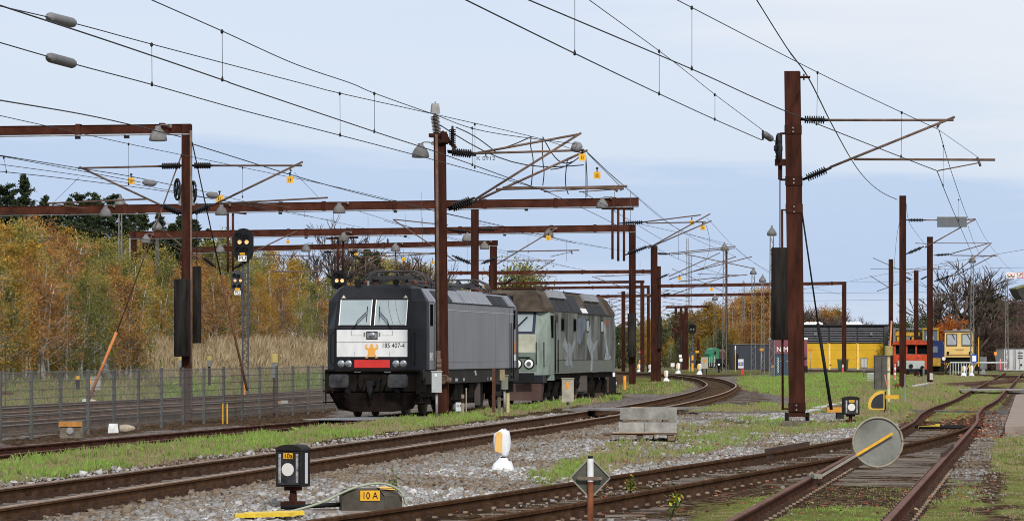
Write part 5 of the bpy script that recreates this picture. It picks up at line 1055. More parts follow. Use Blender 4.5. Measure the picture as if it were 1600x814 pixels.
        for z in (.45, .78, 1.1): mb.box((s * 1.37, .95, z), (.26, .5, .04))
        mb.box((s * 1.49, 1.05, .8), (.03, .04, .8)); mb.build('cab_step', [UND], r)
        MB().tube([(s * 1.22, .78, 1.55), (s * 1.26, .70, 1.6), (s * 1.26, .70, 2.45), (s * 1.24, .82, 2.5)], .016, 5).build('handrail', [BLACK], r)
        MB().mm((s * .45 - .10, .64, 1.33), (s * .45 + .10, .66, 1.375)).build('label_plate', [WHITE], r)
    mb = MB().box((0, .55, 1.02), (.22, .5, .14)).box((0, .32, .92), (.16, .12, .34)).tube([(0, .3, .95), (0, .26, .7), (.02, .34, .55)], .05, 6); mb.build('coupling_hook', [BLACK], r)
    mb = MB(); mb.loft([[(-1.36, .85, .74), (-.7, .52, .74), (.7, .52, .74), (1.36, .85, .74), (1.36, 1.2, .74), (-1.36, 1.2, .74)], [(-1.10, .95, .26), (-.62, .60, .18), (.62, .60, .18), (1.10, .95, .26), (1.1, 1.2, .26), (-1.1, 1.2, .26)]]); mb.build('snow_plough', [PLOW], r)
    # sides
    MB().prism([(-1.45, .98), (1.45, .98), (1.45, 1.409), (-1.45, 1.409)], .97, 17.9).build('solebar', [SOLE], r)
    STW = mat('stencil_white', (.45, .45, .43), .6, .1)
    for y in (4.6, 5.0, 6.2, 6.35, 6.5, 7.5, 7.65, 11.9, 12.4, 12.55, 12.9, 13.6): MB().box((1.452, y, 1.08), (.01, .08, .09)).build('stencil_mark', [STW], r)
    for y, z in ((3.3, 1.3), (4.9, 1.34), (9.6, 1.32), (9.7, 1.24), (13.9, 1.3), (14.1, 1.3), (16.4, 1.2)): MB().box((1.452, y, z), (.01, .22, .07)).build('stencil_mark', [STW], r)
    mb = MB().mm((-1.2, 6.3, .32), (1.2, 12.4, .97)); mb.mm((-1.36, 6.6, .45), (1.36, 8.0, .95)).mm((-1.36, 9.0, .5), (1.36, 9.8, .95)); mb.build('transformer_tank', [UND], r); MB().mm((1.3, 10.3, .25), (1.40, 10.8, .95)).build('cover_plate', [mat('cover_brown', (.07, .055, .05), .7, .2)], r)
    bogie(r, 3.3); bogie(r, 15.6); MB().mm((-1.25, .9, .6), (1.25, 5.0, .96)).build('underframe', [UND], r); MB().mm((-1.25, 13.8, .6), (1.25, 18.0, .96)).build('underframe', [UND], r)
    MB().mm((1.487, 1.86, 2.70), (1.493, 2.30, 3.34)).build('side_window', [GLASSD], r); MB().mm((1.487, 16.6, 2.70), (1.493, 17.0, 3.34)).build('side_window', [GLASSD], r)
    mb = MB()
    for y in (2.52, 3.15, 15.75, 16.5): mb.mm((1.486, y, 1.42), (1.4925, y + .025, 3.36))
    sm_ = MB()
    for y in (5.6, 8.1, 10.6, 13.1): sm_.mm((1.486, y, 1.43), (1.4895, y + .012, 3.18))
    sm_.mm((1.486, 3.3, 1.62), (1.4895, 15.6, 1.632)); sm_.build('panel_seams', [mat('seam_grey', (.10, .10, .11), .6, 0)], r)
    mb.build('door_seams', [BLACK], r)
    mb = MB().tube([(1.53, 2.6, 1.1), (1.53, 2.6, 2.9)], .016, 5).tube([(1.53, 16.35, 1.05), (1.53, 16.35, 2.9)], .018, 5).tube([(1.53, 15.9, 1.05), (1.53, 15.9, 2.9)], .018, 5); mb.build('handrail', [BLACK], r)
    t1 = text_mesh('BEAC', .34, 'lettering', mat('lettering_pale', (.6, .6, .6), .5, .05), r, (1.494, 1.78, 1.78), (0, 1, 0), (0, 0, 1), 'LEFT', sx=.62)
    text_mesh('O', .34, 'lettering', LOR, r, (1.494, 2.62, 1.78), (0, 1, 0), (0, 0, 1), 'LEFT', sx=.62); text_mesh('N', .34, 'lettering', MATS['lettering_pale'], r, (1.494, 2.85, 1.78), (0, 1, 0), (0, 0, 1), 'LEFT', sx=.62)
    MB().mm((1.487, 16.75, 1.9), (1.494, 17.13, 2.3)).build('rear_marking', [mat('marking_orange', (.45, .18, .06), .6, .2)], r); MB().mm((1.487, 16.7, 1.65), (1.494, 17.1, 1.85)).build('rear_lettering', [MATS['lettering_pale']], r)
    # roof gear
    panto(r, 4.2, 3.86); panto(r, 14.6, 3.80)
    mb = MB()
    for y in (6.6, 8.2, 9.8, 11.4): mb.cyl((.35, y, 3.83), (.35, y, 4.05), .07, 8)
    mb.tube([(.35, 5.5, 4.07), (.35, 12.9, 4.07)], .025, 5).box((-.3, 7.2, 3.92), (.9, 1.6, .2)).box((.1, 11.0, 3.90), (1.0, 1.3, .16)); mb.build('roof_equipment', [mat('pantograph_dark', (.03,) * 3)], r)
    MB().cyl((-.55, 1.45, 3.96), (-.55, 1.15, 3.96), .05, 8, .11).box((-.55, 1.4, 3.9), (.08, .1, .08)).build('horn', [BLACK], r); MB().cyl((.58, 1.45, 3.98), (.58, 1.25, 3.98), .06, 8, .10).box((.58, 1.4, 3.91), (.08, .1, .08)).build('horn', [BLACK], r)
    MB().box((-.28, 1.4, 3.95), (.05, .05, .16)).build('antenna', [GALV], r)
loco_electric()
# ---------------------------------------------------------------- patterned diesel
def loco_diesel():
    D0 = 136.7; r = thing('diesel_locomotive', 'dirty green and grey diesel locomotive with pale bird paintings on its side', 'locomotive', (-4.15 + .158 * (D0 - 112.5), D0, -.10), -AL)
    G1 = mat('diesel_pale_green', (.19, .235, .20), .6, .12, 2, col2=(.33, .385, .34), detail=9, stretch=(1, 1, .5), spec=.15); G2 = mat('diesel_cream', (.36, .36, .28), .6, .12, 2, col2=(.52, .52, .42), detail=9, spec=.15); G3 = mat('diesel_mid_green', (.125, .17, .135), .6, .15, 1.5, col2=(.20, .255, .21), spec=.15); OL = mat('diesel_olive_grey', (.050, .046, .037), .65, .1, .62, stretch=(1, 1.1, .45), col2=(.185, .19, .172), detail=10, spec=.1); HOOD = mat('hood_brown', (.040, .030, .022), .8, .3, 1.3, col2=(.135, .105, .078), detail=9)
    for n_ in OL.node_tree.nodes:
        if n_.type == 'VALTORGB':
            e = n_.color_ramp.elements; e[0].position = .43; e[1].position = .60; q_ = e.new(.50); q_.color = (.115, .118, .105, 1)
    lv = [(1.12, 1.48, 1.55, 1.16, .55), (1.9, 1.5, 1.5, 1.14, .55), (2.6, 1.5, 1.5, 1.12, .60), (3.38, 1.46, 1.55, 1.08, 1.0)]
    fy = lambda z: .55 if z < 1.9 else .55 + (z - 1.9) / .7 * .05 if z < 2.6 else .60 + (z - 2.6) * .513
    nose(r, 'cab', G1, lv, 2.4); nose(r, 'cab', OL, lv, 2.4, 21); MB().mm((1.30, 1.62, .92), (1.49, 2.5, 1.115)).build('cab_skirt', [G1], r)
    hl = [(3.383, 1.49, 1.65, 1.22, .80), (3.55, 1.47, 1.6, 1.2, .85), (4.0, 1.18, 1.75, 1.0, 1.0), (4.16, .98, 1.9, .86, 1.25)]
    h = nose(r, 'cab_hood', HOOD, hl, 2.6); nose(r, 'cab_hood', HOOD, hl, 2.6, 21)
    MB().mm((-.18, .82, 3.72), (.22, 1.0, 3.95)).build('hood_lamp', [BLACK], h)
    
    for s in (-1, 1): MB().prism([(2.0, 4.0), (2.3, 4.36), (2.5, 4.36), (2.75, 4.0)], s * .95 - .08, s * .95 + .08, 0, 'x').build('hood_horn_cover', [HOOD], h)
    MB().prism([(-1.498, 1.16), (1.498, 1.16), (1.498, 3.38), (-1.498, 3.38)], 2.402, 18.598).build('body', [OL], r)
    roof = MB().prism([(-1.47, 3.382), (1.47, 3.382), (1.05, 4.12), (.9, 4.18), (-.9, 4.18), (-1.05, 4.12)], 2.602, 18.398).build('roof', [HOOD], r)
    def sl(mb, y0, y1, f0, f1, t): 
        P = lambda f, o: (1.47 - .42 * f + o * .87, 3.382 + .738 * f + o * .5); a, b, c, d = P(f0, t), P(f1, t), P(f1, -.03), P(f0, -.03); mb.prism([a, b, c, d], y0, y1)
    for y0, y1, f0, f1 in ((3.0, 4.5, .05, .62), (4.6, 6.0, .05, .62), (6.1, 7.4, .05, .62), (7.6, 10.0, .05, .95), (11.8, 13.4, .05, .55), (13.5, 15.1, .05, .55), (15.2, 16.8, .05, .55)):
        mb = MB(); sl(mb, y0, y1, f0, f1, .02); mb.build('roof_grille', [mat('grille_dark', (.04,) * 3)], roof)
    for y0, y1 in ((3.0, 7.2), (12.2, 14.2), (14.3, 16.4)):
        mb = MB(); sl(mb, y0, y1, .68, 1.04, .09); mb.build('roof_flap', [mat('flap_grey', (.20, .21, .22), .5, .2, 2)], roof)
    mb = MB(); sl(mb, 10.2, 11.6, .05, .3, .03); mb.build('notice_plate', [WHITE], roof)
    MB().box((1.49, 13.6, 3.40), (.05, 9.4, .05)).build('rain_gutter', [BLACK], r)
    # front
    mb = MB(); quad_on(mb, .10, .96, 2.68, 3.34, fy, .012); w = mb.build('windscreen', [BLIND], r); mb = MB(); quad_on(mb, -.96, -.10, 2.68, 3.34, fy, .012); mb.build('windscreen', [BLIND], r)
    NAVY = mat('window_frame_navy', (.012, .018, .045), .5, .1)
    f = MB()
    for s in (0, -1.06):
        quad_on(f, .02 + s, .10 + s, 2.6, 3.42, fy, .02); quad_on(f, .96 + s, 1.06 + s, 2.6, 3.42, fy, .02); quad_on(f, .10 + s, .96 + s, 2.6, 2.68, fy, .02); quad_on(f, .10 + s, .96 + s, 3.34, 3.42, fy, .02)
    f.build('window_frame', [NAVY], r)
    MB().tube([(.20, .50, 2.64), (.42, fy(2.85) - .06, 2.85), (.75, fy(3.2) - .06, 3.2)], .025, 5).build('wiper', [BLACK], r)
    mb = MB(); quad_on(mb, -1.1, 1.1, 1.93, 2.57, fy, .015); mb.build('front_panel', [G2], r); mb = MB(); quad_on(mb, -1.13, 1.13, 1.27, 1.92, fy, .015); mb.build('lower_panel', [G3], r)
    mb = MB()
    for x in (.2, 1.13): mb.tube([(x, .5, 1.5), (x, .5, 2.3)], .018, 5)
    mb.tube([(.1, .5, 1.75), (.9, .5, 1.75)], .02, 5).tube([(1.34, .95, 1.4), (1.34, .95, 2.3)], .02, 5); mb.build('handrail', [BLACK], r)
    for x in (-.86, -.42, .42, .86):
        l = MB().lathe((x, .56, 1.52), (x, .50, 1.52), [(0, .20), (.5, .20), (1, .17)], 18).build('headlight', [BLACK], r); MB().lathe((x, .51, 1.52), (x, .475, 1.52), [(0, .155), (.6, .155), (.65, .12), (1, .11)], 18).build('lamp_ring', [WHITE], l); MB().cyl((x, .48, 1.52), (x, .465, 1.52), .085, 12).build('lamp_lens', [CHROME], l)
    MB().mm((-1.35, .58, .84), (1.35, 1.6, 1.115)).build('buffer_beam', [LBK], r)
    for s in (-1, 1): MB().cyl((s * .875, .6, 1.03), (s * .875, .1, 1.03), .13, 12).box((s * .84, .06, 1.02), (.56, .07, .36)).build('buffer', [BLACK], r)
    MB().loft([[(-1.3, .6, .82), (1.3, .6, .82), (1.3, 1.3, .82), (-1.3, 1.3, .82)], [(-1.35, .25, .22), (1.35, .25, .22), (1.3, .9, .22), (-1.3, .9, .22)]]).build('snow_plough', [mat('plough_rusty', (.06, .036, .03), .8, .3, 2)], r)
    MB().prism([(-1.4, .95), (1.4, .95), (1.4, 1.158), (-1.4, 1.158)], 1.7, 19.4).build('solebar', [UND], r)
    for yc in (4.6, 16.4):
        mb = MB()
        for s in (-1, 1):
            mb.box((s * 1.1, yc, .72), (.2, 5.2, .26))
            for dy in (-1.85, 0, 1.85): mb.box((s * 1.14, yc + dy, .58), (.26, .6, .5)).cyl((s * 1.2, yc + dy - .45, .35), (s * 1.2, yc + dy - .45, .95), .11, 8)
        mb.build('bogie_frame', [UND], r); wheelset(r, (yc - 1.85, yc, yc + 1.85), .52)
    MB().mm((-1.3, 8.0, .35), (1.3, 13.0, .97)).build('fuel_tank', [mat('tank_brown', (.055, .045, .038), .7, .3, 2)], r)
    mb = MB()
    for y in (7.6, 8.4, 12.8, 13.4): mb.cyl((1.33, y, .35), (1.33, y, 1.1), .10, 8)
    mb.cyl((1.2, 9.0, .75), (1.2, 11.5, .75), .2, 10); mb.build('air_pipes', [UND], r); MB().mm((1.3, 9.8, .45), (1.42, 11.6, 1.05)).build('battery_box', [mat('box_brown', (.10, .082, .07), .7, .2, 2)], r)
    for y in (4.5, 7.7, 11.2, 15.4): 
        o = MB().prism([(y + a, 2.95 + b) for a, b in [(-.34, -.25), (.34, -.25), (.40, -.18), (.40, .18), (.34, .25), (-.34, .25), (-.40, .18), (-.40, -.18)]], 1.494, 1.506, 0, 'x').build('porthole', [BLACK], r); MB().prism([(y + a * .8, 2.95 + b * .8) for a, b in [(-.34, -.25), (.34, -.25), (.40, -.18), (.40, .18), (.34, .25), (-.34, .25), (-.40, .18), (-.40, -.18)]], 1.505, 1.511, 0, 'x').build('pane', [GLASSD if y < 11 else mat('pane_pale', (.3, .32, .32), .2, .1)], o)
    MB().mm((1.494, 2.75, 3.02), (1.507, 3.25, 3.28)).build('side_vent', [BLACK], r); MB().mm((1.494, 16.6, 3.0), (1.51, 17.3, 3.25)).build('orange_vent', [mat('vent_orange', (.25, .08, .03), .6, .2)], r)
    MB().mm((1.46, 1.66, 2.45), (1.506, 2.2, 3.25)).build('cab_window', [GLASSD], r)
    mb = MB().tube([(1.53, 2.5, 1.2), (1.53, 2.5, 3.1)], .02, 5).tube([(1.53, 3.2, 1.2), (1.53, 3.2, 2.4)], .02, 5).mm((1.495, 2.42, 1.2), (1.5, 2.45, 3.3)); mb.build('door_rails', [BLACK], r)
    MB().mm((1.495, 3.0, 1.64), (1.5, 18.5, 1.66)).build('panel_line', [BLACK], r)
    MB().mm((1.4985, 2.5, 1.18), (1.5005, 18.5, 1.63)).build('lower_band', [mat('band_green_grey', (.125, .135, .11), .6, .15, 1)], r)
    # painted birds
    PB = mat('mural_pale_blue', (.17, .195, .20), .6, .3, 2.6, col2=(.38, .41, .42), detail=9); BL = mat('mural_blue', (.10, .13, .18), .6, .35, 1.2, col2=(.19, .23, .27))
    birds = [[(4.5, 2.15), (4.75, 2.3), (4.9, 2.68), (5.15, 2.5), (5.45, 2.35), (5.8, 2.2), (6.2, 2.32), (6.5, 2.25), (6.7, 2.15), (7.3, 2.3), (7.9, 2.5), (7.8, 2.25), (7.4, 2.0), (6.8, 1.85), (6.9, 1.6), (7.3, 1.35), (6.6, 1.4), (6.3, 1.5), (6.0, 1.42), (5.5, 1.45), (5.0, 1.5), (5.5, 1.7), (5.6, 1.9), (5.1, 2.0)],
             [(11.0, 2.3), (11.6, 2.85), (12.0, 3.0), (12.2, 2.4), (12.9, 2.25), (14.4, 2.45), (13.4, 2.1), (12.6, 1.9), (12.8, 1.4), (12.4, 1.0 + .2), (12.0, 1.22), (12.2, 1.7), (11.6, 2.0)],
             [(15.9, 2.9), (16.3, 3.1), (16.6, 2.5), (17.3, 1.9), (18.2, 1.7), (17.2, 1.62), (16.1, 1.66), (16.6, 1.95), (16.2, 2.4)]]
    for b_ in birds: MB().prism(b_, 1.4985, 1.5035, 0, 'x').build('bird_painting', [PB], r)
    MB().prism([(8.2, 2.3), (8.6, 3.2), (10.4, 3.3), (10.9, 3.0), (9.9, 2.6), (9.2, 2.2)], 1.4985, 1.503, 0, 'x').build('blue_painting', [BL], r)
    mb = MB()
    rd = random.Random(3)
    for i in range(16): y = rd.uniform(3.4, 18); z = rd.uniform(2.5, 3.3); mb.mm((1.4985, y, z - rd.uniform(.3, .9)), (1.502, y + rd.uniform(.03, .1), z))
    mb.build('paint_streaks', [mat('streak_grey', (.20, .21, .20), .6, .2)], r)
    mb = MB(); mb.box((0, 10, 4.22), (1.2, 13, .08)); mb.tube([(-1.0, 1.8, 4.2), (-1.0, 19, 4.2)], .03, 4).tube([(1.0, 3.5, 4.18), (1.0, 17, 4.2)], .02, 4); mb.build('roof_walkway', [UND], r)
loco_diesel()
# ================================================================ SMALLER RAIL VEHICLES AT THE RIGHT
def orient(px, D, z=.1): return Vector(((px - 800) / F * D, D, z))
def rail_tractor():
    OR = mat('tractor_orange', (.36, .055, .022), .65, .3, 3, spec=.1); r = thing('rail_tractor', 'small orange rail tractor with grey front between the rusty masts', 'rail tractor', orient(1424, 290, .12), -.12); s = 1.0
    MB().mm((-1.35, .2, 1.1), (1.35, 1.9, 1.62)).build('cab', [OR], r)
    mb = MB().mm((-1.35, .2, 1.62), (-1.18, 1.9, 2.35)).mm((1.18, .2, 1.62), (1.35, 1.9, 2.35)).mm((-.42, .2, 1.62), (-.30, 1.9, 2.35)).mm((.30, .2, 1.62), (.42, 1.9, 2.35)); mb.build('cab_pillars', [OR], r)
    MB().prism([(-1.5, 2.35), (1.5, 2.35), (1.3, 2.55), (.7, 2.72), (-.7, 2.72), (-1.3, 2.55)], .0, 2.0).build('roof', [OR], r)
    for a, b in ((-1.18, -.42), (-.30, .30), (.42, 1.18)): MB().mm((a, .4, 1.62), (b, .45, 2.35)).build('window', [GLASSD], r)
    MB().mm((-1.3, .4, 1.62), (1.3, 1.7, 1.64)).mm((-1.2, 1.2, 1.64), (1.2, 1.25, 2.3)).build('cab_interior', [mat('interior_pale', (.35, .35, .33), .6)], r)
    MB().mm((-1.0, -1.6, .45), (1.0, .2, 1.15)).mm((-.7, -1.7, .55), (.7, -1.6, 1.05)).build('bonnet', [mat('bonnet_grey', (.33, .35, .34), .5, .2, 3)], r); MB().cyl((.0, -1.72, .75), (.0, -1.78, .75), .16, 12).build('bonnet_lamp', [BLACK], r)
    MB().mm((-1.35, .1, .5), (-1.0, 1.9, 1.1)).mm((1.0, .1, .5), (1.35, 1.9, 1.1)).build('side_tank', [OR], r); MB().mm((-1.2, -1.8, .3), (1.2, 4, .5)).build('frame', [BLACK], r); wheelset(r, (-.9, 1.5, 3.2), .36)
    for s in (-1, 1): MB().cyl((s * .85, -1.8, .62), (s * .85, -2.1, .62), .16, 10).build('buffer', [BLACK], r)
    MB().cyl((.55, .18, 1.5), (.55, .14, 1.5), .13, 12).cyl((-.9, .18, 1.45), (-.9, .14, 1.45), .1, 12).build('tail_lamp', [LRED], r)
def crane_wagon():
    Y = mat('machine_yellow', (.42, .235, .035), .6, .25, 3, spec=.1); r = thing('track_crane', 'yellow track crane with glazed cab rising behind the orange rail tractor', 'crane', orient(1431, 322, .1), -.12)
    MB().mm((-1.3, 0, .9), (1.5, 7, 1.5)).build('deck', [Y], r); MB().mm((.6, .2, 1.5), (1.9, 2.2, 2.6)).build('cab', [Y], r)
    mb = MB()
    for x in (.62, 1.22, 1.84): mb.mm((x - .06, .2, 2.6), (x + .06, .3, 3.7))
    mb.mm((.55, .15, 3.7), (1.95, 2.2, 3.85)); mb.build('cab_frame', [Y], r); MB().mm((.68, .3, 2.6), (1.78, 2.1, 3.69)).build('cab_glass', [mat('cab_glass', (.10, .12, .13), .1, 0, coat=1)], r)
    MB().mm((-1.6, .5, 1.5), (-1.25, .8, 3.6)).mm((-1.0, .5, 1.5), (-.7, .9, 3.2)).mm((-.35, .5, 1.5), (-.1, .8, 3.3)).mm((-1.8, .4, 3.2), (.3, .9, 3.5)).mm((-1.3, .5, 2.1), (-.2, 1, 2.35)).build('boom_frame', [Y], r)
    MB().mm((-1.9, .4, 3.7), (.5, .9, 3.85)).mm((-.9, .45, 2.4), (-.5, .8, 3.1)).mm((-1.9, .4, 2.5), (-1.7, .9, 3.7)).build('boom_gear', [DGALV], r); MB().mm((-1.3, 0, .35), (1.4, 7, .9)).build('frame', [BLACK], r); wheelset(r, (1.5, 5.5), .4)
    o = thing('blue_locomotive', 'dark blue locomotive end peeping out beside the mast with the white box', 'locomotive', orient(1463, 312, .1), -.12); NB = mat('blue_paint', (.010, .022, .10), .5, .15, 2)
    MB().prism([(-.4, .9), (.62, .9), (.62, 2.4), (.5, 2.75), (-.3, 2.75), (-.4, 2.5)], 0, 6).build('body', [NB], o); MB().mm((-.3, -.03, 1.8), (.1, -.004, 2.3)).build('window', [mat('pane_grey', (.12, .15, .18), .3, .1)], o); MB().mm((-.4, -1.8, .7), (.35, 0, 1.35)).build('bonnet', [Y], o); MB().cyl((.6, -.05, 1.3), (.6, -.12, 1.3), .15, 12).build('headlight', [WHITE], o)
    mb = MB().mm((-.6, -.2, .2), (.62, 5.5, .88)); mb.build('frame', [BLACK], o); wheelset(o, (.8, 4.2), .45); MB().ball((-.55, 1.0, 2.95), .32).build('roof_dome', [WHITE], o)
def track_machine():
    Y = mat('machine_cream_yellow', (.62, .43, .16), .6, .12, 2, spec=.1); r = thing('track_machine', 'pale yellow track machine with two big front windows and striped buffers', 'track machine', orient(1498.5, 332, .15), -.12); fy = lambda z: .0 + max(0, z - 2.1) * .08
    MB().loft([[(-1.25, 0, 1.35), (1.25, 0, 1.35), (1.25, 3.5, 1.35), (-1.25, 3.5, 1.35)], [(-1.25, 0, 2.15), (1.25, 0, 2.15), (1.25, 3.5, 2.15), (-1.25, 3.5, 2.15)], [(-1.22, .13, 3.55), (1.22, .13, 3.55), (1.22, 3.5, 3.55), (-1.22, 3.5, 3.55)]]).build('cab', [Y], r)
    MB().mm((-1.32, .0, 3.55), (1.32, 3.6, 3.66)).build('roof', [DGALV], r); MB().mm((-.5, .5, 3.66), (-.2, .9, 3.8)).mm((.1, .5, 3.66), (.9, 1.0, 3.76)).build('roof_box', [GALV], r); MB().mm((1.2, .6, 3.66), (1.32, .75, 3.82)).build('beacon', [ORA], r)
    for x0, x1 in ((-1.08, -.16), (.22, 1.14)):
        mb = MB(); quad_on(mb, x0, x1, 2.32, 3.36, fy, .06); f = mb.build('window', [BLACK], r); mb = MB(); quad_on(mb, x0 + .07, x1 - .07, 2.4, 3.28, fy, .08); mb.build('pane', [mat('pane_tinted', (.30, .32, .33), .12, .1, coat=.6)], f); MB().tube([((x0 + x1) / 2, -.05, 3.4), ((x0 + x1) / 2 + .25, -.05, 2.9)], .025, 4).build('wiper', [BLACK], f)
    MB().mm((-.30, -.02, 1.98), (.40, .02, 2.03)).build('maker_mark', [BLACK], r); MB().mm((-1.1, -.06, 1.52), (1.1, 0, 1.6)).build('bumper_bar', [mat('bar_ochre', (.35, .2, .05), .6)], r)
    for x in (-.95, .95): MB().cyl((x, 0, 1.75), (x, -.1, 1.75), .11, 10).box((x, -.03, 1.6), (.12, .08, .2)).build('headlight', [BLACK], r)
    MB().mm((-1.2, .3, .2), (1.2, 9, 1.34)).build('frame', [BLACK], r); wheelset(r, (1.5, 7.5), .45); MB().mm((-1.15, 3.5, 1.35), (1.15, 9, 3.1)).build('machine_body', [Y], r)
    mb = MB()
    for x0 in (-1.35, 1.0):
        for i in range(4): mb.prism([(x0 - .35 + i * .18, .3), (x0 - .27 + i * .18, .3), (x0 + i * .18, .85), (x0 - .08 + i * .18, .85)], -.12, -.06)
    mb.build('hazard_stripes', [YEL], r)
rail_tractor(); crane_wagon(); track_machine()
def green_loco():
    r = thing('green_locomotive', 'bright green locomotive half hidden behind the lattice post at the curve', 'locomotive', orient(1122, 440, .1), .2); G = mat('bright_green', (.02, .17, .08), .5, .2, 2)
    MB().prism([(-1.05, .7), (.1, .7), (.1, 2.3), (-.3, 2.42), (-.75, 2.2), (-1.0, 1.7)], 0, 2.5).build('body', [G], r); MB().mm((.11, .3, .6), (1.0, 2.5, 1.9)).build('rear_hood', [mat('door_brown', (.10, .055, .04), .7)], r); MB().prism([(.12, 1.91), (1.0, 1.91), (.85, 2.2), (.3, 2.25)], .3, 2.5).build('roof', [mat('roof_brown', (.13, .085, .065), .7)], r); MB().mm((-1.0, -.2, .2), (1.0, 2.5, .69)).build('frame', [BLACK], r)
    mb = MB()
    for x in (-1.05, -.8, -.5): mb.box((x, -.25, .8), (.05, .06, 1.1))
    mb.build('handrail', [WHITE], r); MB().mm((-.6, -.02, 1.6), (-.2, -.003, 2.0)).build('window', [GLASSD], r)
green_loco()
# ================================================================ BUILDINGS AND CONTAINERS
def yellow_shed():
    D0 = 425; s = F / D0; Yw = mat('shed_yellow', (.62, .36, .02), .6, .06, .8, col2=(.72, .43, .03), spec=.15); DK = mat('shed_dark', (.028, .028, .034), .5, .15, 2); LV = mat('louvre_grey', (.19, .19, .21), .5, .15, 2)
    r = thing('yellow_shed', 'yellow shed with a dark louvred upper wall behind the tallest mast', 'shed', orient(1315, D0, 0), 0); X = lambda px: (px - 1315) / s; Z = lambda y: EYE + (HZ - y) / s
    MB().mm((X(1240), .1, 0), (X(1381), 12, Z(536))).build('wall', [Yw], r); MB().mm((X(1240), .1, Z(536) + .01), (X(1387), 12, Z(509))).build('upper_wall', [DK], r); MB().mm((X(1381) + .005, -.1, 0), (X(1387.5), 12, Z(508.5))).build('end_wall', [mat('shed_end', (.06, .063, .075), .6, .1)], r)
    MB().mm((X(1236), -.2, Z(509) + .004), (X(1389), 12.2, Z(507))).build('roof_edge', [DK], r)
    mb = MB(); n = 9
    for i in range(n):
        z = Z(535) + (Z(511.5) - Z(535)) * i / n
        for a, b in ((1250, 1293), (1297, 1338), (1341, 1380)): mb.loft([[(X(a), .08, z), (X(a), -.10, z + .02), (X(a), .08, z + .12)], [(X(b), .08, z), (X(b), -.10, z + .02), (X(b), .08, z + .12)]])
    mb.build('louvres', [LV], r)
    for px in (1296, 1340.5): MB().mm((X(px - 1.5), -.03, .05), (X(px + 1.5), .095, Z(537.5))).build('column', [mat('column_cream', (.72, .50, .12), .5)], r)
    mb = MB()
    for z in (1.25, 2.2): mb.mm((X(1250), .085, z), (X(1380), .098, z + .03))
    mb.build('panel_joint', [mat('joint_ochre', (.48, .27, .02), .6)], r); MB().mm((X(1250), -.02, .0), (X(1381), .09, .22)).build('plinth', [mat('plinth_grey', (.16, .15, .13), .8)], r)
    for px in (1274, 1361): MB().mm((X(px - 2), -.2, Z(524)), (X(px + 2), -.1, Z(520))).build('wall_lamp', [LAMPG], r)
    for a, b in ((1263, 1287), (1325, 1349)): 
        mb = MB()
        for i in range(9):
            x = X(a) + (X(b) - X(a)) * i / 8; mb.ball((x, 4, Z(507)), .35 if i % 2 else .28, 0, 8, 1)
        mb.build('roof_domes', [WHITE], r)
    MB().mm((X(1296), .08, .55), (X(1299), -.06, .62)).build('wall_socket', [BLACK], r)
yellow_shed()
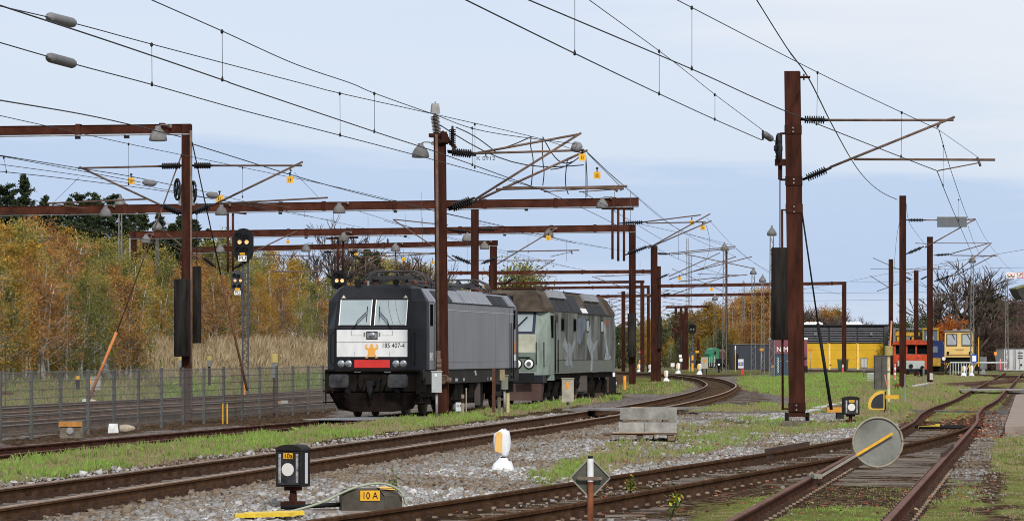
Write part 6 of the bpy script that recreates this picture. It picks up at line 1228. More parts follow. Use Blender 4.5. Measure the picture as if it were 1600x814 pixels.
def far_bits():
    D0 = 430; s = F / D0
    r = thing('dark_building', 'flat dark blue grey building in front of the autumn trees', 'building', orient(1176, D0, 0)); X = lambda px: (px - 1176) / s; Z = lambda y, d=D0: EYE + (HZ - y) * d / F
    MB().mm((X(1146), 0, -.1), (X(1207), 8, Z(538.5))).build('wall', [mat('wall_anthracite', (.035, .04, .052), .6, .15, .5)], r); MB().mm((X(1145), -.1, Z(538.5) + .005), (X(1208), 8.1, Z(537.3))).build('roof_edge', [DGALV], r)
    MB().mm((X(1147), -.03, 0), (X(1154), -.004, Z(553))).build('door', [BLACK], r)
    D1 = 330; k_ = F / D1; r = thing('maroon_container', 'maroon container with white lettering half hidden by the tallest mast', 'container', orient(1234, D1, 0)); X1 = lambda px: (px - 1234) / k_
    MB().mm((X1(1209), 0, .25), (X1(1261.5), 6, 3.0)).build('body', [mat('container_maroon', (.22, .075, .095), .6, .12, 2)], r); MB().mm((X1(1208), -.05, 3.005), (X1(1262), 6.05, 3.16)).build('roof', [WHITE], r)
    mb = MB()
    for i in range(40): x = X1(1210.5) + i * .07; mb.mm((x, -.02, .4), (x + .03, .0, 2.9))
    mb.build('corrugation', [MATS['container_maroon']], r)
    text_mesh('N MC', .62, 'lettering', WHITE, r, (X1(1226), -.03, 2.15), (1, 0, 0), (0, 0, 1), sx=.9); MB().mm((X1(1255), -.06, .2), (X1(1262), -.025, .75)).build('vent_box', [BLACK], r); MB().lathe((X1(1258), -.03, 1.5), (X1(1258), -.06, 1.5), [(0, .2), (1, .2)], 12).build('badge', [mat('badge_dark', (.10, .04, .06), .6)], r)
    for i, (a, b, l) in enumerate(((1212.5, 1222, 'dark blue wheeled bin with a white scrawl, left of two beside the maroon container'), (1222.5, 1233, 'dark blue wheeled bin right beside the tallest mast'))):
        D2 = 300; kk = F / D2; r = thing('storage_cabinet', l.replace('wheeled bin', 'storage cabinet'), 'cabinet', orient((a + b) / 2, D2, 0)); w = (b - a) / kk / 2; BB = mat('cabinet_blue', (.045, .07, .105), .55, .15, 2)
        MB().mm((-w, 0, .05), (w, .9, 1.72)).build('body', [BB], r); MB().mm((-w - .02, -.03, 1.722), (w + .02, .95, 1.80)).build('lid', [BB], r); MB().mm((.0, -.02, .1), (.02, -.003, 1.7)).build('door_seam', [BLACK], r); MB().mm((w * .2, -.03, 1.2), (w * .7, -.021, 1.26)).build('handle', [GALV], r)
        if i == 0:
            mb = MB()
            for j in range(6): mb.bar((-w * .5, -.012, 1.5 - j * .2), (-w * .15, -.012, 1.38 - j * .2), .015, .05); mb.bar((-w * .15, -.012, 1.38 - j * .2), (-w * .45, -.012, 1.3 - j * .2), .015, .04)
            mb.build('scrawl', [WHITE], r)
    D3 = 300; kk = F / D3; r = thing('small_cabinet', 'small grey cabinet with an orange mark left of the blue storage cabinets', 'cabinet', orient(1207.5, D3, 0)); MB().mm((-.18, 0, 0), (.18, .4, .95)).build('body', [mat('cab_blue_grey', (.09, .11, .12), .6)], r); MB().mm((-.1, -.01, .72), (.1, -.002, .85)).build('mark', [ORA], r)
    # white shipping container
    D4 = 395; kk = F / D4; r = thing('white_container', 'white shipping container with double doors at the right edge', 'container', orient(1585, D4, .1)); w = 1.15
    MB().mm((-w, 0, .0), (w, 6, 2.15)).build('body', [mat('container_white', (.50, .50, .50), .5, .1, 2)], r); MB().mm((-w - .02, -.04, 2.155), (w + .02, 6.02, 2.26)).build('top_rail', [DGALV], r); mb = MB()
    for x in (-.55, -.12, .12, .55): mb.tube([(x, -.05, .1), (x, -.05, 2.1)], .025, 5)
    mb.build('lock_rods', [GALV], r); MB().mm((-.012, -.01, .02), (.012, -.002, 2.13)).mm((-w, -.02, .02), (-w + .05, -.001, 2.13)).build('door_seam', [BLACK], r); mb = MB()
    for z in (1.75, 1.45, 1.2): mb.mm((.35, -.03, z), (.85, -.022, z + .1))
    mb.mm((.6, -.03, .45), (.8, -.022, .65)); mb.build('door_markings', [BLACK], r)
    # green wheelie bin at the shed
    r = thing('waste_bin', 'green waste bin with a white label against the yellow shed', 'bin', orient(1317, 415, 0)); MB().box((0, 0, .58), (1.0, .9, 1.0), taper=1.12).build('body', [mat('bin_green', (.03, .075, .045), .5, .1)], r); MB().mm((-.6, -.5, 1.09), (.6, .5, 1.22)).build('lid', [MATS['bin_green']], r); MB().mm((-.15, -.535, .75), (.3, -.52, 1.0)).build('label_plate', [WHITE], r); MB().mm((-.4, -.3, 0), (-.25, .3, .08)).mm((.25, -.3, 0), (.4, .3, .08)).build('castors', [BLACK], r)
far_bits()
# ---- lattice lamp posts
def lattice(label, px, yt, yb, D, w=.36, head=True, name='lattice_lamp_post', col=None):
    p = A(px, yb, D); h = (yb - yt) * D / F; r = thing(name, label, 'lamp post', p); mb = MB(); a = w / 2; g = .025
    for sx in (-1, 1):
        for sy in (-1, 1): mb.bar((sx * a, sy * a, 0), (sx * a * .6, sy * a * .6, h), g * 2, g * 2)
    n = int(h / .5); 
    for i in range(n):
        z0, z1 = h * i / n, h * (i + 1) / n; k0, k1 = 1 - .4 * i / n, 1 - .4 * (i + 1) / n; s = 1 if i % 2 else -1
        mb.bar((s * a * k0, -a * k0, z0), (-s * a * k1, -a * k1, z1), g, g).bar((s * a * k0, a * k0, z0), (-s * a * k1, a * k1, z1), g, g).bar((a * k0, s * a * k0, z0), (a * k1, -s * a * k1, z1), g, g)
    mb.build('lattice', [col or mat('lattice_grey', (.155, .15, .14), .75, .25, 3)], r)
    if head: MB().lathe((0, 0, h + .05), (0, 0, h + .75), [(0, .22), (.05, .32), (.35, .30), (.55, .19), (.75, .09), (1, .04)], 12).build('lamp_head', [DGALV], r)
    return r
lattice('lattice lamp post at the left end of the dark building, taller than its neighbours', 1132, 393, 583, 300, .30); lattice('lattice lamp post in front of the middle of the dark building', 1177, 430, 582, 360, .42); lattice('lattice lamp post in front of the right half of the dark building', 1191.5, 442, 588, 330, .3); lattice('lattice lamp post topped by a mushroom head beside the long counterweight', 1206, 370, 588, 250, .34)
lattice('lattice lamp post right of the yellow track machine', 1519, 412, 585, 320, .3); lattice('pale lattice post rising from the left wood', 188, 326, 583, 200, .22); lattice('shorter pale lattice post in the left wood, left of the nearest gantry post', 245.5, 362, 575, 225, .18); lattice('lattice post bearing signs at the right edge', 1573, 434, 575, 345, .26, False)
lattice('far lattice lamp post left of the green locomotive', 1117, 470, 580, 400, .3); lattice('far lattice lamp post over the dark building', 1162, 448, 545, 470, .3); lattice('far thin lattice mast above the shed, left of the lone post', 1250, 470, 560, 470, .2)
for i, (px, yt) in enumerate(((1074, 372), (1079, 398))): lattice(('tall thin radio mast above the distant autumn trees', 'second thin radio mast above the distant autumn trees')[i], px, yt, 560, 560, .45, False, 'radio_mast')
# ---- signs at the far right
def sign(label, px, py, w, h, D, m, post=None, extra=(), cat='sign'):
    s = D / F; r = thing('sign', label, cat, A(px, py, D)); MB().box((0, 0, 0), (w * s, .04, h * s)).build('sign_plate', [m], r)
    for (x, y, ww, hh, mm_) in extra: MB().box((x * s, -.03, -y * s), (ww * s, .012, hh * s)).build('sign_mark', [mm_], r)
    if post: MB().tube([(0, .05, 0), (0, .05, -(post - py) * s)], .035, 6).build('post', [GALV], r)
    return r
BLUE = mat('sign_blue', (.02, .10, .45), .4, .05)
r = sign('white speed sign with red ring outlines on the post at the right edge', 1581, 430, 17, 9, 342, WHITE); 
for x in (-4, 2): MB().lathe((x * .057, -.04, 0), (x * .057, -.05, 0), [(0, .18), (1, .18)], 16).build('red_ring', [LRED], r); MB().lathe((x * .057, -.052, 0), (x * .057, -.058, 0), [(0, .13), (1, .13)], 16).build('ring_face', [WHITE], r)
r = sign('small white sign with a black diagonal arrow and red rim at the right edge', 1593.5, 430, 9.5, 9, 342, LRED); MB().box((0, -.03, 0), (.44, .012, .41)).build('sign_face', [WHITE], r); MB().bar((-.12, -.05, -.12), (.12, -.05, .12), .01, .06).prism([(.02, .15), (.15, .15), (.15, .02)], -.055, -.045).build('arrow', [BLACK], r)
r = sign('blue and white information sign with a yellow arrow by the dark building', 1157.5, 568, 8.5, 14, 330, WHITE, 580); MB().box((0, -.03, -.02), (.42, .012, .3)).build('sign_band', [BLUE], r); MB().prism([(-.16, -.02), (-.02, .10), (-.02, .03), (.14, .03), (.14, -.07), (-.02, -.07), (-.02, -.14)], -.05, -.04).build('arrow', [YTAG], r)
r = thing('red_box', 'small red box under the blue information sign', 'box', orient(1160, 328, 0)); MB().mm((-.12, 0, 0), (.12, .2, .5)).build('body', [LRED], r); MB().mm((-.13, -.01, .5), (.13, .21, .54)).build('lid', [BLACK], r)
sign('orange plate on a pole before the right half of the dark building', 1190, 546, 6, 4, 325, ORA, 585); sign('orange plate on a thin pole by the yellow shed', 1266, 547, 7, 4, 380, ORA, 578); sign('orange plate on a far mast right of the distant main signal', 1089.5, 549.5, 6, 3.5, 445, ORA); sign('small orange square sign on a pole right of the railing', 1555.5, 552, 4.5, 5, 350, ORA, 563)
sign('white plate with dark mark below another beyond the curve', 1064, 562, 4.5, 5, 400, WHITE, 583); sign('white plate with green line above another beyond the curve', 1063, 556, 4.5, 4, 400, WHITE); sign('white plate on a low post left of the curve, among the far masts', 1051, 570, 6, 6, 410, WHITE, 582); sign('pair of white plates on the distant signal post', 1082, 555, 8, 5, 395, WHITE)
r = sign('grey framed sign seen from behind, on a galvanised post in front of the yellow shed', 1350, 567, 11, 16, 262, DGALV, 590, [(-2.4, 0, 3.8, 13, CABG), (2.4, 0, 3.8, 13, CABG)])
sign('blue edged white sign on a grey post right of the yellow machine', 1522, 560, 9, 13, 300, BLUE, 590, [(0, 0, 6, 9, WHITE)])
r = thing('railing', 'galvanised railing in front of the yellow track machine', 'railing', orient(1512, 310, .1)); mb = MB().bar((-1.4, 0, 1.0), (3.2, -.2, 1.0), .1, .1); 
for i in range(9): mb.bar((-1.4 + i * .22, 0, 0), (-1.4 + i * .22, 0, 1.0), .05, .05)
mb.build('bars', [mat('railing_pale', (.45, .46, .46), .5, .1)], r); MB().mm((-1.45, -.04, 0), (-1.38, .04, 1.05)).build('post', [GALV], r)
r = thing('barrier_box', 'grey barrier housing on a slanted foot right of the railing', 'barrier', orient(1536, 312, .1)); MB().box((0, 0, .95), (.55, .4, 1.0)).build('body', [DGALV], r); MB().prism([(-.3, 0), (.2, 0), (.1, .5), (-.05, .5)], -.2, .2).build('foot', [GALV], r); MB().bar((.2, 0, .95), (1.6, -.1, 1.0), .12, .12).build('barrier_arm', [GALV], r)
def staff(label, px, yt, yb, D, m, r_=.04, bands=(), cap=None, name='marker_post'):
    b = A(px, yb, D); h = (yb - yt) * D / F; r = thing(name, label, 'post', b); MB().cyl((0, 0, -.05), (0, 0, h), r_, 8).build('shaft', [m], r)
    for f0, f1, mm_ in bands: MB().cyl((0, 0, h * f0), (0, 0, h * f1), r_ * 1.08, 8).build('band', [mm_], r)
    if cap: MB().cyl((0, 0, h - cap[1] * .2), (0, 0, h + cap[1]), cap[0], 12).build('cap', [cap[2]], r)
    return r
PINK = mat('marker_pink', (.72, .12, .13), .5, .1)
staff('left one of two pink marker posts beside the white container', 1563, 561, 577, 370, PINK, .07, [(.8, 1.02, mat('marker_pale_pink', (.75, .35, .35), .5, .1))]); staff('right one of two pink marker posts, in front of the white container', 1574, 561, 577, 370, PINK, .07, [(.8, 1.02, MATS['marker_pale_pink'])]); staff('pink marker post at the foot of the lone mast before the yellow shed', 1317, 569, 587, 340, PINK, .06, [(.75, .95, WHITE)])
staff('tall yellow staff with dark foot right of the railing', 1529, 523, 585, 300, YEL, .05, [(0, .2, BLACK), (.94, 1.0, BLACK)]); staff('tall yellow staff beyond the curve beside the far masts', 1077, 555, 583, 390, YEL, .05, [(.9, 1.0, LRED)]); staff('yellow staff with red top at the left end of the dark building', 1149, 540, 580, 340, YEL, .05, [(.85, 1.0, WHITE)])
staff('red and white banded marker post before the orange rail tractor', 1398.5, 569, 591, 240, WHITE, .06, [(0, .25, PINK), (.4, .6, PINK), (.8, .95, PINK)]); staff('slim grey post right of the tall mast pair', 1443, 575, 598, 230, DGALV, .06); staff('thin grey staff standing in the weeds by the grey cabinet', 1414, 584, 625, 125, GALV, .02)
# ================================================================ SIGNALS
def signal_head(root, c, w, h, m, lamps, lr, hood=True):
    c = Vector(c); n = 8; poly = []
    for i in range(n + 1): a = math.pi * i / n; poly.append((math.cos(a) * w / 2, h / 2 - w * .42 + math.sin(a) * w * .42))
    for i in range(n + 1): a = math.pi + math.pi * i / n; poly.append((math.cos(a) * w / 2, -h / 2 + w * .42 + math.sin(a) * w * .42))
    o = MB().prism([(c.x + a, c.z + b) for a, b in poly], c.y - .05, c.y + .12).build('signal_head', [m], root)
    for x, z, mm_ in lamps:
        MB().cyl((c.x + x, c.y - .052, c.z + z), (c.x + x, c.y - .075, c.z + z), lr, 12).build('signal_lamp', [mm_], o)
        mb = MB(); 
        for i in range(9): pass
        P = []; k_ = 10
        for yy in (-.051, -.26):
            for i in range(k_ + 1): a = R(10) + (math.pi - R(20)) * i / k_; P.append((c.x + x + math.cos(a) * lr * 1.35, c.y + yy, c.z + z + math.sin(a) * lr * 1.35 + (.0 if yy > -.1 else -.02)))
        mb.add(P, [(i, i + 1, k_ + 2 + i, k_ + 1 + i) for i in range(k_)]); mb.build('lamp_hood', [BLACK], o)
    return o
SB = mat('signal_black', (.008, .0085, .010), .6, .25, 3, spec=.15); SG = mat('signal_charcoal', (.045, .048, .055), .6, .2, 3)
D0 = 158; s = F / D0
r = thing('main_signal', 'tall signal with amber lamps and PU plates on a lattice post behind the fence', 'signal', A(382.5, 640, D0)); O = LOC[r.name]
def L(px, py, dy=0): v = A(px, py, D0) - O; v.y += dy; return v
signal_head(r, L(381, 383, -.2), 31 / s, 52 / s, SB, [(-7 / s, 15 / s, LENS), (4 / s, 12 / s, LENS), (-6 / s, 4.5 / s, AMBER), (5 / s, 4.5 / s, AMBER), (-7 / s, -7 / s, LENS), (3 / s, -7 / s, LENS)], .085)
h2 = signal_head(r, L(371.5, 439, -.25), 20 / s, 33 / s, SG, [(-4.5 / s, 9 / s, LENS), (2 / s, 7.5 / s, LENS), (-3.5 / s, .5 / s, AMBER), (5 / s, .5 / s, AMBER), (-4.5 / s, -8 / s, LENS), (3.5 / s, -8 / s, LENS)], .06)
for (px, py, w, h, sz, ty) in ((379.5, 404, 13, 9, .26, 397), (372, 457.5, 10, 6.5, .19, 452)):
    pl = MB().box(L(px, py, -.33), (w / s, .03, h / s)).build('letter_plate', [WHITE], r); text_mesh('PU', sz, 'plate_letters', BLACK, pl, L(px, py, -.349), (1, 0, 0), (0, 0, 1)); MB().box(L(px, ty, -.36), (8 / s, .02, 3.4 / s)).build('number_plate', [YTAG], r)
mb = MB()
for dx in (-4.2, 4.2): mb.bar(L(383.5 + dx, 640), L(383.5 + dx, 398), .06, .08)
for i in range(24): z0, z1 = 640 - i * 10, 640 - (i + 1) * 10; mb.bar(L(383.5 - 4, z0), L(383.5 + 4, (z0 + z1) / 2), .04, .03).bar(L(383.5 + 4, (z0 + z1) / 2), L(383.5 - 4, z1), .04, .03)
mb.build('lattice_post', [SG], r); MB().box(L(382, 605, -.1), (.09, .05, .65)).build('orange_strip', [ORA], r)
D0 = 204; s = F / D0; r = thing('hanging_signal', 'oval colour light signal hanging from the third gantry above the locomotive cab', 'signal', A(530, 438, D0)); O = LOC[r.name]
signal_head(r, (0, -.2, 0), 24 / s, 31 / s, SB, [(-3.5 / s, 8 / s, LENS), (3 / s, 6 / s, LENS), (-3.5 / s, -.5 / s, AMBER), (5 / s, -.5 / s, AMBER), (-3.5 / s, -9 / s, LENS), (3 / s, -10 / s, LENS)], .10); MB().box((0, .05, .2), (.3, .12, .7)).build('mounting', [BLACK], r)
D0 = 392; s = F / D0; r = thing('main_signal', 'distant colour light signal with white lamps on a striped post beyond the curve', 'signal', A(1082, 584, D0)); O = LOC[r.name]
signal_head(r, L2 := (Vector(A(1081.5, 514, D0)) - O + Vector((0, -.2, 0))), 12 / s, 16.5 / s, SB, [(-2 / s, 4 / s, LENS), (2 / s, 4 / s, LENS), (-2 / s, 0, mat('lamp_white', (.8, .8, .75))), (2 / s, 0, MATS['lamp_white'])], .09)
MB().tube([(0, 0, 0), (0, 0, 60 / s)], .06, 6).mm((-.3, -.1, .9), (.3, .05, 2.2)).build('post', [SG], r); MB().mm((-.1, -.12, .1), (.1, -.07, 1.1)).mm((-.1, -.12, 1.4), (.1, -.105, 1.9)).build('orange_strip', [ORA], r)
D0 = 420; s = F / D0; r = thing('dwarf_signal', 'slim distant signal post with red and white lamps left of the mast pair', 'signal', A(1000, 580, D0)); MB().cyl((0, 0, 0), (0, 0, 2.2), .06, 6).mm((-.16, -.05, 1.2), (.16, .1, 2.4)).build('post', [SG], r); MB().cyl((.0, -.06, 2.1), (0, -.1, 2.1), .09, 10).build('red_lamp', [REDL], r); MB().mm((-.12, -.08, .9), (.12, -.03, 1.25)).build('orange_plate', [ORA], r); MB().ball((0, -.1, .65), .12).build('white_lamp', [WHITE], r)
# ---- dwarf lantern signals
def lantern(label, px, py, D, w, h, stand, txt, rz):
    b = A(px, py, D); r = thing('dwarf_lantern', label, 'signal', b, rz); z0 = stand; d = w * .8
    MB().cyl((0, 0, 0), (0, 0, z0), .055, 8, .04).box((0, 0, .04), (.22, .22, .10)).box((0, 0, z0 - .02), (w * .5, d * .6, .05)).build('stand', [RUST], r)
    MB().box((0, 0, z0 + h * .45), (w, d, h * .90)).build('lantern_body', [BLACK], r)
    n = 8; top = [(w * .54 * math.cos(math.pi * i / n), z0 + h * .885 + h * .14 * math.sin(math.pi * i / n)) for i in range(n + 1)]; MB().prism(top, -d * .56, d * .56).build('lantern_cap', [mat('cap_iron', (.022, .019, .017), .7, .4, 6)], r)
    MB().mm((-w * .42, -d * .5 - .01, z0 + h * .05), (w * .42, -d * .5 - .002, z0 + h * .85)).build('front_glass', [mat('lantern_front', (.010, .010, .011), .4, .5, 9, col2=(.05, .05, .053))], r)
    for xa, xb in ((-.39, -.30), (.29, .38)): MB().mm((w * xa, -d * .5 - .0125, z0 + h * .10), (w * xb, -d * .5 - .0103, z0 + h * .80)).build('painted_reflection', [mat('reflection_pale', (.22, .22, .225), .3, .6, 14, col2=(.55, .55, .55))], r)  # whitish reflections at both edges of the glass, painted as pale strips
    MB().cyl((-w * .02, -d * .5 - .012, z0 + h * .42), (-w * .02, -d * .5 - .022, z0 + h * .42), w * .235, 24).build('white_disc', [mat('disc_cream', (.68, .65, .60), .5, .05)], r)
    pl = MB().mm((-w * .19, -d * .5 - .02, z0 + h * .68), (w * .17, -d * .5 - .011, z0 + h * .82)).build('number_plate', [YTAG], r)
    if txt: text_mesh(txt, h * .16, 'plate_number', BLACK, pl, (0, -d * .5 - .023, z0 + h * .75), (1, 0, 0), (0, 0, 1))
    MB().mm((w * .5 + .002, -d * .12, z0 + h * .08), (w * .5 + .012, d * .12, z0 + h * .82)).build('side_slit', [mat('slit_white', (.62, .63, .66), .4, .05)], r)
    for sx in (-1, 1): MB().mm((sx * w * .47 - .012, -d * .52, z0), (sx * w * .47 + .012, -d * .502, z0 + h * .88)).build('frame_bar', [MATS['cap_iron']], r)
    return r
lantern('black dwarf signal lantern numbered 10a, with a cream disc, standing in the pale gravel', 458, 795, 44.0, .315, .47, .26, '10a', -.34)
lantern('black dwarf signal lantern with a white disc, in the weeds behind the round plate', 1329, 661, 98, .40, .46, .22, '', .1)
# ---- point machine box 10 A
r = thing('point_machine', 'low dark point machine box with orange 10 A plate and a pale hose over it', 'point machine', W(576, 797, .07), .16); PMB = mat('box_olive', (.075, .066, .050), .7, .3, 4, col2=(.12, .105, .085))
MB().prism([(-.32, 0), (.14, 0), (.14, .16), (.07, .24), (-.27, .24), (-.32, .19)], -.22, .02).build('housing', [PMB], r)
MB().loft([[(.142, -.22, 0), (.36, -.05, 0), (.36, .28, 0), (-.2, .28, 0), (-.2, .022, 0), (.142, .022, 0)], [(.142, -.22, .17), (.36, -.05, .15), (.36, .28, .15), (-.2, .28, .20), (-.2, .022, .20), (.142, .022, .2)], [(.09, -.10, .25), (.28, .02, .24), (.28, .2, .24), (-.15, .2, .24), (-.15, .03, .24), (.09, .03, .24)]]).build('side_housing', [PMB], r)
pl = MB().mm((-.12, -.232, .115), (.095, -.222, .225)).build('number_plate', [YTAG], r); text_mesh('10 A', .105, 'plate_number', BLACK, pl, (-.015, -.2345, .168), (1, 0, 0), (0, 0, 1), sx=.85)
MB().add([(.11, -.15, .236), (.29, -.03, .222), (.29, .10, .248), (.11, .0, .258)], [(0, 1, 2, 3)]).build('top_plate', [YTAG], r)
MB().box((-.1, -.05, -.02), (1.15, .65, .06), 0, .05).build('bed_timber', [TIMBER], r)
MB().tube(spline([(-.86, -.42, .02), (-.55, -.28, .10), (-.2, -.24, .25), (.1, -.2, .30), (.32, -.14, .22), (.40, -.16, .06)]), .014, 6).build('hose', [mat('hose_green', (.30, .34, .24), .5, .15)], r)
MB().tube([(-.95, .1, .03), (-.32, -.05, .07)], .028, 6).build('drive_rod', [BLACK], r)
# ---- yellow boards
o = MB()
r = thing('yellow_board', 'pair of yellow painted boards lying at the bottom edge below the 10a lantern', 'board', W(418, 809, .05), .0)
for i, (x, y) in enumerate(((.04, .22), (-.04, -.10))): MB().bar((x - .30, y, .03), (x + .32, y + .09, .045), .24, .04).build('plank', [mat('board_yellow', (.60, .42, .03), .6, .25, 6)], r)
# ---- signals wrapped in plastic
def bagged(label, px, py, D, h, seed=0, small=False):
    b = A(px, py, D); r = thing('bagged_signal', label, 'signal', b); rd = random.Random(seed); u = h / .68
    def blob(zs, name, m, jit=.02, n=14):
        rings = []
        for z, rx, ry, ox in zs:
            rings.append([(ox + math.cos(2 * math.pi * i / n) * rx * (1 + rd.uniform(-jit, jit) * 4), math.sin(2 * math.pi * i / n) * ry, z * u + rd.uniform(-jit, jit) * u) for i in range(n)])
        return MB().loft(rings, 0, smooth=True).build(name, [m], r)
    k_ = u
    blob([(-.02, .19 * k_, .13 * k_, .01), (0, .17 * k_, .13 * k_, .0), (.06, .185 * k_, .13 * k_, 0), (.14, .14 * k_, .10 * k_, 0), (.22, .075 * k_, .06 * k_, .01), (.245, .05 * k_, .045 * k_, .01)], 'bag_skirt', BAG, .045)
    MB().cyl((.01, 0, .238 * u), (.01, 0, .252 * u), .056 * k_, 10).build('tie_band', [BLACK], r)
    blob([(.25, .05 * k_, .045 * k_, .01), (.29, .09 * k_, .06 * k_, 0), (.36, .125 * k_, .07 * k_, -.01), (.48, .135 * k_, .07 * k_, -.01), (.60, .12 * k_, .065 * k_, 0), (.65, .085 * k_, .05 * k_, .01), (.665, .02 * k_, .02 * k_, .02)], 'bag_hood', BAG)
    MB().prism([(-.115 * k_, .34 * u), (-.005 * k_, .30 * u), (.0, .62 * u), (-.06 * k_, .635 * u), (-.10 * k_, .6 * u)], -.085 * k_, -.070 * k_).build('orange_face', [mat('bag_orange', (.70, .42, .13), .5, .1)], r)
    return r
bagged('nearest white bagged signal, with an orange face, standing in the foreground gravel', 785, 739, 57.5, .67, 1)
for i, (px, py, D, h, l) in enumerate([(1041, 596, 245, .72, 'bagged white signal on the green island left of the mast pair'), (957, 600, 160, .6, 'small bagged signal at the tail of the patterned locomotive'), (998.5, 582, 380, .85, 'far bagged signal left of another, in the gap behind the locomotive'), (1015.5, 582, 380, .8, 'far bagged signal next to the mast pair, in the gap'), (1059.5, 584, 350, 1.0, 'far bagged signal in a pair of wrapped heads at the bend'), (1093, 585.5, 330, .98, 'bagged signal before a beige cabinet at the outer rail of the bend'), (1506, 587, 270, .68 * 1.0, 'left one of two bagged signals by the railing'), (1518, 587, 270, .7, 'right one of two bagged signals by the railing')]):
    b = bagged(l, px, py, D, h if i < 6 else .70, i + 3)
r = thing('beige_cabinet', 'small beige cabinet on legs right of a bagged signal at the bend', 'cabinet', A(1101, 585, 330)); MB().mm((-.3, 0, .5), (.3, .35, 1.5)).build('body', [CABB], r); MB().mm((-.2, .05, 0), (-.12, .13, .5)).mm((.12, .05, 0), (.2, .13, .5)).build('legs', [BLACK], r); MB().mm((-.1, -.01, 1.05), (.1, -.002, 1.3)).build('mark', [ORA], r)
r = thing('point_lever', 'dark point lever stand on the grass beyond the bend', 'lever', A(1123, 582, 340)); MB().cyl((0, 0, 0), (0, 0, .7), .08, 8).box((0, 0, .95), (.5, .4, .55)).tube([(0, -.2, .6), (.3, -.3, .1)], .05, 5).build('stand', [BLACK], r); MB().ball((0, -.25, .7), .1).build('knob', [WHITE], r)
# ---- diamond sign and round plate
r = thing('diamond_sign', 'back of a diamond shaped sign on a rusty white tipped post in the foreground', 'sign', A(922.5, 828, 38.6)); k_ = 38.6 / F; Zz = lambda y: (828 - y) * k_
mb = MB(); w = 31 * k_; c = Zz(746)
poly = [(-w, c), (-w * .93, c - w * .1), (-w * .09, c - w * .97), (w * .09, c - w * .97), (w * .93, c - w * .1), (w, c), (w * .93, c + w * .1), (w * .09, c + w * .97), (-w * .09, c + w * .97), (-w * .93, c + w * .1)]
MB().prism(poly, .03, .038).build('sign_back', [mat('sign_back_olive', (.050, .050, .040), .6, .25, 4, col2=(.085, .085, .068))], r)
mb = MB(); n = len(poly)
for i in range(n): (a, b_), (c_, d_) = poly[i], poly[(i + 1) % n]; mb.bar((a * .985, .028, c + (b_ - c) * .985), (c_ * .985, .028, c + (d_ - c) * .985), .03, .014)
mb.build('sign_rim', [mat('rim_pale', (.21, .20, .16), .6, .2, 5)], r)
MB().cyl((0, 0, -.3), (0, 0, Zz(752)), .031, 12).build('post', [mat('post_rust', (.15, .05, .025), .7, .4, 6, col2=(.28, .10, .05))], r); MB().cyl((0, 0, Zz(752) + .001), (0, 0, Zz(716)), .033, 12).build('white_sleeve', [mat('sleeve_white', (.66, .66, .66), .5, .2, 8)], r); MB().cyl((0, 0, Zz(716) + .001), (0, 0, Zz(712)), .026, 10).build('post_cap', [BLACK], r)
MB().bar((-21 * k_, -.035, Zz(746)), (18 * k_, -.035, Zz(747)), .012, .03).cyl((-19 * k_, -.03, Zz(746)), (-19 * k_, .03, Zz(746)), .012, 8).cyl((16 * k_, -.03, Zz(747)), (16 * k_, .03, Zz(747)), .012, 8).build('strap', [mat('strap_rust', (.16, .12, .09), .6, .3, 8)], r)
D0 = 50.2; k_ = D0 / F; c0 = A(1371.5, 690.5, D0); r = thing('round_stop_plate', 'large round grey plate with a yellow bar clamped to the straight rail', 'sign', A(1371.5, 731, D0)); O = LOC[r.name]; c = c0 - O; rad = 38.5 * k_
MB().lathe(c + Vector((0, .03, 0)), c + Vector((0, -.0, 0)), [(0, rad * .985), (1, rad * .985)], 56, smooth=False).build('plate', [mat('plate_grey', (.14, .145, .125), .55, .25, 2.2, col2=(.225, .23, .205))], r)
pts = [c + Vector((math.cos(2 * math.pi * i / 56) * rad, -.01, math.sin(2 * math.pi * i / 56) * rad)) for i in range(57)]; MB().tube(pts, .016, 6).build('plate_rim', [mat('rim_cream', (.30, .27, .20), .6, .2, 6)], r)
def P_(px, py, dy): v = A(px, py, D0) - O; v.y += dy; return v
MB().bar(P_(1337, 711, -.05), P_(1394, 676.5, -.06), .026, .034).build('yellow_bar', [mat('bar_yellow', (.62, .33, .03), .5, .2, 8)], r); MB().bar(P_(1277, 745, -.22), P_(1338, 710.5, -.05), .022, .03).build('lever_arm', [mat('arm_grey', (.24, .235, .19), .6, .2, 5)], r)
MB().box(P_(1274, 743, -.2), (.11, .12, .06), 0, .3).box(P_(1266, 741, -.1), (.08, .08, .04), 0, .3).cyl(P_(1277, 744, -.31), P_(1277, 744, -.28), .025, 8).build('rail_clamp', [MATS['arm_grey']], r)
# ---- guard plate beside the turnout rail
mb = MB(); a, b = W(1199, 709, .15), W(1266, 696.5, .15); mb.bar(a + Vector((-.02, .12, -.03)), b + Vector((-.02, .12, -.03)), .04, .22); tag(mb.build('guard_rail', [mat('guard_brown', (.055, .032, .022), .75, .3, 3)], None, loc=a), 'raised brown guard rail plate standing beside the turnout rail', 'guard rail')
a, b = W(1409, 735, .1), W(1488, 692, .1); mb = MB().bar(W(1472, 714, .17), W(1488, 699, .17), .05, .14); tag(mb.build('check_rail', [mat('guard_brown', (.05,) * 3)], None, loc=W(1472, 714, .17)), 'short flared check rail inside the straight track', 'guard rail')
r = thing('point_heater', 'yellow point lock and rods between the switch blades', 'point lock', W(1452, 667, .1)); MB().bar((-.25, -.2, .0), (.15, .1, .02), .06, .05).box((.2, .15, .02), (.10, .2, .1)).build('lock_arm', [mat('lock_yellow', (.62, .45, .03), .5)], r); MB().tube([(-.3, 0.3, 0), (1.1, .1, 0)], .035, 6).tube([(-.3, -.6, 0), (1.1, -.7, 0)], .035, 6).tube([(-.2, .9, 0), (1.1, .8, 0)], .035, 6).build('stretcher_rods', [BLACK], r)
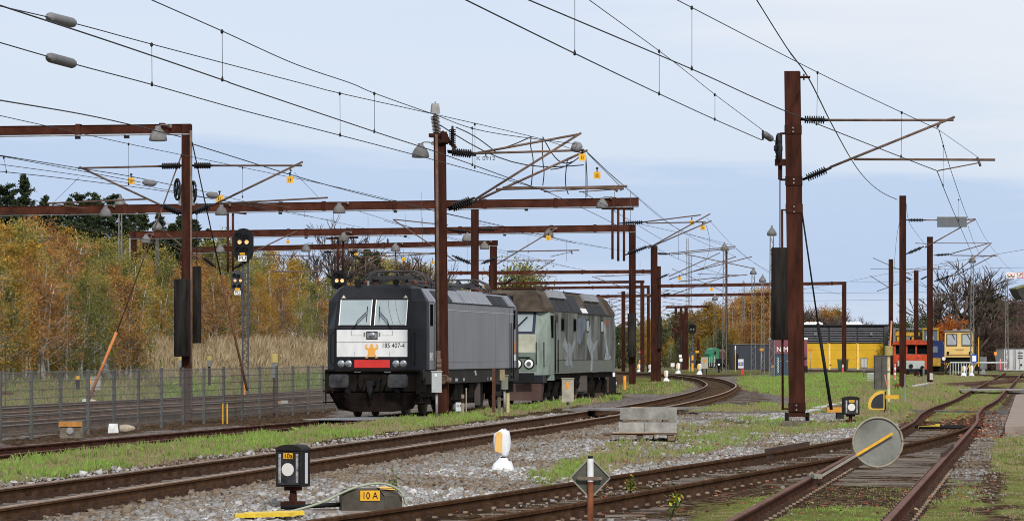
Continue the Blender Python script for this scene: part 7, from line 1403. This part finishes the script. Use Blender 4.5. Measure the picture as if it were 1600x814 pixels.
# ---- pallet with concrete troughs
r0 = W(1000, 691); kz = r0.y / F; r = thing('wooden_pallet', 'mossy broken wooden pallet in the grass under the concrete troughs', 'pallet', r0 + Vector((0, 0, .04)), -.03)
def X_(px): return (px - 1000) * kz
PAL = mat('pallet_wood', (.12, .085, .06), .9, .35, 3, stretch=(1, 8, 8), col2=(.24, .175, .13)); mb = MB()
for i in range(6): MB().box((X_(1000), -.25 + i * .2, .135), (1.53 - .03 * (i % 3), .15, .028), 0, .0).build('deck_board', [PAL], r)
for x in (948, 1000, 1048): MB().box((X_(x), .22, .06), (.13, 1.05, .10)).build('bearer', [PAL], r)
MB().box((X_(990), -.34, .17), (.85, .10, .03), 0, .05).build('loose_board', [mat('board_pale', (.34, .25, .19), .8, .2, 4)], r)
def trough(label, x0, x1, z0, h, split):
    t = thing('concrete_trough', label, 'concrete trough', Vector((r0.x + X_((x0 + x1) / 2), r0.y + .2, z0)), -.03); w = X_(x1) - X_(x0)
    MB().mm((-w / 2, -.30, 0), (w / 2, -.22, h)).mm((-w / 2, .22, 0), (w / 2, .30, h)).mm((-w / 2 + .002, -.219, 0), (w / 2 - .002, .219, .06)).mm((-w / 2 + .001, -.2195, .06), (-w / 2 + .08, .2195, h - .004)).build('shell', [CONC], t)
    if split: MB().mm((-w * .06, -.304, .01), (-w * .06 + .008, -.299, h - .01)).build('joint', [DCONC], t)
trough('upper grey concrete trough stacked on wooden battens', 969, 1058, .20 + .26, .225, False); trough('lower grey concrete trough lying on the pallet', 967.5, 1057.5, .195, .215, True)
for x in (977, 1040): tag(MB().box((0, 0, 0), (.12, .6, .04)).build('batten', [PAL], None, loc=(0, 0, 0)), 'short wooden batten between the two concrete troughs', 'batten', 'battens between the troughs').location = (r0.x + X_(x), r0.y + .2, .435)
mb = MB().box((-.05, .0, 0), (.26, .3, .02), 0, .1); o = mb.build('wood_offcut', [MATS['board_pale']], None); o.location = (r0.x + X_(998), r0.y + .1, .70); tag(o, 'loose brown board lying on top of the upper concrete trough', 'board')
# ---- crossing boards and ducts
o = MB().bar(W(922, 640, .20), W(1060, 637, .20), 1.9, .05).build('crossing_board', [mat('board_grey', (.17, .165, .155), .85, .3, 3)], None, loc=W(990, 638)); tag(o, 'grey foot crossing board laid across the curved running line', 'crossing')
o = MB().bar(W(1480, 609.5, .16), W(1610, 608, .16), 2.6, .05).build('crossing_slab', [mat('slab_grey', (.20, .195, .185), .85, .3, 2)], None, loc=W(1540, 609)); tag(o, 'grey crossing slab across the straight track before the far switches', 'crossing')
o = MB().bar(W(1382, 642, .03), W(1580, 644.5, .03), .35, .10).build('cable_duct', [mat('duct_grey', (.16, .16, .15), .85, .3, 3)], None, loc=W(1480, 643)); tag(o, 'grey cable duct running across under the straight track', 'cable duct')
a, b = W(1571, 672, .1), W(1588, 620, .1); o = MB().bar(a + Vector((1.5, 0, 0)), b + Vector((1.5, 0, 0)), 3.0, .18).build('platform_slab', [mat('platform_concrete', (.26, .205, .17), .9, .25, 2, bump=.2)], None, loc=a); o['label'] = 'low weathered concrete platform at the right edge beside the straight track'; o['category'] = 'platform'
for i, (a, b) in enumerate((((1190, 658), (1250, 648)), ((1252, 645), (1275, 640)), ((1278, 637), (1342, 625)), ((1428, 603), (1456, 598)))):
    p, q = W(*a, .02), W(*b, .02); o = MB().bar(p, q, .35, .06).build('duct_cover', [mat('cover_pale', (.46, .46, .47), .8, .15, 2)], None, loc=p); tag(o, ['pale cable duct cover passing behind the footing of the tallest mast', 'pale cable duct cover just right of the tallest mast', 'pale cable duct cover leading to the yellow framed sign', 'pale cable duct cover right of the mast with the sign board'][i], 'duct cover')
o = MB().bar(W(522, 655.5, -.08), W(636, 650.5, -.08), 1.9, .02).build('drip_tray', [mat('tray_grey', (.24, .25, .26), .4, .2, 3, metal=.3)], None, loc=W(578, 653, -.08)); tag(o, 'grey drip tray between the rails under the grey locomotive nose', 'tray')
# ---- cabinets and boxes
def cabinet(label, x0, x1, y0, y1, D, m, yb=None, extra=(), depth=.3, name='cabinet', seam=False):
    k_ = D / F; b = A((x0 + x1) / 2, yb or y1, D); r = thing(name, label, 'cabinet', b); w = (x1 - x0) * k_ / 2; z0, z1 = ((yb or y1) - y1) * k_, ((yb or y1) - y0) * k_
    MB().mm((-w, 0, z0), (w, depth, z1)).build('body', [m], r); MB().mm((-w - .02, -.02, z1 + .002), (w + .02, depth + .02, z1 + .03)).build('lid', [m], r)
    if seam: MB().mm((-.006, -.006, z0 + .02), (.006, -.001, z1 - .02)).build('door_seam', [BLACK], r)
    if yb: MB().tube([(0, depth / 2, -.05), (0, depth / 2, z0)], .035, 6).build('leg', [GALV], r)
    for (px0, px1, py0, py1, mm_) in extra:
        MB().mm(((px0 - (x0 + x1) / 2) * k_, -.012, ((yb or y1) - py1) * k_), ((px1 - (x0 + x1) / 2) * k_, -.002, ((yb or y1) - py0) * k_)).build('mark', [mm_], r)
    return r
cabinet('pale grey box with a white knob on a post before the locomotive mast', 674.5, 690, 581, 613, 106, mat('box_pale', (.40, .42, .42), .5, .15, 3), 652, [(679, 683, 584, 588, WHITE)], .28)
cabinet('olive grey cabinet on a post beside a rusty stake at the grey locomotive tail', 783, 794, 587, 608, 107, mat('cab_olive', (.19, .20, .16), .6, .2, 3), 640, [], .25)
r = thing('relay_post', 'rusty post carrying dark relay boxes beside the tail of the grey locomotive', 'post', A(774, 644, 106)); k_ = 106 / F; MB().mm((-.09, 0, 0), (.0, .1, 69 * k_)).build('post', [mat('post_orange_rust', (.17, .065, .025), .8, .5, 3, col2=(.10, .06, .045))], r); MB().mm((.0, .02, 26 * k_), (.17, .2, 66 * k_)).build('relay_box', [SOLE], r); MB().mm((.12, -.03, 50 * k_), (.26, .2, 67 * k_)).build('side_box', [mat('box_tan', (.26, .21, .13), .7, .3, 3)], r); MB().mm((.02, -.01, 34 * k_), (.14, .02, 44 * k_)).build('meter_window', [GLASSD], r); MB().mm((.06, .02, 0), (.15, .12, 24 * k_)).build('foot', [DCONC], r)
staff('short pale yellow stake with a side arm before the tail of the grey locomotive', 793.5, 614, 641, 108, mat('stake_cream', (.42, .36, .20), .7, .2), .05)
r = thing('small_marker', 'small white slotted marker plate in the grass before the grey locomotive', 'marker', A(717, 645, 108)); k_ = 108 / F; MB().mm((-.09, 0, .05), (.09, .03, .30)).build('plate', [mat('marker_white', (.5, .53, .55), .5, .1)], r)
mb = MB()
for x in (-.05, 0, .05): mb.mm((x - .01, -.006, .17), (x + .01, -.001, .23))
mb.build('slots', [BLACK], r)
staff('stub post with a rusty collar beside the slotted marker plate', 723, 616, 645, 108, mat('stub_tan', (.27, .22, .16), .7, .3), .045, [(.55, .8, RUST)]); staff('thin pale rod standing before the grey locomotive wheels', 728.5, 606, 646, 108, mat('rod_pale', (.30, .27, .22), .7), .02)
cabinet('beige cabinet with an orange strip in front of the patterned locomotive', 878, 896.5, 592, 628, 116, CABB, 638, [(884.5, 888.5, 597, 607, ORA)], .35, seam=False)
r = thing('lamp_on_post', 'small bagged orange lamp at the tail of the patterned locomotive', 'lamp', A(957, 617, 152)); MB().mm((-.35, 0, 0), (.35, .3, .10)).box((0, .1, .4), (.28, .2, .65)).build('stand', [BLACK], r)
staff('tilted looking orange marker stake at the tail of the patterned locomotive', 976, 587, 607, 180, ORA, .075)
cabinet('tall olive grey double cabinet beside the yellow framed sign', 1367, 1389.5, 556, 608, 138, CABD, None, [(1377.6, 1378.4, 558, 606, BLACK)], .4)
r = thing('capped_post', 'cream and orange post with a drum shaped yellow cap beside the olive cabinet', 'post', A(1388.5, 625, 118)); k_ = 118 / F; MB().cyl((0, 0, -.05), (0, 0, 70 * k_), .05, 10).build('shaft', [mat('shaft_cream', (.55, .45, .26), .6, .25, 5)], r); MB().cyl((0, 0, 70 * k_), (0, 0, 85 * k_), .125, 16).build('cap', [mat('cap_straw', (.42, .33, .11), .6, .15)], r); MB().cyl((0, 0, 44 * k_), (0, 0, 46 * k_), .07, 10).build('collar', [DGALV], r); MB().tube([(-.03, .05, 20 * k_), (.12, .3, 124 * k_)], .028, 6).build('slanted_stay', [mat('stay_orange', (.5, .2, .10), .6, .2)], r); MB().tube([(.0, .0, 8 * k_), (-.12, 0, 40 * k_)], .02, 6).build('orange_strut', [MATS['stay_orange']], r)
r = thing('stack_of_slabs', 'stack of thin grey slabs left of the olive cabinet', 'slabs', A(1361, 606, 215)); 
for i in range(7): MB().box((random.uniform(-.02, .02), 0, .06 + i * .125), (.48, .4, .075), 0, random.uniform(-.05, .05)).build('slab', [mat('slab_pale', (.36, .37, .37), .7, .2, 3)], r)
o = MB().bar(A(1358, 604, 205), A(1408, 601, 200), .12, .10).build('orange_beam', [mat('beam_orange', (.50, .12, .05), .6, .15)], None, loc=A(1358, 604, 205)); tag(o, 'low orange red bar lying in the grass behind the olive cabinet', 'bar')
# yellow framed sign
r = thing('framed_sign', 'yellow framed sign shaped like a half arch with a dark face', 'sign', A(1370, 640, 115)); k_ = 115 / F; arch = [(12 * k_, 0), (12 * k_, 30.5 * k_)] + [(12 * k_ - 26 * k_ * math.sin(R(a)) , 30.5 * k_ - 24 * k_ * (1 - math.cos(R(a)))) for a in range(10, 91, 10)] + [(-14 * k_, 3 * k_), (-11 * k_, 0)]
MB().prism([(a, b) for a, b in arch], 0, .06).build('frame', [mat('frame_yellow', (.55, .34, .05), .55, .15, 4)], r); inner = [(6 * k_ + (a - 6 * k_) * .74 + .0, 13 * k_ + (b - 14 * k_) * .74) for a, b in arch]; MB().prism(inner, -.012, .001).build('dark_face', [mat('face_charcoal', (.025, .027, .032), .5, .2, 5)], r)
MB().box((24 * k_, .05, 20 * k_), (22 * k_, .05, 6 * k_)).build('side_arm', [YEL], r); MB().tube([(13 * k_, .05, -.1), (13 * k_, .05, 28 * k_)], .03, 6).build('post', [BLACK], r)
# orange striped box at the stay foot
r = thing('striped_box', 'low dark box with a broad orange top at the foot of the stay', 'box', A(1306, 652, 102)); k_ = 102 / F; MB().mm((-13 * k_, .05, 8 * k_), (12 * k_, .5, 16 * k_)).build('orange_top', [mat('box_orange', (.58, .27, .04), .6, .15, 4)], r); MB().mm((2 * k_, .07, -.05), (13 * k_, .48, 8 * k_ - .002)).build('base', [SOLE], r); MB().mm((-11 * k_, .2, 16 * k_ + .002), (12 * k_, .5, 19 * k_)).build('lid', [DCONC], r)
# ================================================================ THE MESH FENCE AND THE THINGS BEHIND IT
def fence():
    a, b = Vector((-12.9, 80.0, 0)), Vector((-6.2, 136.0, 0)); n = 19; L_ = (b - a).length; r = thing('mesh_fence', 'long grey wire mesh fence with posts before the left tracks', 'fence', (a.x, a.y, -.27)); O = LOC[r.name]
    H = 1.66
    for i in range(n + 1):
        p = a.lerp(b, i / n) - Vector((O.x, O.y, 0)); MB().box((p.x, p.y, H / 2), (.075, .075, H), 0, -.12).build('fence_post', [mat('fence_grey', (.085, .085, .08), .7, .2, 4)], r)
        if i == n: break
        q = a.lerp(b, (i + 1) / n) - Vector((O.x, O.y, 0)); mb = MB()
        for j in range(8): z = .16 + j * .205; mb.bar((p.x, p.y, z), (q.x, q.y, z), .012, .016)
        m = 58
        for j in range(1, m): c = p.lerp(q, j / m); mb.add([(c.x - .0018, c.y, .12), (c.x + .0018, c.y, .12), (c.x + .0018, c.y, H - .03), (c.x - .0018, c.y, H - .03)], [(0, 1, 2, 3)])
        mb.build('mesh_panel', [mat('mesh_wire', (.13, .125, .12), .6, .2)], r)
fence()
def Wg(px, py): return W(px, py, -.27)
r = thing('track_box', 'dark trackside box with an orange lid and round badge inside the fence', 'box', Wg(113, 684)); MB().box((0, 0, .21), (.55, .45, .42)).build('body', [DCONC], r); MB().mm((-.3, -.26, .28), (.26, -.228, .40)).build('orange_lid', [mat('lid_orange', (.42, .19, .05), .7, .25)], r); MB().cyl((-.03, -.23, .18), (-.03, -.26, .18), .085, 14).build('badge', [GALV], r)
for px, py, l, s in ((186, 676, 'white covered trackside device with a pale tail near the fence posts', 1.0), (138, 630, 'small white covered device at the far left track', .8), (276, 616, 'white covered device at the far track behind the gantry post', .8)):
    r = thing('covered_device', l, 'cover', Wg(px, py)); MB().box((-.15, 0, .12 * s), (.28 * s, .3, .24 * s), 0, .1, .8).build('white_block', [mat('cover_white', (.62, .63, .63), .6, .25, 6)], r); MB().lathe((0.02, 0, .1 * s), (.42 * s, .02, .12 * s), [(0, .11 * s), (.4, .12 * s), (.9, .06 * s), (1, .02)], 10).build('tail', [mat('cover_tan', (.45, .38, .28), .7, .3, 6)], r)
def capped(label, px, yt, yb, D, cap): 
    b = A(px, yb, D); k_ = D / F; r = thing('capped_post', label, 'post', b); h = (yb - yt) * k_; MB().cyl((0, 0, -.1), (0, 0, h * .62), .06, 8).build('shaft', [RUST], r); MB().box((0, 0, h * .72), (.20, .18, h * .24)).build('box', [DGALV], r); MB().cyl((0, 0, h * .85), (0, 0, h), .13, 12).build('cap', [mat('cap_straw', (.42, .33, .11))], r)
capped('rusty post with straw yellow cap and grey box, left of the grey locomotive', 429, 552, 646, 128, 0); capped('short post with a straw yellow cap under the hanging counterweights', 327, 556, 598, 165, 0); capped('post with a straw yellow cap beside the left gantry post at the wood', 206, 556, 610, 190, 0); capped('short yellow capped post under the left counterweight', 283, 556, 600, 150, 0)
cabinet('beige trackside cabinet with a tan stripe behind the fence, left', 135.5, 157, 589, 609, 150, mat('cab_tan_grey', (.33, .31, .27), .7, .15), 618, [(140, 143, 592, 600, ORA)], .3); cabinet('tall narrow grey cabinet at the edge of the wood, left', 154, 169, 557, 582, 175, mat('cab_slate', (.16, .17, .175), .6, .15), None, [], .3)
staff('black post with a yellow top behind the fence at the left', 121.5, 587, 606, 150, BLACK, .08, [(.72, 1.0, YEL)])
staff('pair like yellow bar stand behind the fence below the main signal', 348, 630, 661, 112, YEL, .025); staff('yellow bar beside the other at the foot of the fence', 355, 630, 659, 112, YEL, .025)
r = thing('orange_foot', 'rusty orange post foot behind the fence at the left edge', 'post', Wg(8, 640)); MB().mm((-.02, 0, 0), (.02, .04, 2.4)).mm((-.3, 0, .55), (.3, .06, .65)).build('post', [mat('post_orange_rust', (.17,) * 3)], r)
r = thing('trackside_plate', 'orange and white plate at the tracks behind the fence, left of the locomotive', 'plate', Wg(436, 634)); MB().mm((-.2, 0, .05), (.05, .06, .2)).build('orange_plate', [mat('lid_orange', (.4,) * 3)], r); MB().mm((.06, 0, .08), (.35, .06, .22)).build('grey_plate', [CABG], r)
# roof corner of a shelter at the right edge
r = thing('shelter_roof', 'corner of a dark shelter roof at the right edge', 'shelter', A(1597, 470, 200)); k_ = 200 / F; MB().prism([(-9 * k_, 20 * k_), (12 * k_, 26 * k_), (12 * k_, 6 * k_), (2 * k_, 2 * k_), (-4 * k_, 9 * k_)], 0, 3).build('roof', [mat('roof_dark', (.05, .05, .045), .7, .2)], r); MB().prism([(-9.2 * k_, 20.5 * k_), (12 * k_, 27 * k_), (12 * k_, 24 * k_), (-9 * k_, 18 * k_)], -.05, 3.02).build('roof_edge', [mat('edge_moss', (.19, .19, .10), .8, .2)], r); MB().mm((8 * k_, .5, -(575 - 470) * k_), (10 * k_, .7, 4 * k_)).build('column', [RUST], r)
# yellow flowered weed and single stalks
def weed(label, px, py, h, m, n=14):
    b = W(px, py); r = thing('weed_plant', label, 'plant', b); rd = random.Random(int(px)); st = MB(); lf = MB()
    for i in range(4):
        a = rd.uniform(0, 6.28); q = Vector((math.cos(a) * .12 * h * 2, math.sin(a) * .1, h * rd.uniform(.6, 1))); st.tube([(0, 0, 0), q * .5 + Vector((0, 0, .05 * h)), q], [.008, .006, .003], 4)
        for j in range(n):
            c = q * rd.uniform(.35, 1.02) + Vector((rd.uniform(-.05, .05), rd.uniform(-.04, .04), rd.uniform(-.02, .02))); d = Vector((rd.uniform(-1, 1), rd.uniform(-1, 1), rd.uniform(-.3, 1))).normalized() * .035; e = Vector((d.z, d.x, d.y)) * .5; lf.add([c - d, c + e, c + d, c - e], [(0, 1, 2, 3)], 0 if rd.random() < .6 or m is None else 1)
    st.build('stem', [mat('stem_green', (.10, .12, .04), .8)], r); lf.build('leaves', [mat('weed_green', (.10, .15, .03), .7, .2), m or MATS['stem_green']], r)
weed('tall weed with yellow flowers right of the diamond sign', 1048, 812, .40, mat('flower_yellow', (.68, .55, .03), .6, .1)); weed('bushy grey green weed behind the turnout rail', 985, 770, .22, mat('flower_dull', (.45, .33, .06), .6, .1)); weed('dry stalk in the gravel right of the point machine', 622, 790, .42, mat('dry_stalk', (.16, .11, .06), .8), 4)
